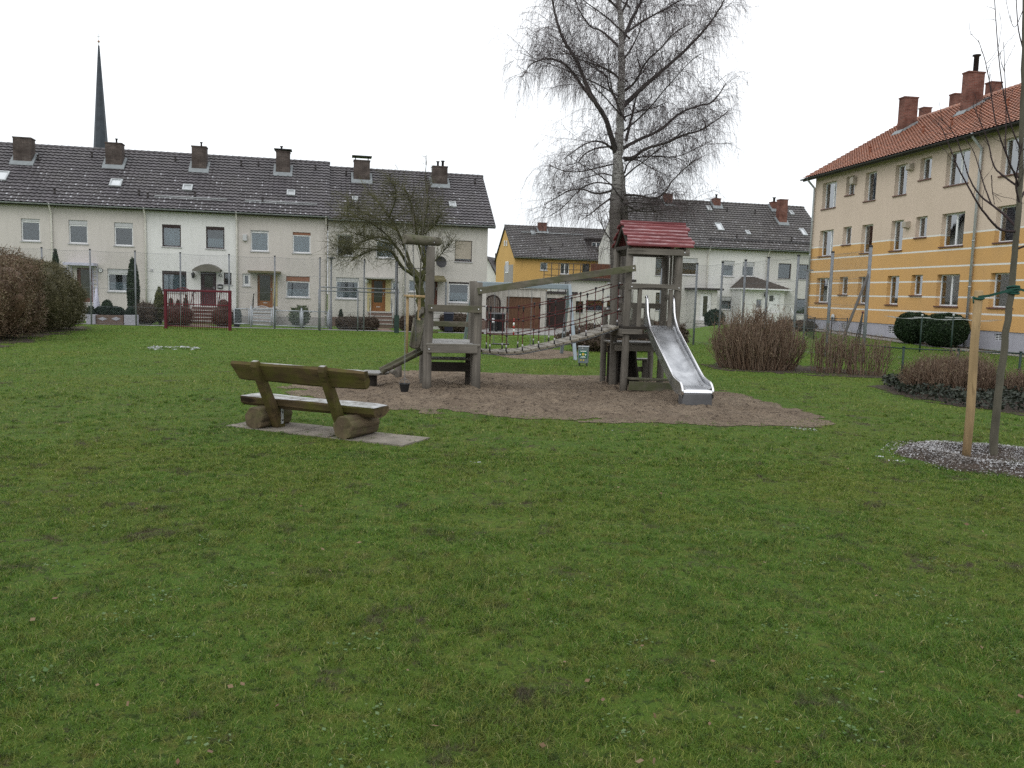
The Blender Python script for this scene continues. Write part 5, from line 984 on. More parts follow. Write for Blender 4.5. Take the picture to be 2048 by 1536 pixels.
# lean-to counter and crawl space behind, under the deck
a = TF.hit(1207, 700, 1.35)[0]
for x, y, zt in ((a,1.35,1.5),(a+.62,1.35,1.12),(TX+.02,1.35,1.12),(a+.02,.75,.82)): mb = MB(); post(mb, TF, x, y, -.2, zt, .058); mb.build('back_post', MT['wz'], HT_)
prt('counter','wx_frost',*[((a-.03,.55+.13*i,.845),(TX-.1,.55+.13*i,.845),.125,.035) for i in range(6)]); prt('counter_beam','wx',((a-.03,.50,.765),(TX-.1,.50,.765),.04,.12)); prt('counter_back','wdark',((.0,1.3,.95),(TX,1.3,.95),.03,.1))
prt('crawl_panel','wdark',*[((a+.1+.115*i,1.22,.0),(a+.1+.115*i,1.22,.76),.11,.03) for i in range(5)],*[((a+.1,.75+.115*i,.0),(a+.1,.75+.115*i,.75),.03,.11) for i in range(4)]); prt('crawl_panel','wdark',((.62,1.1,.0),(.48,1.1,.78),.3,.04))
prt('bench_board','wx_frost',((.38,1.62,.47),(TX+.1,1.62,.47),.2,.04),((.38,1.62,.27),(TX+.1,1.62,.27),.04,.1)); prt('bench_leg','wz',((.45,1.62,-.1),(.45,1.62,.45),.1,.1)); prt('bench_leg','wz',((TX,1.62,-.1),(TX,1.62,.45),.1,.1))
prt('sill_board','wxg',((.06,-.11,.25),(1.02,-.03,.22),.2,.035),((.04,-.2,.13),(1.08,-.2,.10),.035,.16)); prt('sill_leg','wz',((.95,-.1,-.15),(.95,-.1,.14),.09,.09)); prt('back_rail','wx',((a-.05,1.28,1.42),(a+.4,1.28,1.40),.05,.11)); prt('back_rail','wx',((a+.5,1.5,1.2),(TX+.1,1.5,1.2),.05,.14))
# ---- slide
top_c, bot_c = at(1319, 640, 15.38), at(1394.5, 775, 13.2); sd = Vector((bot_c.x-top_c.x, bot_c.y-top_c.y, 0)); SL = sd.length; sd.normalize(); sx = Vector((sd.y, -sd.x, 0)) * -1; hw = .235
prof = [(-.06,1.205),(.10,1.19),(.22,1.13),(.34,1.03)]+[(.34+(1.62-.34)*k/8, 1.03+(.40-1.03)*k/8) for k in range(1,9)]+[(1.78,.335),(1.93,.305),(2.10,.30),(SL,.298)]
def sp(t, z, s): return Vector((top_c.x,top_c.y,0))+sd*t+sx*(s*hw)+Vector((0,0,z))
mb = MB(); pts = []
for t, z in prof: pts += [sp(t,z+.05,-1.0), sp(t,z+.012,-.9), sp(t,z,-.72), sp(t,z,-.3), sp(t,z,.3), sp(t,z,.72), sp(t,z+.012,.9), sp(t,z+.05,1.0)]
m_ = len(prof); mb.add(pts, [(8*i+j, 8*i+j+1, 8*i+8+j+1, 8*i+8+j) for i in range(m_-1) for j in range(7)], 0, True)
lip = [(SL,.298),(SL+.035,.285),(SL+.05,.25)]; pts = [sp(t,z,s) for t, z in lip for s in (-1,1)]; mb.add(pts, [(2*i,2*i+1,2*i+3,2*i+2) for i in range(2)], 1, True)
S_ = mb.build('slide', [MT['slide'], MT['rim']], HT_); 
rimz = [(-.10,1.70),(-.06,1.735),(.0,1.72),(.04,1.60),(.08,1.45),(.14,1.345),(.22,1.26),(.34,1.15)]+[(.34+(1.62-.34)*k/8, 1.15+(.52-1.15)*k/8) for k in range(1,9)]+[(1.76,.455),(1.92,.42),(2.10,.40),(SL-.03,.37),(SL+.03,.31),(SL+.055,.22)]
def bedz(t):
    for (a, b), (c, d) in zip(prof[:-1], prof[1:]):
        if t <= c: return b+(d-b)*max(0,(t-a)/(c-a))
    return .298 - max(0, t-SL)*.8
for s in (-1, 1):
    mb = MB(); v = []
    for t, z in rimz: zl = max(min(bedz(t)-.10, z-.03), .02) if t > .02 else 1.06; v += [sp(t,z,s*1.02), sp(t,zl,s*1.02), sp(t,zl,s*1.07), sp(t,z,s*1.07)]
    k = len(rimz); mb.add(v, [(4*i+j, 4*i+(j+1)%4, 4*i+4+(j+1)%4, 4*i+4+j) for i in range(k-1) for j in range(4)]); mb.build('side_wall', MT['slide'], S_)
    mb = MB(); mb.tube([sp(t,z,s*1.045) for t, z in rimz], .019, 8); mb.build('rim', MT['rim'], S_)
mb = MB(); mb.prism([sp(SL+.045,.245,-1.03),sp(SL+.045,.245,1.03),sp(SL+.045,-.1,1.03),sp(SL+.045,-.1,-1.03)], sd*-.22); mb.build('skirt', MT['slide_skirt'], S_, bev=.02)
# ---- climbing platform on the left
PF = Frame(856, 14.6, 82); PX, PY = .86, 1.40; HP = thing('climbing_platform', PF.mat(0,0), 'low weathered timber platform with rails and a tall crane post', 'play platform')
def prp(nm, mt, *bars, bev=.008, bolts=()):
    mb = MB()
    for a, b, w, h in bars: mb.bar(loc(PF,*a), loc(PF,*b), w, h)
    for q in bolts: bolt(mb, PF, *q)
    return mb.build(nm, [MT[mt], MT['bolt']], HP, bev=bev)
for x, y, z1, r, ln in ((0,0,2.46,.078,(.03,0)),(PX,0,1.88,.075,(.0,0)),(PX+.01,.30,1.90,.07,(-.07,0)),(-.02,PY,1.2,.066,(0,0)),(PX,PY,1.45,.072,(.03,0)),(-.03,PY*.55,.95,.062,(0,0))): mb = MB(); post(mb, PF, x, y, -.2, z1, r, ln); mb.build('post', MT['wz'], HP)
prp('deck','wx_frost',*[((-.02,-.04+.127*i,.80),(PX+.05,-.04+.127*i,.80),.12,.04) for i in range(12)]); prp('deck_beam','wx',((.0,-.09,.72),(PX,-.09,.72),.04,.12),bolts=((.03,-.112,.72),)); prp('deck_beam','wx',((.0,PY,.72),(PX,PY,.72),.05,.12))
prp('front_rail','wxg',((-.0,-.10,1.42),(PX+.06,-.10,1.42),.05,.12),bolts=((.06,-.125,1.42),(PX,-.125,1.42))); prp('back_rail','wxg',((-.05,PY+.02,1.10),(PX+.05,PY+.02,1.10),.05,.10)); prp('side_rail','wx',((-.09,-.05,1.38),(-.09,PY,1.25),.05,.11))
prp('inner_bench','wx_frost',*[((.05,.65+.13*i,.50),(PX-.06,.65+.13*i,.50),.12,.035) for i in range(3)]); prp('inner_board','wdark',((.0,.62,.36),(PX-.02,.62,.36),.04,.17)); prp('inner_board','wdark',((.0,1.05,.62),(PX,1.05,.62),.04,.06)); prp('inner_leg','wdark',((PX-.09,.7,-.1),(PX-.09,.7,.7),.09,.09)); prp('inner_leg','wdark',((.05,.7,-.1),(.05,.7,.5),.09,.09))
mb = MB(); c0, c1 = at(809, 478, 14.25), at(879, 483.5, 14.72); d = (c1-c0); mb.tube([c0, c0+d*.02, c0+d*.5, c1-d*.02, c1], [.075,.083,.082,.075,.068], 12, rough=.03); q = (c1-c0).normalized()
for t, dz in ((.72,.025),(.85,-.02)): a_ = c0.lerp(c1,t)+Vector((.0,-.078,dz)); mb.tube([a_, a_+Vector((0,-.014,0))], .014, 8, 1)
mb.build('crane_beam', [MT['wxg'], MT['bolt']], HP)
def chain(p, q, link=.035, r=.0055, sag=0.0):
    mb = MB(); p, q = Vector(p), Vector(q); n = max(2, int((q-p).length/link))
    for i in range(n):
        a, b = p.lerp(q, i/n), p.lerp(q, (i+1.25)/n); s = sag*math.sin(math.pi*i/n); o = Vector((r*1.4,0,0)) if i % 2 else Vector((0,r*1.4,0))
        a.z -= s; b.z -= s; mb.bar(a+o, b+o, r, r); mb.bar(a-o, b-o, r, r)
    return mb
bt = at(809, 779, 13.92); chain(at(811, 486, 14.27), bt+Vector((0,0,.09)), r=.0058).build('chain', MT['chain'], HP); chain(at(826, 486, 14.35), at(833, 716, 14.9), r=.006).build('chain', MT['chain'], HP)
hb = thing('bucket', (bt.x, bt.y, .03), 'small black bucket hanging on a chain from the crane beam', 'bucket'); b0 = gnd(809, 789).z; mb = MB(); z0, z1 = .015, .145
mb.tube([(0,0,z0),(0,0,z1)], [.062,.085], 18, cap=False); mb.tube([(0,0,z1),(0,0,z0+.012)], [.080,.058], 18, cap=False); k = 18; mb.add([(.062*math.cos(2*math.pi*i/k),.062*math.sin(2*math.pi*i/k),z0+.004) for i in range(k)], [tuple(range(k))]); mb.tube([(.086*math.cos(2*math.pi*i/24),.086*math.sin(2*math.pi*i/24),z1) for i in range(25)], .007, 6); mb.build('body', MT['black'], hb, True)
mb = MB(); mb.tube([(-.086+.0,0,z1),(-.07,0,z1+.05),(0,0,z1+.10),(.07,0,z1+.05),(.086,0,z1)], .004, 5); mb.build('handle', MT['chain'], hb, True)
def half_log(h, p, q, r, open_dir, nm, mt, th=.03):
    mb = MB(); p, q = Vector(p), Vector(q); d = (q-p).normalized(); o = Vector(open_dir); o = (o-d*o.dot(d)).normalized(); s = d.cross(o); n = 12; v = []
    for c, k in ((p,1.0),(p.lerp(q,.5),.97),(q,.9)):
        for rr in (r*k, (r-th)*k): v += [c+s*math.cos(math.pi*i/n)*rr-o*math.sin(math.pi*i/n)*rr for i in range(n+1)]
    m = n+1; fs = []
    for j in (0,1):
        a, b = j*2*m, (j+1)*2*m
        for i in range(n): fs += [(a+i,a+i+1,b+i+1,b+i),(a+m+i+1,a+m+i,b+m+i,b+m+i+1)]
        fs += [(a,b,b+m,a+m),(a+n,a+m+n,b+m+n,b+n)]
    for a in (0, 4*m): fs += [(a+i,a+m+i,a+m+i+1,a+i+1) for i in range(n)]
    mb.add(v, fs, 0, True); return mb.build(nm, MT[mt], h)
HC1 = thing('sand_chute', at(838,660,14.9), 'short hollowed half log tipping down beside the crane post', 'sand chute'); half_log(HC1, at(839,634,15.1), at(829,690,14.65), .115, (-.25,-.75,.6), 'trough', 'wzg')
chain(at(838, 624, 14.9), at(838, 600, 14.7), r=.005).build('chain', MT['chain'], HC1)
HC2 = thing('sand_chute', at(800,717,15.0), 'long half log trough sloping down to the sand beside the stump', 'sand chute'); half_log(HC2, at(843,697,15.0), at(761,739,14.7), .10, (0,-.2,1), 'trough', 'wxg')
b = gnd(796, 758); h = thing('log_stump', b, 'short upright log stump in the sand under the trough', 'stump'); mb = MB(); mb.tube([(0,0,-.1),(.005,0,.12),(0,0,.255),(0,0,.268)], [.068,.067,.066,.058], 14, rough=.03); mb.build('log', MT['wz'], h, True)
c0, c1 = at(779, 744, 15.35), at(790, 746, 15.2); mb = MB(); mb.tube([c0+Vector((-.02,.3,0)), c1], .048, 12, rough=.03); tag(mb.build('log', MT['wx'], origin=(c1.x,c1.y,c1.z)), 'small round log lying across beside the stump', 'log')
b = at(744, 743, 15.0); h = thing('sand_table', (b.x,b.y,0), 'low round plank table for sand play, left of the trough', 'table'); mb = MB(); zt = b.z
for i in range(5): y = -.24+.12*i; hwid = math.sqrt(max(.01,.3**2-(y)**2)); mb.box(-hwid,hwid,y-.056,y+.056,zt-.04,zt)
mb.build('tabletop', MT['wx_frost'], h, True, bev=.008); mb = MB(); mb.tube([(0,0,-.1),(0,0,zt-.041)], .09, 12); mb.build('leg', MT['wdark'], h, True)
# ---- suspension bridge
HB = thing('rope_bridge', loc(PF,PX,.0,0), 'sagging plank bridge with dark red rope netting between platform and tower', 'rope bridge')
BL0 = loc(PF, PX+.09, .02, 0); BR0 = loc(TF, -.08, .12, 0); bd = (BR0-BL0); BLen = bd.length; bd.normalize(); bn = Vector((-bd.y, bd.x, 0)); BW = .62
def bz(t): a = Vector(((0,.70),(.15,.675),(.29,.69),(.53,.83),(.78,1.0),(1,1.19))[0]); return float(np.interp(t, (0,.13,.28,.53,.78,1.0), (.715,.69,.705,.835,1.0,1.19)))
def bp(t, n, dz=0): q = BL0+bd*(BLen*t)+bn*n; return Vector((q.x,q.y,bz(t)+dz))
NP = 17
for k in range(NP):
    t0, t1 = (k+.06)/NP, (k+.90)/NP; mb = MB(); a, b = bp(t0,0), bp(t1,0); tm = (bz(t1)-bz(t0)); j = random.uniform(-.01,.01); o_ = Vector((0,0,-.045)); v = [bp(t0,-.0+j), bp(t1,j), bp(t1,BW+j), bp(t0,BW+j)]
    mb.add(v+[p+o_ for p in v], [(0,1,2,3),(7,6,5,4),(0,4,5,1),(1,5,6,2),(2,6,7,3),(3,7,4,0)]); mb.build('plank', MT['bridge_plank'], HB, bev=.006)
for n_ in (.03, BW-.03):
    mb = MB(); mb.tube([bp(k/30,n_,-.06) for k in range(31)], .012, 6); mb.build('carrier_chain', MT['chain'], HB)
    for dzl, dzr in ((.76,.74),(.53,.51),(.29,.26)):
        mb = MB(); mb.tube([bp(-.012+1.03*k/24, n_, dzl+(dzr-dzl)*k/24) for k in range(25)], .0085, 6); mb.build('rope', MT['rope'], HB)
        for tt in (.012, .985): mb = MB(); mb.tube([bp(tt,n_,dzl), bp(tt+.016,n_,dzl)], .015, 8); mb.build('ferrule', MT['sill'], HB)
    off = .0 if n_ < .3 else .5
    for k in range(9):
        t = (2*k+1.0+off*.9)/NP*.985
        if t > .985: continue
        mb = MB(); mb.tube([bp(t,n_,-.03), bp(t,n_,.02), bp(t,n_,.76)], [.0085,.0085,.0085], 6); mb.build('rope', MT['rope'], HB)
        mb = MB(); mb.tube([bp(t,n_,.07), bp(t,n_,.11)], .0125, 8); mb.build('ferrule', MT['sill'], HB)
        mb = MB(); mb.tube([bp(t,n_,-.01), bp(t,n_,.06)], .016, 6)
        for dz in (.755,.52,.275): mb.ball(bp(t,n_,dz), .021, 8, 6)
        mb.tube([bp(t,n_,.755), bp(t,n_,.67)], [.02,.008], 6); mb.build('knot', MT['black'], HB)
mb = MB(); p0, p1 = loc(PF,PX-.02,-.095,1.73), loc(TF,.1,-.11,2.22); mb.bar(p0, p1, .045, .115); 
for t in (.02,.985): q = p0.lerp(p1,t)+Vector((0,-.024,0)); mb.tube([q,q+Vector((0,-.014,0))], .015, 8, 1)
mb.build('hand_beam', [MT['wxg'], MT['bolt']], HB, bev=.01)
# ---- swing
SWY = 24.0; HS_ = thing('swing_set', base(1042, SWY), 'pale grey-blue steel A-frame swing set behind the rope bridge', 'swing'); sa, sb_ = at(945, 568, SWY), at(1141, 574, SWY); mb = MB(); mb.bar(sa, sb_, .10, .15); mb.build('crossbeam', MT['swing_paint'], HS_, bev=.02)
for top, fpx in ((sa+Vector((.03,0,.05)), ((942,22.7),(925,25.4))), (sb_+Vector((-.03,0,.05)), ((1152,22.7),(1122,25.4)))):
    for px, Y in fpx: mb = MB(); f = base(px, Y); mb.bar(f-up*.15, top, .13, .09, (1,0,0)); mb.build('leg', MT['swing_paint'], HS_, bev=.015)
for (xa, xb, zs) in ((990,1018,687),(1064,1093,690)):
    ca, cb = at(xa, 575, SWY), at(xb, 576, SWY); zz = at(xa, zs, SWY).z; A, B = Vector((ca.x,ca.y-.02,zz)), Vector((cb.x,cb.y-.02,zz))
    for u, w in ((ca,A),(cb,B)): chain(u, w, .05, .009).build('chain', MT['chain'], HS_)
    mb = MB(); mb.bar(A-Vector((.05,0,.01)), B+Vector((.05,0,-.01)), .2, .035); mb.build('seat', MT['black'], HS_, bev=.012)
# ---- litter bin with a green poster
b = base(1166, 20.8); HBn = thing('litter_bin', Matrix.Translation(b) @ Matrix.Rotation(R_(-8), 4, 'Z'), 'grey metal litter bin with a green and yellow notice beside the tower', 'litter bin'); zt = at(1166, 693, 20.8).z-b.z; w = .125; mb = MB(); mb.box(-w,w,-.12,.12,.07,zt-.012); mb.build('body', MT['bin_grey'], HBn, True, bev=.015)
mb = MB(); mb.box(-w-.01,w+.01,-.13,.13,zt-.01,zt+.012); mb.build('lid', MT['steel'], HBn, True, bev=.008)
for x in (-.09,.09): mb = MB(); mb.box(x-.014,x+.014,-.08,.08,-.1,.072); mb.build('foot', MT['dark_metal'], HBn, True)
mb = MB(); mb.box(-.095,.095,-.126,-.121,zt*.42,zt*.82); pst = mb.build('notice', MT['notice_green'], HBn, True); mb = MB()
for xx, zz, ww, hh in ((0,.775,.15,.018),(0,.465,.13,.010),(0,.495,.10,.010)): mb.box(xx-ww/2,xx+ww/2,-.1285,-.1265,zt*zz-hh/2,zt*zz+hh/2)
for xx in (-.07,.06): mb.tube([(xx,-.1265,zt*.60),(xx,-.1285,zt*.60)], .018, 10)
mb.build('lettering', MT['white_paint'], pst, True); mb = MB(); mb.tube([(0,-.1267,zt*.62),(0,-.131,zt*.62)], .034, 14); mb.box(-.03,.03,-.1305,-.1267,zt*.585,zt*.62); mb.build('emblem', MT['notice_yellow'], pst, True)
mb = MB()
for xx in (-.05,.015): s_t = MB(); s_t.tube([(xx,-.1207,zt*.32),(xx,-.124,zt*.32)], .02, 10); s_t.build('sticker', MT['notice_yellow'], HBn, True)
mb = MB(); mb.tube([(-.02,-.1205,zt*.92),(-.02,-.124,zt*.92)], .016, 10); mb.build('lock', MT['bolt'], HBn, True)
# ---- log bench on its paving
A0 = gnd(507, 859); BF = Frame(507, A0.y, 114); BF.o = Vector((A0.x, A0.y, 0)); HBe = thing('log_bench', BF.mat(0,0), 'rustic mossy log bench with a frosted seat, seen from behind', 'bench'); D_ = 1.28
def lobed_log(mb, x, y0, y1, r, z, seed):
    rr = random.Random(seed); nn = 42; vs = []; ph = rr.uniform(0,6)
    prof = [1+.11*abs(math.sin((k/nn*math.pi*7)+ph))-.06 for k in range(nn)]
    for y, s in ((y0,.93),(y0+.02,1),((y0+y1)/2,1.01),(y1-.02,1),(y1,.93)):
        for k in range(nn): a = 2*math.pi*k/nn; vs.append((x+r*prof[k]*s*math.cos(a), y, z+r*prof[k]*s*math.sin(a)))
    mb.add(vs, [(i*nn+k,i*nn+(k+1)%nn,(i+1)*nn+(k+1)%nn,(i+1)*nn+k) for i in range(4) for k in range(nn)]+[tuple(reversed(range(nn))), tuple(range(4*nn,5*nn))], 0)
for x, sd_ in ((0,1),(D_,5)): mb = MB(); lobed_log(mb, x, 0, .56, .136, .130, sd_); mb.build('log_foot', MT['bench_log'], HBe, True)
def profile_board(x0, x1, sec, seed, ragged=.03, trim=None):                      # board along x with a (y,z) section and gnawed ends
    rr = random.Random(seed); nn = 17; vs = []; m = len(sec)
    cy = sum(s[0] for s in sec)/m; cz = sum(s[1] for s in sec)/m
    off0 = [rr.uniform(0,ragged) for _ in sec]; off1 = [rr.uniform(0,ragged) for _ in sec]
    if trim: off0 = list(trim); off1 = [q*.4 for q in trim]
    for i in range(nn):
        t = i/(nn-1); e = .93 if i in (0,nn-1) else 1
        for j, (y, z) in enumerate(sec):
            x = x0+(x1-x0)*t + (off0[j] if i < 2 else 0) - (off1[j] if i >= nn-2 else 0); w = .004*math.sin(t*9+j*1.3+seed)
            vs.append((x, cy+(y-cy)*e+w, cz+(z-cz)*e+w))
    mb = MB(); mb.add(vs, [(i*m+k,i*m+(k+1)%m,(i+1)*m+(k+1)%m,(i+1)*m+k) for i in range(nn-1) for k in range(m)]+[tuple(reversed(range(m))), tuple(range((nn-1)*m,nn*m))]); return mb
xsL = BF.hit(479, 789, .20)[0]; xsR = BF.hit(749, 817, .20)[0]; zs_ = (BF.hit(479,789,.20)[1]+BF.hit(749,817,.20)[1])/2
xbL = BF.hit(471, 740, -.05)[0]; xbR = BF.hit(736, 758, -.05)[0]; zbt = (BF.hit(600,731,-.10)[1]); zbb = BF.hit(600,768,-.03)[1]
print('bench', xsL, xsR, zs_, xbL, xbR, zbt, zbb)
zs_ = max(.33, zs_)
profile_board(xsL, xsR, [(.19,zs_),(.185,zs_-.02),(.20,zs_-.085),(.25,zs_-.125),(.36,zs_-.14),(.47,zs_-.12),(.53,zs_-.07),(.54,zs_-.015),(.535,zs_)], 3, .035).build('seat', MT['bench_seat'], HBe, True)
mb = profile_board(xbL, xbR, [(-.13,zbt),(-.145,zbt-.03),(-.055,zbb+.01),(-.03,zbb-.008),(.02,zbb+.02),(.00,zbb+.10),(-.045,zbt-.05),(-.06,zbt-.005)], 8, .0, (0,0,.06,.075,.06,.0,0,0)); mb.build('backrest', MT['bench_back'], HBe, True)
for x in (.13, D_-.20):
    mb = MB(); pts = [(.30,-.03),(.33,.02),(-.105,zbt-.01),(-.15,zbt+.03),(-.20,zbt+.015),(-.21,zbt-.05),(.20,-.03)]; mb.prism([(x,y,z) for y, z in pts], (.085,0,0)); mb.build('back_post', MT['bench_back'], HBe, True, bev=.012)
mb = MB(); mb.box(.217,.224,.235,.275,.06,.24); mb.tube([(.2245,.255,.2),(.228,.255,.2)], .011, 8, 1); mb.tube([(.2245,.255,.1),(.228,.255,.1)], .011, 8, 1); mb.build('bracket', [MT['zinc'], MT['dark_metal']], HBe, True)
mb = MB(); random.seed(5)
for i in range(5):
    xa, xb = -.42+.5*i, -.42+.5*(i+1)-.008
    for (ya, yb) in ((.0,.285),(.293,.60)): dz = random.uniform(-.006,.006); mb.add([(xa,ya,.012+dz),(xb,ya,.014+dz),(xb,yb,.016+dz),(xa,yb,.012+dz),(xa,ya,-.05),(xb,ya,-.05),(xb,yb,-.05),(xa,yb,-.05)], [(0,1,2,3),(0,4,5,1),(1,5,6,2),(2,6,7,3),(3,7,4,0)])
mb.v = [tuple(BF.mat(0,0) @ Vector(p)) for p in mb.v]; o = mb.build('paving_slabs', MT['slab'], origin=A0); tag(o, kind='structure'); PAD = [BF.mat(0,0) @ Vector(q) for q in ((-.25,.22,0),(.9,.22,0),(1.4,.08,0),(2.0,.06,0),(2.02,.52,0),(-.25,.50,0))]
# ---- staked young tree, right foreground
sb = gnd(1932, 916); tb = gnd(1985, 914); st = at(1958, 581, sb.y); HSt = thing('tree_stake', sb, 'thick pale round wooden stake beside the young tree', 'stake'); mb = MB(); mb.tube([sb-up*.1, sb.lerp(st,.3)+Vector((.008,0,0)), sb.lerp(st,.7)+Vector((-.006,0,0)), st-up*.012, st], [.047,.046,.045,.044,.038], 16, rough=.03); mb.build('log', MT['stake'], HSt)
MC = (gnd(1985, 922)); 
def strap(P, w, t=.006): # flat band through points
    mb = MB(); n = len(P); v = []
    for p in P: v += [Vector(p)-up*w/2, Vector(p)+up*w/2]
    mb.add(v+[q+Vector((0,t,0)) for q in v], [(2*i,2*i+1,2*i+3,2*i+2) for i in range(n-1)]+[(2*n+2*i+2,2*n+2*i+3,2*n+2*i+1,2*n+2*i) for i in range(n-1)]); return mb
a = at(1957, 594, sb.y-.05); b_ = at(2027, 579, tb.y-.06); HTi = thing('tree_tie', a, 'dark green webbing tie between stake and young tree', 'tree tie'); mb = strap([a, a.lerp(b_,.3)-up*.012, a.lerp(b_,.62)-up*.005, b_], .028); mb.build('band', MT['tie'], HTi)
mb = MB(); mb.tube([at(1957,596,sb.y)+Vector((math.cos(k)*.051, math.sin(k)*.051, .01*math.sin(k))) for k in np.linspace(0,6.28,15)], .013, 6); mb.tube([at(1946,596,sb.y-.05), at(1947,607,sb.y-.06)], .008, 5)
c_ = at(2026, 580, tb.y)
for q in range(4): mb.tube([c_+Vector((math.cos(k)*.06, math.sin(k)*.06, -.03+.02*q+.012*math.sin(k+q))) for k in np.linspace(0,6.28,15)], .012, 6)
mb.build('loop', MT['tie'], HTi); mb = strap([at(2032,576,tb.y-.06), at(2055,583,tb.y-.02), at(2100,590,tb.y)], .026); mb.build('band', MT['tie'], HTi)
# ================================================================== TREES AND SHRUBS
MT['bark_birch'] = None
MT['bark_dark'] = simple('dark_limb_bark', (.066,.058,.056), .9, .35, 5, .3, 30)
n = NT('birch_bark'); p = n.co('Object'); z = n.sep(p)[2]; st = n.noise(n.co('Object',(1.5,1.5,9)), 2.2, 6, .7); lowz = n.math('DIVIDE', z, 9.0)
wz_ = n.ramp(lowz, .52, .78); c = n.mix(n.ramp(st, .36, .50), (.05,.043,.04), n.mix(wz_, (.125,.112,.104), (.58,.565,.55))); c = n.mix(n.math('MULTIPLY', n.ramp(n.noise(n.co('Object',(2,2,5)), 3, 6, .7), .57, .66), .7), c, (.05,.042,.039)); n.bsdf(c, .9, n.bump(st, .5, .02), 0, .2); MT['bark_birch'] = n.mat
MT['twig_birch'] = simple('birch_twigs', (.085,.066,.068), .9, .35, 2, 0); MT['bark_moss'] = simple('mossy_bark', (.055,.047,.035), .9, .4, 4, .4, 25, col2=(.075,.08,.02))
MT['twig_moss'] = simple('mossy_twigs', (.095,.088,.060), .9, .4, 1.1, 0, col2=(.135,.132,.060)); MT['bark_young'] = simple('smooth_young_bark', (.085,.078,.058), .8, .3, 5, .25, 30, stretch=(2,2,.6)); MT['twig_dark'] = simple('dark_purple_twigs', (.035,.022,.024), .85, .3, 3, 0)
MT['shrub_twig'] = foliage('brown_shrub_twigs', (.095,.056,.036), (.17,.112,.074), (.26,.20,.15)); MT['shrub_leaf'] = foliage('withered_hedge_leaves', (.085,.052,.032), (.145,.092,.058), (.19,.17,.10)); MT['hedge_olive'] = foliage('olive_hedge_leaves', (.060,.056,.026), (.105,.092,.045), (.15,.135,.07))
MT['ever'] = foliage('dark_evergreen', (.008,.020,.008), (.016,.036,.012), (.03,.055,.018)); MT['ever_blue'] = foliage('dark_blue_green_hedge', (.006,.018,.011), (.012,.030,.018), (.02,.045,.025)); MT['conifer_yellow'] = foliage('yellow_green_conifer', (.045,.055,.014), (.085,.095,.025), (.12,.12,.04)); MT['ivy'] = foliage('dark_ivy', (.008,.013,.008), (.018,.026,.015), (.06,.07,.05)); MT['rhodo'] = foliage('mid_green_leaves', (.025,.045,.014), (.05,.075,.024), (.09,.10,.04)); MT['hedge_brown'] = foliage('dark_brown_low_hedge', (.055,.037,.028), (.095,.068,.05), (.14,.115,.08))
def limb(mb, pts, r0, r1, n=8, m=0, it=2):
    P = [Vector(p) for p in pts]
    for _ in range(it):                                               # round the traced corners
        Q = [P[0]]
        for a, b in zip(P[:-1], P[1:]): Q += [a.lerp(b,.25), a.lerp(b,.75)]
        P = Q + [P[-1]]
    P = [P[0]] + [p + Vector((random.uniform(-1,1), random.uniform(-1,1), random.uniform(-1,1)))*r1*.5 for p in P[1:]]
    K = len(P); mb.tube(P, [r0+(r1-r0)*(k/(K-1))**.8 for k in range(K)], n, m); return np.array([tuple(p) for p in P])
def sample_on(lines, N, rng, t0=.2, t1=1.0, wts=None):               # random points and tangents on polylines
    L = np.array([np.linalg.norm(np.diff(l, axis=0), axis=1).sum() for l in lines]); L = L if wts is None else L*np.asarray(wts); pick = rng.choice(len(lines), N, p=L/L.sum()); S = np.zeros((N,3)); T = np.zeros((N,3)); U = rng.uniform(t0, t1, N)
    for i in range(len(lines)):
        k = np.where(pick == i)[0]
        if not len(k): continue
        l = np.asarray(lines[i]); d = np.r_[0, np.cumsum(np.linalg.norm(np.diff(l, axis=0), axis=1))]; u = U[k]*d[-1]; j = np.clip(np.searchsorted(d, u)-1, 0, len(l)-2); f = ((u-d[j])/(d[j+1]-d[j]+1e-9))[:,None]; S[k] = l[j]*(1-f)+l[j+1]*f; t = l[j+1]-l[j]; T[k] = t/(np.linalg.norm(t,axis=1,keepdims=True)+1e-9)
    return S, T, U
# ---- the weeping birch
rb = np.random.default_rng(5); random.seed(21); YB = 30.0; bb = base(1229, YB)
HBi = thing('birch_tree', bb, 'tall bare weeping birch with white upper trunk rising behind the play tower', 'tree'); qb = lambda x, y, dy=0.0: at(1000+x/3.4135, y/3.4135, YB+dy)
tr = MB(); lines = []
T1 = limb(tr, [bb-up*.2, base(1230,YB)+up*1.5, qb(785,1500), qb(790,1350), qb(802,1200), qb(808,1050), qb(818,900), qb(822,700), qb(828,500), qb(832,300), qb(826,150), qb(810,0), qb(795,-160), qb(800,-420), qb(812,-700)], .25, .045, 12)
T2 = limb(tr, [base(1240,YB+.35)-up*.2, base(1246,YB+.35)+up*1.5, qb(845,1500,.3), qb(850,1400,.25), qb(828,1250,.2), qb(812,1120,.1)], .17, .11, 10)
tr.build('trunk', MT['bark_birch'], HBi); br = MB()
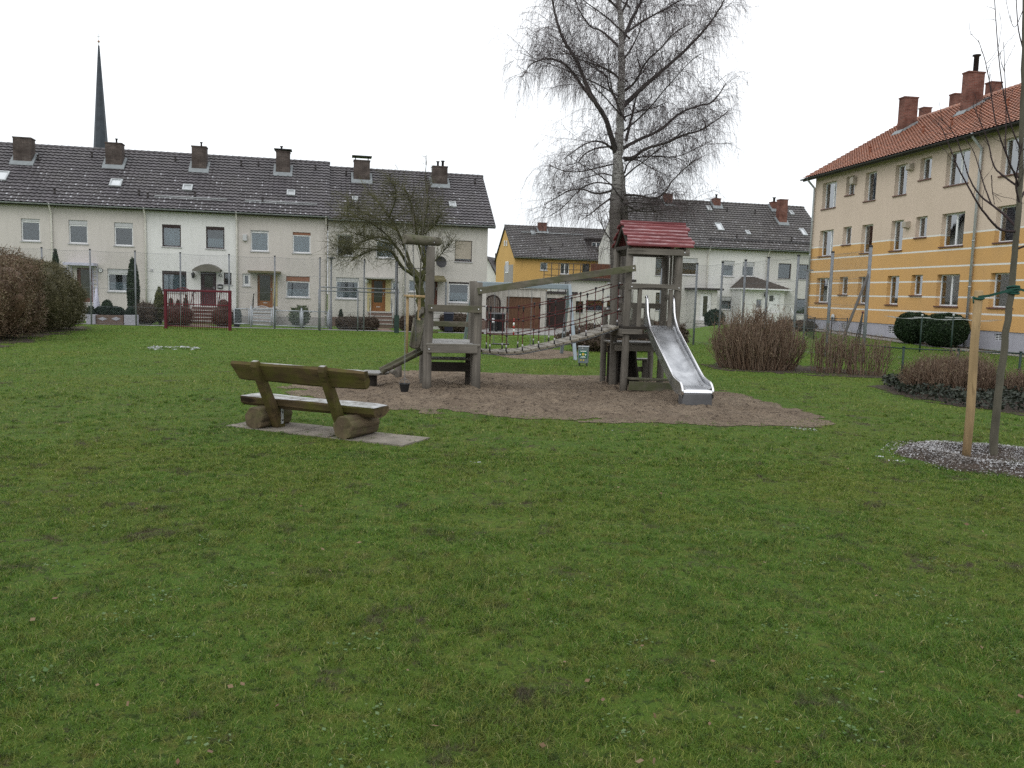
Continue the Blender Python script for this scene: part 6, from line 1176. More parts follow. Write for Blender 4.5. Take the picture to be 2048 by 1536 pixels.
traced = [([(790,1040),(760,930),(720,800),(650,700),(580,560),(530,420),(440,290),(400,190),(370,70),(345,-60),(330,-200)], .12,.02,-1.0), ([(640,690),(560,590),(500,500),(450,440),(360,400),(280,405),(200,440),(160,520)], .06,.012,-.6),
 ([(845,720),(930,640),(1060,520),(1160,440),(1310,300),(1420,180),(1500,60),(1560,-60)], .10,.016,.9), ([(845,1010),(930,960),(1100,890),(1220,770),(1370,715),(1440,710),(1500,640),(1540,570)], .075,.012,.5), ([(845,1080),(910,1080),(990,1010),(1120,985),(1250,920),(1370,895),(1450,840),(1560,760)], .07,.012,-.8),
 ([(850,620),(930,560),(990,420),(1100,330),(1200,210),(1330,150)], .05,.010,-1.6), ([(840,270),(890,150),(950,40),(1000,-80),(1040,-260)], .08,.02,.5), ([(850,230),(980,140),(1090,80),(1200,20),(1280,-20)], .05,.01,1.3), ([(810,320),(740,250),(680,200),(620,190),(570,120),(520,30),(500,-80)], .05,.012,.9), ([(805,690),(740,600),(735,520),(640,460),(560,410)], .045,.01,1.6), ([(812,540),(770,490),(650,440),(540,405),(430,350)], .04,.01,-1.4),
 ([(770,1020),(710,970),(620,960),(520,1020),(430,1090)], .05,.01,-1.2), ([(760,1000),(650,1010),(560,1060),(540,1110),(450,1130)], .04,.01,1.2), ([(770,1300),(660,1330),(560,1285),(470,1300),(390,1345),(300,1400)], .05,.01,.8), ([(760,1350),(690,1400),(620,1460),(560,1500)], .04,.01,-1.0), ([(850,1330),(960,1335),(1060,1365),(1140,1300),(1160,1250),(1250,1160),(1330,1090)], .055,.01,-.9),
 ([(850,1180),(870,1110),(930,1080),(1000,1130),(1100,1180)], .04,.01,1.4), ([(860,1400),(960,1450),(1080,1440),(1200,1420),(1300,1440)], .045,.01,.9), ([(835,420),(900,330),(960,200),(960,90)], .04,.01,-.9), ([(860,960),(900,800),(920,690),(960,600)], .07,.015,1.0), ([(850,800),(940,760),(1050,740),(1150,690)], .035,.008,-1.5), ([(770,1200),(690,1180),(600,1210),(500,1240)], .035,.008,1.0),
 ([(850,1390),(930,1380),(1050,1400),(1180,1385),(1290,1400)], .04,.01,1.8), ([(855,1450),(980,1420),(1100,1400),(1230,1440)], .04,.01,-1.7), ([(770,1260),(650,1240),(540,1290),(430,1420),(330,1480)], .035,.008,1.6), ([(775,1120),(650,1150),(520,1180),(400,1160),(330,1120)], .035,.008,-1.5), ([(850,1100),(1000,1060),(1200,1080),(1350,1010),(1450,960)], .035,.008,1.5), ([(810,60),(700,-40),(600,-130),(540,-260)], .05,.01,-1.0), ([(825,100),(900,-60),(1010,-190),(1100,-300)], .05,.01,-.8)]
for pts, r0, r1, dy in traced: lines.append(limb(br, [qb(x, y, dy*min(1,k/3)) for k, (x, y) in enumerate(pts)], r0, r1, 6))
for k in range(18):                                                   # limbs towards and away from the viewer
    z = rb.uniform(3.2, 16); a = rb.choice([-1,1])*(rb.uniform(.5,1.25) if rb.uniform() < .5 else rb.uniform(1.9,2.65)); s0 = np.array([bb.x+rb.uniform(-.05,.05)+.03*z*.2, YB, z-.6]); L = rb.uniform(2.0,4.2)*(1 if z < 12 else .7)
    P = grow(s0[None], np.array([[math.cos(a)*.8+rb.uniform(-.3,.3), math.sin(a)+.0, .65]]), [L], 7, .06, .12, rb)[0]; lines.append(limb(br, P, .035, .008, 5, it=1))
br.build('limb', MT['bark_dark'], HBi)
S, Tg, U = sample_on(lines, 1250, rb, .16, 1.0, [1,.9,1.5,1.3,1.2,1.3,1.2,1.4,1.1,.9,.8,.55,.5,.7,.5,.9,.6,.7,.9,1.0,1.0,.5,.6,.6,.5,.4,.8,1.2,1.2]+[.3]*(len(lines)-29)); out = rb.normal(0,1,(1250,3)); out[:,2] = np.abs(out[:,2])*.5; D = Tg*.6+out*.75+np.array([0,0,.22]); Ls = rb.uniform(.5,2.3,1250)*(1.15-.5*U); sub = grow(S, D, Ls, 7, .08, .18, rb)
parts = [tubes(sub, np.full(1250,.008), np.full(1250,.0035), 3)]
S2, T2_, U2 = sample_on(list(sub), 8000, rb, .15, 1.0); D2 = T2_*.8+rb.normal(0,.55,(8000,3)); tw = grow(S2, D2, rb.uniform(.25,.8,8000), 5, .22, .14, rb); parts.append(tubes(tw, np.full(8000,.0038), np.full(8000,.0022), 3))
S3, T3, U3 = sample_on(list(tw[::2])+list(sub), 22000, rb, .25, 1.0); D3 = T3*.6+rb.normal(0,.4,(22000,3))+np.array([0,0,-.5]); hang = grow(S3, D3, rb.gamma(2.0,.26,22000)+.12, 5, .42, .10, rb); parts.append(tubes(hang, np.full(22000,.0024), np.full(22000,.0015), 3))
v, q = merge(parts); np_mesh('twigs', v, q, None, MT['twig_birch'], HBi)
# ---- mossy crooked tree before the long row
rm = np.random.default_rng(9); YM = 42.5; mb0 = base(868, YM); HM = thing('crooked_tree', mb0, 'low crooked tree with a broad mossy olive twig crown in front of the end houses', 'tree'); qm = lambda x, y, dy=0.0: at(620+x/4.042, 300+y/4.042, YM+dy)
tr = MB(); limb(tr, [mb0-up*.2, qm(905,1380), qm(900,1200), qm(888,1080), qm(878,1010)], .26, .19, 10); limb(tr, [qm(885,1080), qm(920,1010), qm(935,930)], .16, .13, 8); tr.build('trunk', MT['bark_moss'], HM); br = MB(); lines = []
for pts, r0, r1, dy in (([(880,1040),(830,1005),(750,960),(690,860),(650,805),(500,805),(400,850),(330,900)], .12,.02,-.8), ([(880,1010),(800,960),(750,850),(680,760),(590,700),(460,720),(330,790),(230,860)], .11,.02,.3), ([(880,1010),(810,930),(770,800),(710,650),(640,540),(560,430),(480,350)], .11,.02,.9), ([(935,940),(905,860),(870,720),(850,560),(810,400),(760,300)], .10,.02,-.4), ([(935,940),(930,840),(900,700),(930,560),(960,420),(940,330)], .07,.015,.8),
    ([(940,960),(1010,900),(1080,820),(1150,740)], .05,.01,.2), ([(760,870),(640,700),(520,600),(380,540),(250,520)], .06,.012,-.9), ([(700,650),(560,560),(420,500),(300,440)], .05,.01,1.2), ([(640,540),(690,420),(700,320),(660,260)], .05,.01,-.6), ([(500,805),(420,790),(300,800),(190,760)], .04,.01,1.0), ([(870,720),(1000,620),(1060,520)], .04,.01,-.9), ([(690,760),(560,740),(420,690),(280,650)], .05,.01,-1.4)):
    lines.append(limb(br, [qm(x, y, dy*k*.45) for k, (x, y) in enumerate(pts)], r0, r1, 7))
br.build('limb', MT['bark_moss'], HM); N = 900; S, Tg, U = sample_on(lines, N, rm, .3, 1.0); o_ = rm.normal(0,1,(N,3)); sub = grow(S, Tg*.6+o_*.6+np.array([-.12,0,.35]), rm.uniform(.4,1.35,N), 6, .06, .2, rm); parts = [tubes(sub, np.full(N,.013), np.full(N,.005), 3)]
N2 = 5200; S2, T2_, _ = sample_on(list(sub), N2, rm, .1, 1.0); tw = grow(S2, T2_*.6+rm.normal(0,.6,(N2,3)), rm.uniform(.2,.75,N2), 5, .12, .2, rm); parts.append(tubes(tw, np.full(N2,.0058), np.full(N2,.003), 3)); v, q = merge(parts); np_mesh('twigs', v, q, None, MT['twig_moss'], HM)
# ---- young staked tree on the right
ry_ = np.random.default_rng(4); HY_ = thing('young_tree', tb, 'young bare tree with upswept dark branches at the right edge, tied to the stake', 'tree'); Yt = tb.y; qt = lambda px, py, dy=0.0: at(px, py, Yt+dy); k8b = lambda x, y: (1820+x/3.07, 220+y/3.07)
tr = MB(); limb(tr, [tb-up*.1, qt(1990,860), qt(1998,780), qt(2010,680), qt(2024,575), qt(2033,470), qt(2040,380), qt(2044,280), qt(2046,160), qt(2050,0), qt(2046,-160), qt(2052,-330)], .051, .013, 12); tr.build('trunk', MT['bark_young'], HY_); br = MB(); lines = []
for pts, r0, r1, dy in (([(2032,463),(2005,462),(1989,451),(1960,415),(1940,380),(1918,340),(1901,298),(1882,252)],.017,.004,-.25), ([k8b(650,718),k8b(590,650),k8b(500,580),k8b(430,530),k8b(360,420),k8b(330,300),k8b(270,130),k8b(170,40)],.016,.003,.3), ([k8b(500,580),k8b(460,480),k8b(430,380),k8b(390,240),k8b(330,170)],.009,.003,.2), ([k8b(668,472),k8b(570,405),k8b(510,350),k8b(485,210),k8b(440,90),k8b(390,-20)],.014,.004,.25), ([k8b(668,470),k8b(645,400),k8b(590,270),k8b(530,110),k8b(505,-50),k8b(470,-280),k8b(420,-430)],.013,.003,-.3), ([k8b(665,415),k8b(615,350),k8b(580,225),k8b(592,100),k8b(585,-120),k8b(575,-420)],.013,.003,.15), ([k8b(680,600),k8b(648,480),k8b(655,380),k8b(690,200)],.014,.005,-.2), ([k8b(500,400),k8b(505,500),k8b(520,580)],.006,.003,.1),
    ([(2040,400),(2062,360),(2085,290),(2110,180),(2120,40)],.016,.004,.3), ([(2042,300),(2020,250),(2000,150),(1990,20),(1985,-120)],.010,.003,-.2), ([(2045,200),(2070,120),(2075,-30)],.010,.003,.2), ([(2030,500),(2080,480),(2130,400),(2170,280)],.016,.004,-.3), ([(2047,100),(2036,60),(2032,-10),(2020,-120)],.008,.003,.15), ([(2046,20),(2042,30),(2030,60),(2020,40),(2012,0)],.006,.002,-.1)):
    lines.append(limb(br, [qt(x, y, dy*min(1,k/3)) for k, (x, y) in enumerate(pts)], r0, r1, 6))
N = 90; S, Tg, U = sample_on(lines, N, ry_, .3, 1.0); sub = grow(S, Tg+ry_.normal(0,.55,(N,3)), ry_.uniform(.08,.38,N), 6, -.03, .16, ry_); S2, T2_, _ = sample_on(list(sub), 110, ry_, .3, 1.0); s2 = grow(S2, T2_+ry_.normal(0,.6,(110,3)), ry_.uniform(.04,.14,110), 4, 0, .2, ry_); v, q = merge([tubes(sub, np.full(N,.0032), np.full(N,.0016), 4), tubes(s2, np.full(110,.0017), np.full(110,.0011), 3)]); br.add([tuple(a_) for a_ in v], [tuple(int(i_) for i_ in f_) for f_ in q], 0, True); br.build('limb', MT['twig_dark'], HY_)
# ---- staked sapling behind the platform
YS_ = 23.6; HSa = thing('young_tree', base(836, YS_), 'slender staked sapling with thin upright twigs between two pale stakes', 'tree'); b = base(836, YS_); tr = MB(); main = limb(tr, [b-up*.1, at(838,600,YS_), at(842,520,YS_), at(847,440,YS_), at(850,380,YS_), at(853,310,YS_)], .032, .005, 8)
lines = []
for pts in ([(839,590),(822,540),(812,480),(808,420)], [(840,570),(858,520),(868,460),(872,410)], [(843,530),(828,470),(825,410),(829,360)], [(845,500),(860,440),(864,380)], [(841,560),(815,520),(800,490)], [(844,520),(875,480),(890,440)], [(847,450),(838,390),(840,350)], [(848,430),(860,370),(866,330)]): lines.append(limb(tr, [at(x, y, YS_+random.uniform(-.3,.3)*k) for k, (x, y) in enumerate(pts)], .011, .003, 5))
tr.build('trunk', MT['bark_young'], HSa); N = 130; S, Tg, _ = sample_on(lines+[main], N, ry_, .35, 1); sub = grow(S, Tg+ry_.normal(0,.5,(N,3)), ry_.uniform(.15,.5,N), 5, -.02, .12, ry_); v, q = tubes(sub, np.full(N,.0042), np.full(N,.002), 3); np_mesh('twigs', v, q, None, MT['twig_dark'], HSa)
for px, lab in ((815, 'pale wooden stake left of the sapling behind the crane post'), (838, 'pale wooden stake right at the sapling behind the crane post')):
    b = base(px-1.5, YS_-.25); h = thing('tree_stake', b, lab, 'stake', 'stakes of the sapling'); mb = MB(); mb.tube([b-up*.1, Vector((b.x,b.y,at(px,592,YS_).z))], .038, 10, rough=.03); mb.build('log', MT['stake'], h)
a, b = at(808,592,YS_-.32), at(856,594,YS_-.32); mb = MB(); mb.tube([a, b], .04, 10, rough=.03); tag(mb.build('cross_bar', MT['stake'], origin=a), 'pale round crossbar fixed across the tops of the sapling stakes', 'crossbar')
# ---- shrubs
def twig_shrub(label, px0, px1, Y, top_py, nst, ry, mat='shrub_twig', seed=1, flat=.5, r=.008, name='shrub', group=None, side=4, spread=.8, leafn=0, leafm='shrub_leaf'):
    rg = np.random.default_rng(seed); b = base((px0+px1)/2, Y); rx = (at(px1,600,Y).x-at(px0,600,Y).x)/2; H = at((px0+px1)/2, top_py, Y).z-b.z; h = thing(name, b, label, 'shrub', group)
    a = rg.uniform(0,2*math.pi,nst); q = np.sqrt(rg.uniform(0,1,nst)); S = np.stack([b.x+rx*spread*q*np.cos(a), b.y+ry*spread*q*np.sin(a), np.full(nst,b.z)],1); q2 = np.clip(q+rg.normal(0,.12,nst),0,1); hz = H*(1-flat*q2**3)*(.80+.24*vnoise(2.2*q2*np.cos(a)+seed, 2.2*q2*np.sin(a)+seed))*np.clip(rg.normal(.93,.10,nst),.6,1.1)
    E = np.stack([b.x+rx*q2*np.cos(a), b.y+ry*q2*np.sin(a), b.z+hz],1); t = np.linspace(0,1,7)[None,:,None]; P = S[:,None]*(1-t)+E[:,None]*t; bow = (E-S)*np.array([1,1,0]); P = P+bow[:,None]*(.25*np.sin(math.pi*t)); P = P+np.cumsum(rg.normal(0,.016,P.shape),1)*np.array([1,1,.5])
    N2 = nst*side; S2, T2_, _ = sample_on(list(P), N2, rg, .3, .98); sub = grow(S2, T2_+rg.normal(0,.38,(N2,3))+np.array([0,0,.25]), rg.uniform(.10,.36,N2)*min(1.2,H), 4, -.02, .15, rg)
    v1, q1_ = tubes(P, np.full(nst,r), np.full(nst,r*.45), 4); v2, q2_ = tubes(sub, np.full(N2,r*.5), np.full(N2,r*.3), 3); parts = [(v1,q1_),(v2,q2_)]
    ti = [np.repeat(rg.uniform(0,1,nst)**2, 28), np.repeat(rg.uniform(0,1,N2)**2, 12)]
    v, q = merge(parts); np_mesh('twigs', v, q, None, MT[mat], h, tint=np.concatenate(ti))
    if leafn:
        k = rg.integers(0, N2, leafn); C = sub[k, rg.integers(1,4,leafn)]+rg.normal(0,.02,(leafn,3)); v, q = leafs(C, .022, rg); np_mesh('leaves', v, q, None, MT[leafm], h, tint=np.repeat(rg.uniform(0,1,leafn)**2,4))
    return h
def blob(label, b, rad, mat, nleaf, size, seed=1, pw=2.0, name='shrub', cat='shrub', group=None, zc=None, bumpy=.12, twigs=0, twm='shrub_twig', h=None, part='foliage', fr=None, shellw=.16, zbias=0):
    rg = np.random.default_rng(seed); b = Vector(b); rx, ry, rz = rad; zc = rz if zc is None else zc
    if h is None: h = thing(name, b, label, cat, group)
    d = rg.normal(0,1,(nleaf,3)); d /= np.linalg.norm(d,axis=1,keepdims=True); k = (np.abs(d)**pw).sum(1)**(-1/pw); bm = 1+bumpy*(vnoise(d[:,0]*3+seed*7+9, d[:,1]*3+9, d[:,2]*3+9)-.5)*2+bumpy*.6*(vnoise(d[:,0]*8+seed+20, d[:,1]*8+20, d[:,2]*8+20)-.5)*2
    q = (1-shellw*np.abs(rg.normal(0,1,nleaf)))*bm; C = d*(k*q)[:,None]*np.array([rx,ry,rz])
    ca, sa = (fr.d.x, fr.d.y) if fr else (1,0); C = np.stack([C[:,0]*ca-C[:,1]*sa, C[:,0]*sa+C[:,1]*ca, C[:,2]],1)+np.array([b.x,b.y,b.z+zc]); C = C[C[:,2] > b.z+.01]
    v, qd = leafs(C, size, rg); parts = [(v, qd)]; tints = [np.repeat(rg.uniform(0,1,len(C))**2.5, 4)]
    nu, nv = 30, 18; uu, vv = np.meshgrid(np.arange(nu)*2*math.pi/nu, np.linspace(.02,math.pi-.02,nv)); cd = np.stack([np.sin(vv)*np.cos(uu), np.sin(vv)*np.sin(uu), np.cos(vv)],-1).reshape(-1,3); kk = (np.abs(cd)**pw).sum(1)**(-1/pw); bb_ = 1+bumpy*(vnoise(cd[:,0]*3+seed*7+9, cd[:,1]*3+9, cd[:,2]*3+9)-.5)*2
    cc = cd*(kk*bb_*.86)[:,None]*np.array([rx,ry,rz]); cc = np.stack([cc[:,0]*ca-cc[:,1]*sa, cc[:,0]*sa+cc[:,1]*ca, cc[:,2]],1)+np.array([b.x,b.y,b.z+zc]); ix = np.arange(nu*nv).reshape(nv,nu); qq = np.stack([ix[:-1], ix[1:], np.roll(ix,-1,1)[1:], np.roll(ix,-1,1)[:-1]],-1).reshape(-1,4)
    parts.append((cc, qq)); tints.append(np.zeros(len(cc)))
    if twigs:
        k = rg.integers(0,len(C),twigs); dd = C[k]-np.array([b.x,b.y,b.z+zc*.6]); tw = grow(C[k]-dd*.08, dd/ (np.linalg.norm(dd,axis=1,keepdims=True)+1e-9)+rg.normal(0,.35,(twigs,3))+np.array([0,0,.45+zbias]), rg.uniform(.08,.42,twigs), 4, 0, .15, rg); v3, q3_ = tubes(tw, np.full(twigs,.008), np.full(twigs,.003), 3); parts.append((v3,q3_)); tints.append(np.repeat(rg.uniform(0,.8,twigs), 12))
    v, q = merge(parts); np_mesh(part, v, q, None, MT[mat], h, tint=np.concatenate(tints)); return h
# left edge hedges
HL = thing('hedge', base(8, 25.5), 'rough withered brown hedge end nearest the camera at the left edge', 'hedge')
for k, (px, Y, rx, ry, H, sd) in enumerate(((-60,23.8,1.6,1.2,2.35,31),(2,25.2,1.2,1.1,2.4,32),(-30,27.5,1.7,1.2,2.75,35))): blob('', base(px,Y), (rx,ry,H/2), 'shrub_leaf', 26000, .026, sd, 2.6, h=HL, part='foliage', bumpy=.2, twigs=2600, shellw=.12)
HL2 = thing('hedge', base(110, 31), 'clipped olive-brown hedge with a rounded end before the long row', 'hedge')
for k, (px, Y, rx, ry, H, sd) in enumerate(((38,28.6,1.45,1.2,2.5,33),(72,30.6,1.35,1.2,2.5,34),(104,32.4,1.15,1.2,2.1,36))): blob('', base(px,Y), (rx,ry,H/2), 'hedge_olive', 26000, .025, sd, 2.5, h=HL2, part='foliage', bumpy=.12, twigs=2000, shellw=.10)
polygrid('hedge_soil', smooth_poly([gnd(*q) for q in ((-60,705),(60,683),(120,664),(185,656),(172,651),(40,660),(-100,690))]), MT['soil'], .08, .015, .02, 2, edge=1.0)
# right hand shrubs
twig_shrub('big bare reddish brown shrub right of the slide', 1418, 1604, 21.6, 627, 620, 1.0, seed=41, flat=.42, r=.0095, side=5, leafn=2600)
twig_shrub('sparse leggy brown shrub between the big shrub and the low fence, left half', 1616, 1706, 21.0, 660, 80, .55, seed=42, flat=.25, r=.009, side=5, leafn=300)
twig_shrub('sparse leggy brown shrub leaning right towards the low wire fence', 1682, 1776, 20.6, 667, 85, .55, seed=43, flat=.35, r=.009, side=5, leafn=300)
twig_shrub('trimmed low brown shrub rising from the ivy beside the stake', 1806, 1990, 16.6, 712, 800, .75, seed=44, flat=.30, r=.0065, side=6, spread=.85, leafn=1500)
twig_shrub('trimmed brown shrub cut by the right picture edge behind the young tree', 2006, 2150, 15.9, 742, 500, .7, seed=45, flat=.3, r=.0065, side=6, spread=.85, leafn=900)
IVY = smooth_poly([gnd(*q) for q in ((1752,768),(1800,793),(1900,812),(1990,822),(2120,838),(2300,850),(2300,770),(2060,770),(1900,762),(1800,758))]); polygrid('ivy_soil', IVY, MT['soil'], .07, .015, .014, 2, edge=.7)
rg = np.random.default_rng(8); N = 26000; x0, y0 = IVY.min(0); x1, y1 = IVY.max(0); C = np.stack([rg.uniform(x0,x1,N), rg.uniform(y0,y1,N)],1); C = C[inside(IVY, C[:,0], C[:,1])]; hh = .05+.20*vnoise(C[:,0]*1.4, C[:,1]*1.4)**1.5+.08*vnoise(C[:,0]*6, C[:,1]*6); C = np.c_[C, G(C[:,0],C[:,1])+hh*rg.uniform(.25,1,len(C))]; v, q = leafs(C, .030, rg, .35, .8); tag(np_mesh('ivy', v, q, None, MT['ivy'], tint=np.repeat(rg.uniform(0,1,len(C))**3,4)), 'dark ivy ground cover under the trimmed shrubs', 'ivy', kind='stuff')
polygrid('shrub_soil', smooth_poly([gnd(*q) for q in ((1410,734),(1500,743),(1600,746),(1700,754),(1780,757),(1785,748),(1700,738),(1600,730),(1480,724),(1410,724))]), MT['soil'], .07, .015, .014, 2.5, edge=1.1)
for px, Y, w, top, sd, lab in ((1824, 37.2, .76, 624, 51, 'round clipped evergreen bush against the ochre block, left one'), (1886, 35.4, .92, 625, 52, 'round clipped evergreen bush against the ochre block, right one beside the downpipe')):
    b = base(px, Y); H = at(px, top, Y).z-b.z; blob(lab, b, (w,w,H/2), 'ever', 9000, .04, sd, 2.25, name='round_bush', group='round evergreens at the block', bumpy=.05, shellw=.06)
# front gardens of the long row
def garden(label, px, n, w_px, top, mat, size=.05, nl=4000, pw=2.3, name='shrub', depth=None, seed=60, by=None, **k):
    s = s_of(px, n); x, y = FFp(s, n); b = Vector((x, y, float(G(x,y)))); H = FF.hit(px, top, n)[1]-b.z; rx = abs(s_of(px+w_px/2,n)-s_of(px-w_px/2,n))/2; zz = b.z
    if by is not None: zz = FF.hit(px, by, n)[1]; H = FF.hit(px, top, n)[1]-zz; b.z = zz
    return blob(label, b, (rx, depth or rx, H/2), mat, nl, size, seed, pw, name=name, fr=FF, **k)
garden('tall slender dark thuja at the corner between beige and white house', 267, 3.4, 27, 512, 'ever', .05, 7000, 1.7, 'conifer', seed=61, bumpy=.08, cat='conifer')
garden('tall dark conifer tip showing above the clipped hedge', 113.5, 3.4, 17, 496, 'ever', .05, 5000, 1.8, 'conifer', seed=62, bumpy=.06, cat='conifer')
garden('yellow-green young conifer before the white house', 319, 3.2, 24, 572, 'conifer_yellow', .045, 3500, 1.6, 'conifer', seed=63, bumpy=.1, cat='conifer')
garden('long low box hedge behind the diamond-tiled garden wall', 219, 1.5, 56, 613, 'ever_blue', .045, 6000, 5, 'box_hedge', depth=.45, seed=64, bumpy=.04, shellw=.05); garden('round clipped box ball standing above the low box hedge', 214, 2.7, 25, 599, 'ever', .04, 2500, 2.2, 'box_ball', seed=65, bumpy=.04)
garden('small clipped box bush in the right-hand garden planter', 260, .95, 20, 614, 'ever_blue', .04, 2500, 2.6, 'box_ball', depth=.3, seed=66, bumpy=.05); garden('small clipped box bush in the left-hand garden planter', 181, .95, 16, 612, 'ever_blue', .04, 2000, 2.6, 'box_ball', depth=.3, seed=67, bumpy=.05)
garden('dark brown bare bush right of the tall thuja', 292, 2.2, 42, 606, 'hedge_brown', .04, 5000, 2.6, 'shrub', depth=.6, seed=68, twigs=500); garden('reddish brown low hedge behind the red goal', 356, 2.2, 56, 612, 'hedge_brown', .04, 6000, 3.2, 'shrub', depth=.5, seed=69, twigs=600); garden('brown bush at the right post of the red goal', 446, 2.3, 44, 617, 'hedge_brown', .04, 4500, 2.6, 'shrub', depth=.6, seed=70, twigs=450)
garden('dark ball-shaped topiary on a stem beside the dark front door', 447, 3.0, 23, 599, 'hedge_brown', .04, 2500, 2, 'topiary', seed=71, bumpy=.04, by=625); x, y = FFp(s_of(447,3.0),3.0); z = float(G(x,y)); hh = [o for o in COL.objects if o.name.startswith('topiary')][0]; mb = MB(); mb.tube([(x,y,z-.1),(x,y,FF.hit(447,622,3.0)[1])], .035, 8); mb.build('stem', MT['bark_dark'], hh)
garden('bluish green bush right of the red goal', 474, 2.6, 17, 617, 'ever_blue', .04, 2500, 2.6, 'shrub', depth=.4, seed=72); garden('leafy green rhododendron behind the silver garden fence', 600, 3.6, 46, 611, 'rhodo', .07, 1600, 2, 'shrub', seed=73, bumpy=.25, shellw=.3, twigs=150); garden('long low clipped brown hedge beside the steps of the grey-cream house', 715, 2.2, 86, 634, 'hedge_brown', .04, 8000, 5, 'low_hedge', depth=.45, seed=74, bumpy=.05, twigs=500); garden('dwarf conifer poking out of the low brown hedge', 682, 2.6, 10, 617, 'ever', .04, 1500, 1.6, 'conifer', seed=75, cat='conifer')
garden('brown hedge right of the reddish garden path', 826, 2.2, 50, 631, 'hedge_brown', .04, 5000, 4, 'low_hedge', depth=.5, seed=76, bumpy=.06, twigs=400); garden('dark brown hedge in front of the end house, behind the play platform', 912, 2.6, 64, 628, 'hedge_brown', .045, 6000, 4, 'low_hedge', depth=.5, seed=77, bumpy=.08, twigs=500)
for px, t, sd in ((342, 594, 81), (356, 598, 82), (372, 590, 83)): garden({342:'small dark upright bush behind the red goal, near its left post',356:'lowest of the small dark upright bushes behind the red goal',372:'tallest of the small dark upright bushes behind the red goal'}[px], px, 3.0, 12, t, 'ever', .045, 1200, 1.7, 'shrub', seed=sd, bumpy=.2, group='upright bushes behind the red goal')
def yard(label, px, Y, w, top, mat, seed, pw=2.4, nl=4000, size=.05, **k): b = base(px, Y); H = at(px, top, Y).z-b.z; return blob(label, b, (w, w*.7, H/2), mat, nl, size, seed, pw, **k)
yard('dark green bush beside the pale porch steps of the far cream house', 1428, 60, .75, 619, 'ever_blue', 90); yard('brown bush behind the play tower beside the swing', 1195, 27.5, .95, 648, 'hedge_brown', 91, twigs=400); yard('reddish brown bush behind the play tower deck', 1305, 28.5, 1.2, 640, 'hedge_brown', 92, twigs=500, nl=6000); yard('dark brown bush at the corner of the ochre block', 1590, 45, 1.1, 640, 'hedge_brown', 93, twigs=400); yard('dark low bush behind the litter bin', 1165, 33.0, 1.0, 665, 'hedge_brown', 94, twigs=300)
for px, Y, H, sd, lab in ((4, 92, 17.4, 95, 'distant bare tree showing over the ridge at the left edge'),):
    b = base(px, Y); h = thing('bare_tree', b, lab, 'tree'); rg = np.random.default_rng(sd); tr = MB(); l0 = limb(tr, [b, b+up*6, b+up*11], .3, .12, 8); ls = [l0]
    for k in range(16): a = rg.uniform(0,6.28); P = grow(np.array([[b.x,b.y,b.z+rg.uniform(6,11)]]), np.array([[math.cos(a),math.sin(a),1.1]]), [rg.uniform(4,7)], 7, .02, .1, rg)[0]; ls.append(limb(tr, P, .09, .02, 5, it=1))
    tr.build('trunk', MT['bark_dark'], h); N = 700; S, Tg, _ = sample_on(ls[1:], N, rg, .3, 1); sub = grow(S, Tg+rg.normal(0,.5,(N,3)), rg.uniform(.8,2.2,N), 5, -.01, .15, rg); v, q = tubes(sub, np.full(N,.022), np.full(N,.012), 3); np_mesh('twigs', v, q, None, MT['twig_birch'], h)
# ---- frosted mulch ring round the young tree
rg = np.random.default_rng(14); nr_, na_ = 15, 48; V = []; 
for i in range(nr_):
    r = 1.02*i/(nr_-1)
    for k in range(na_): a = 2*math.pi*k/na_; R = r*(1+.10*math.sin(3*a+1)+.05*math.sin(7*a)); z = .012+.075*math.exp(-((r-.68)/.2)**2)+.02*float(vnoise(R*math.cos(a)*7+5, R*math.sin(a)*7+5)); V.append((MC.x+R*math.cos(a), MC.y+R*math.sin(a)*.9, z if i < nr_-1 else -.02))
ix = np.arange(nr_*na_).reshape(nr_,na_); q = np.stack([ix[:-1], np.roll(ix,-1,1)[:-1], np.roll(ix,-1,1)[1:], ix[1:]],-1).reshape(-1,4); tag(np_mesh('mulch_bed', V, q, None, MT['soil'], smooth=True), kind='structure')
n = NT('frosted_bark_chips'); t = n.attr('tint'); f = n.noise(n.co('Position'), 2.6, 5, .7); c = n.mix(n.ramp(t, .2, .5), (.10,.088,.078), (.22,.20,.185)); c = n.mix(n.math('MULTIPLY', n.ramp(t, .22, .5), n.ramp(f, .36, .52)), c, (.46,.46,.47)); n.bsdf(c, .9, None, 0, .2); MT['chips'] = n.mat
N = 15000; a = rg.uniform(0,6.283,N); r = np.clip(rg.normal(.68,.2,N),.05,1.12); R = r*(1+.10*np.sin(3*a+1)+.05*np.sin(7*a)); C = np.stack([MC.x+R*np.cos(a), MC.y+R*np.sin(a)*.9, .02+.075*np.exp(-((r-.68)/.2)**2)+rg.uniform(0,.02,N)],1); v, q = leafs(C, .0145, rg, .72, .3); tag(np_mesh('bark_mulch', v, q, None, MT['chips'], tint=np.repeat(rg.uniform(0,1,N),4)), 'frosted bark mulch ring round the young tree', 'mulch', kind='stuff')
b = gnd(2030, 945); rg = np.random.default_rng(15); N = 260; S = np.stack([b.x+rg.normal(0,.06,N), b.y+rg.normal(0,.05,N), np.full(N,.02)],1); P = grow(S, rg.normal(0,.5,(N,3))+np.array([0,0,1]), rg.uniform(.06,.14,N), 4, .15, .2, rg); v, q = tubes(P, np.full(N,.0028), np.full(N,.001), 3); np_mesh('grass_tuft', v, q, None, MT['rhodo'], tint=np.repeat(rg.uniform(0,1,N),12), origin=b); tag(COL.objects['grass_tuft'], 'yellowish tuft of longer grass on the mulch ring', 'grass tuft')
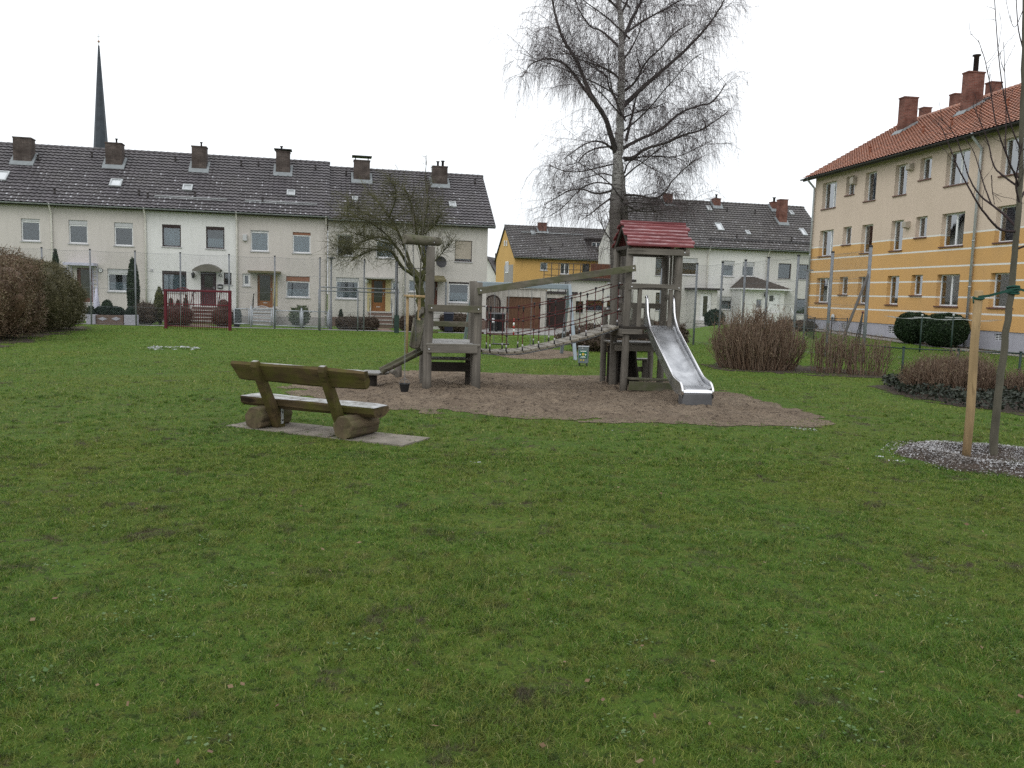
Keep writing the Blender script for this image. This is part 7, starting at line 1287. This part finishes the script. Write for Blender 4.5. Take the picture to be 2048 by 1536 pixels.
# ---- snow remnants, fallen leaves
MT['snow'] = simple('old_snow', (.42,.43,.45), .8, .2, 8, .5, 40); MT['dead_leaf'] = foliage('fallen_leaves', (.075,.035,.018), (.13,.065,.032), (.22,.16,.09)); MT['rosette'] = foliage('pale_weed_leaves', (.050,.110,.028), (.075,.135,.04), (.11,.16,.07))
SN = smooth_poly([gnd(*q) for q in ((285,698),(330,694),(395,697),(405,702),(350,704),(300,703))]); N = 900; x0, y0 = SN.min(0); x1, y1 = SN.max(0); C = np.stack([rg.uniform(x0,x1,N), rg.uniform(y0,y1,N)],1); C = C[inside(SN, C[:,0], C[:,1]) & (vnoise(C[:,0]*3.5, C[:,1]*3.5)*.6+vnoise(C[:,0]*9, C[:,1]*9)*.4 > .5)]; C = np.c_[C, G(C[:,0],C[:,1])+.04+rg.uniform(0,.015,len(C))]; v, q = leafs(C, .03, rg, .9, .8); tag(np_mesh('snow_patch', v, q, None, MT['snow']), 'thin melting snow patch on the lawn before the red goal', 'snow', kind='stuff')
C = []
for (px, py, s, n_) in ((1615,863,.10,34),(1590,860,.07,16),(1762,918,.05,16),(1792,926,.07,14),(1770,700,.3,60),(1805,716,.25,60),(955,930,.03,4),(1215,865,.03,3)):
    g_ = gnd(px, py); C.append(np.stack([g_.x+rg.normal(0,s,n_), g_.y+rg.normal(0,s*.5,n_), np.full(n_,g_.z+.03)],1))
v, q = leafs(np.concatenate(C), .011, rg, .9, .8); tag(np_mesh('snow_crumbs', v, q, None, MT['snow']), 'scattered crumbs of old snow on the lawn', 'snow', kind='stuff')
def scatter_px(N, x0, x1, y0, y1, rg): return np.array([tuple(gnd(rg.uniform(x0,x1), y0+(y1-y0)*rg.uniform(0,1)**.8)) for _ in range(N)])
C = scatter_px(80, -100, 2150, 800, 1560, rg); C[:,2] += .028; v, q = leafs(C, .017, rg, .7, .6); tag(np_mesh('fallen_leaves', v, q, None, MT['dead_leaf'], tint=np.repeat(rg.uniform(0,1,len(C)),4)), 'scattered small brown leaves lying on the lawn', 'leaves', kind='stuff')
C0 = scatter_px(34, -100, 2150, 960, 1570, rg); C = np.concatenate([np.stack([c[0]+rg.normal(0,.07,16), c[1]+rg.normal(0,.06,16), np.full(16,.012)+rg.uniform(0,.012,16)],1) for c in C0]); v, q = leafs(C, .0095, rg, .75, .8); tag(np_mesh('weed_rosettes', v, q, None, MT['rosette'], tint=np.repeat(rg.uniform(0,1,len(C)),4)), 'pale low weed leaves growing among the lawn grass', 'weeds', kind='stuff')
# ---- the lawn's blades
rg = np.random.default_rng(77)
def blades(N, y0, y1, pw, h0, w0, tuft=0):
    u = rg.uniform(0,1,N); e = 2-pw; y = (y0**e+(y1**e-y0**e)*u)**(1/e); x = rg.uniform(-1,1,N)*(.73*y+1.3)
    if tuft: k_ = rg.integers(0, max(1,N//tuft), N); x, y = x[k_]+rg.normal(0,.022,N), y[k_]+rg.normal(0,.022,N)
    keep = np.ones(N,bool)
    for P, j in ((SAND,.42),(SAND2,.15),(np.array([(p.x,p.y) for p in PAD]),.11),(IVY,.1)):
        jx = rg.normal(0,j,N); keep &= ~inside(P, x+jx, y+rg.normal(0,j,N))
    keep &= (((x-MC.x)/.95)**2+((y-MC.y)/.86)**2) > rg.uniform(.8,1.15,N); 
    o = FF.o; nn = (x-o.x)*FF.n.x+(y-o.y)*FF.n.y; keep &= nn < -.02
    so = vnoise(x*1.15+3, y*1.15+7)*.6+vnoise(x*3.3, y*3.3)*.4; keep &= (so < .74)|(rg.uniform(0,1,N) < .35)
    x, y = x[keep], y[keep]; N = len(x); z = G(x,y); gl = vnoise(x*.8+11, y*.8)*.6+vnoise(x*2.7, y*2.7+5)*.4
    cl = vnoise(x*7.5+2, y*7.5)*.6+vnoise(x*17, y*17+4)*.4; kk = rg.uniform(0,1,N) < (2 if tuft else .2+1.25*cl); x, y, z, gl, cl = x[kk], y[kk], z[kk], gl[kk], cl[kk]; N = len(x); h = h0*rg.uniform(.45,1.25,N)*(.45+.8*gl)*(.35+1.3*cl); w = w0*np.maximum(1, y/5.0)**.85*rg.uniform(.7,1.3,N); a = rg.uniform(0,2*math.pi,N); ca, sa = np.cos(a), np.sin(a); b = rg.uniform(0,2*math.pi,N); ln = h*rg.uniform(.3,2.0,N); lx, ly = np.cos(b)*ln, np.sin(b)*ln
    V = np.empty((N,5,3), np.float32); V[:,0] = np.stack([x-ca*w, y-sa*w, z],1); V[:,1] = np.stack([x+ca*w, y+sa*w, z],1); mx, my, mz = x+lx*.35, y+ly*.35, z+h*.62
    V[:,2] = np.stack([mx+ca*w*.8, my+sa*w*.8, mz],1); V[:,3] = np.stack([mx-ca*w*.8, my-sa*w*.8, mz],1); V[:,4] = np.stack([x+lx, y+ly, z+h*rg.uniform(.6,1.05,N)],1)
    i = np.arange(N)*5; return V.reshape(-1,3), np.stack([i,i+1,i+2,i+3],1), np.stack([i+3,i+2,i+4],1), np.repeat(rg.uniform(0,1,N), 5)
V1, Q1, T1_, c1 = blades(1150000, .8, 9.0, 1.2, .027, .00125); V3, Q3, T3c, c3 = blades(90000, 1.5, 13.0, 1.0, .044, .0014, 26); V2, Q2, T2b, c2 = blades(460000, 8.5, 40, 1.75, .030, .0016); o = np_mesh('grass', np.concatenate([V1,V2,V3]), np.concatenate([Q1,Q2+len(V1),Q3+len(V1)+len(V2)]), np.concatenate([T1_,T2b+len(V1),T3c+len(V1)+len(V2)]), MT['grass'], tint=np.concatenate([c1,c2,c3*.72])); tag(o, 'short mossy green lawn grass', 'grass', kind='stuff')
# ================================================================== LIGHT AND CAMERA
w = bpy.data.worlds.new('World'); scene.world = w; w.use_nodes = True; t = w.node_tree; t.nodes.clear(); out = t.nodes.new('ShaderNodeOutputWorld'); bg = t.nodes.new('ShaderNodeBackground'); sky = t.nodes.new('ShaderNodeTexSky')
sky.sky_type = 'NISHITA'; sky.sun_disc = False; sky.sun_elevation = R_(42); sky.sun_rotation = R_(200); sky.dust_density = 4; mx = t.nodes.new('ShaderNodeMix'); mx.data_type = 'RGBA'; mx.inputs[0].default_value = .93; mx.inputs[7].default_value = (10.2, 10.4, 10.6, 1)   # closed cloud cover over the clear sky
t.links.new(sky.outputs[0], mx.inputs[6]); 
tc = t.nodes.new('ShaderNodeTexCoord'); sx_ = t.nodes.new('ShaderNodeSeparateXYZ'); t.links.new(tc.outputs['Generated'], sx_.inputs[0]); nz_ = t.nodes.new('ShaderNodeTexNoise'); t.links.new(tc.outputs['Generated'], nz_.inputs['Vector']); nz_.inputs['Scale'].default_value = 2.5; nz_.inputs['Detail'].default_value = 5
ad_ = t.nodes.new('ShaderNodeMath'); ad_.operation = 'MULTIPLY_ADD'; t.links.new(nz_.outputs['Fac'], ad_.inputs[0]); ad_.inputs[1].default_value = .22; t.links.new(sx_.outputs[2], ad_.inputs[2]); cr_ = t.nodes.new('ShaderNodeValToRGB'); t.links.new(ad_.outputs[0], cr_.inputs[0]); e_ = cr_.color_ramp.elements; e_[0].position = .08; e_[0].color = (.76,.785,.80,1); e_[1].position = .38; e_[1].color = (1,1,1,1)   # the cloud thins and greys towards the horizon
ml_ = t.nodes.new('ShaderNodeMix'); ml_.data_type = 'RGBA'; ml_.blend_type = 'MULTIPLY'; ml_.inputs[0].default_value = 1; ml_.inputs[6].default_value = (11.7, 11.95, 12.2, 1); t.links.new(cr_.outputs[0], ml_.inputs[7]); t.links.new(ml_.outputs[2], mx.inputs[7]); t.links.new(mx.outputs[2], bg.inputs[0]); bg.inputs[1].default_value = .12; t.links.new(bg.outputs[0], out.inputs[0])
L = bpy.data.lights.new('sun', 'SUN'); L.energy = .5; L.angle = R_(40); L.color = (1,.97,.93); so = bpy.data.objects.new('sun', L); COL.objects.link(so); so.rotation_euler = (R_(48), 0, R_(-20)); so.location = (0,0,40)
cam = bpy.data.cameras.new('camera'); cam.sensor_fit = 'HORIZONTAL'; cam.sensor_width = 36; cam.lens = F_PX/2048*36; cam.clip_start = .1; cam.clip_end = 2000; co = bpy.data.objects.new('camera', cam); COL.objects.link(co); scene.camera = co
Xv = Vector((1,0,0)); Fv = Vector((0, math.cos(PITCH), -math.sin(PITCH))); Uv = Vector((0, math.sin(PITCH), math.cos(PITCH))); rx_ = Xv*math.cos(ROLL)+Uv*math.sin(ROLL); uy_ = Xv*-math.sin(ROLL)+Uv*math.cos(ROLL)
co.matrix_world = Matrix(((rx_.x,uy_.x,-Fv.x,0),(rx_.y,uy_.y,-Fv.y,0),(rx_.z,uy_.z,-Fv.z,EYE),(0,0,0,1)))
scene.view_settings.view_transform = 'Standard'; scene.view_settings.look = 'None'; scene.view_settings.exposure = 0; scene.view_settings.gamma = 1; scene.view_settings.use_curve_mapping = False
scene.cycles.use_denoising = False; scene.cycles.transparent_max_bounces = 12; scene.cycles.max_bounces = 6
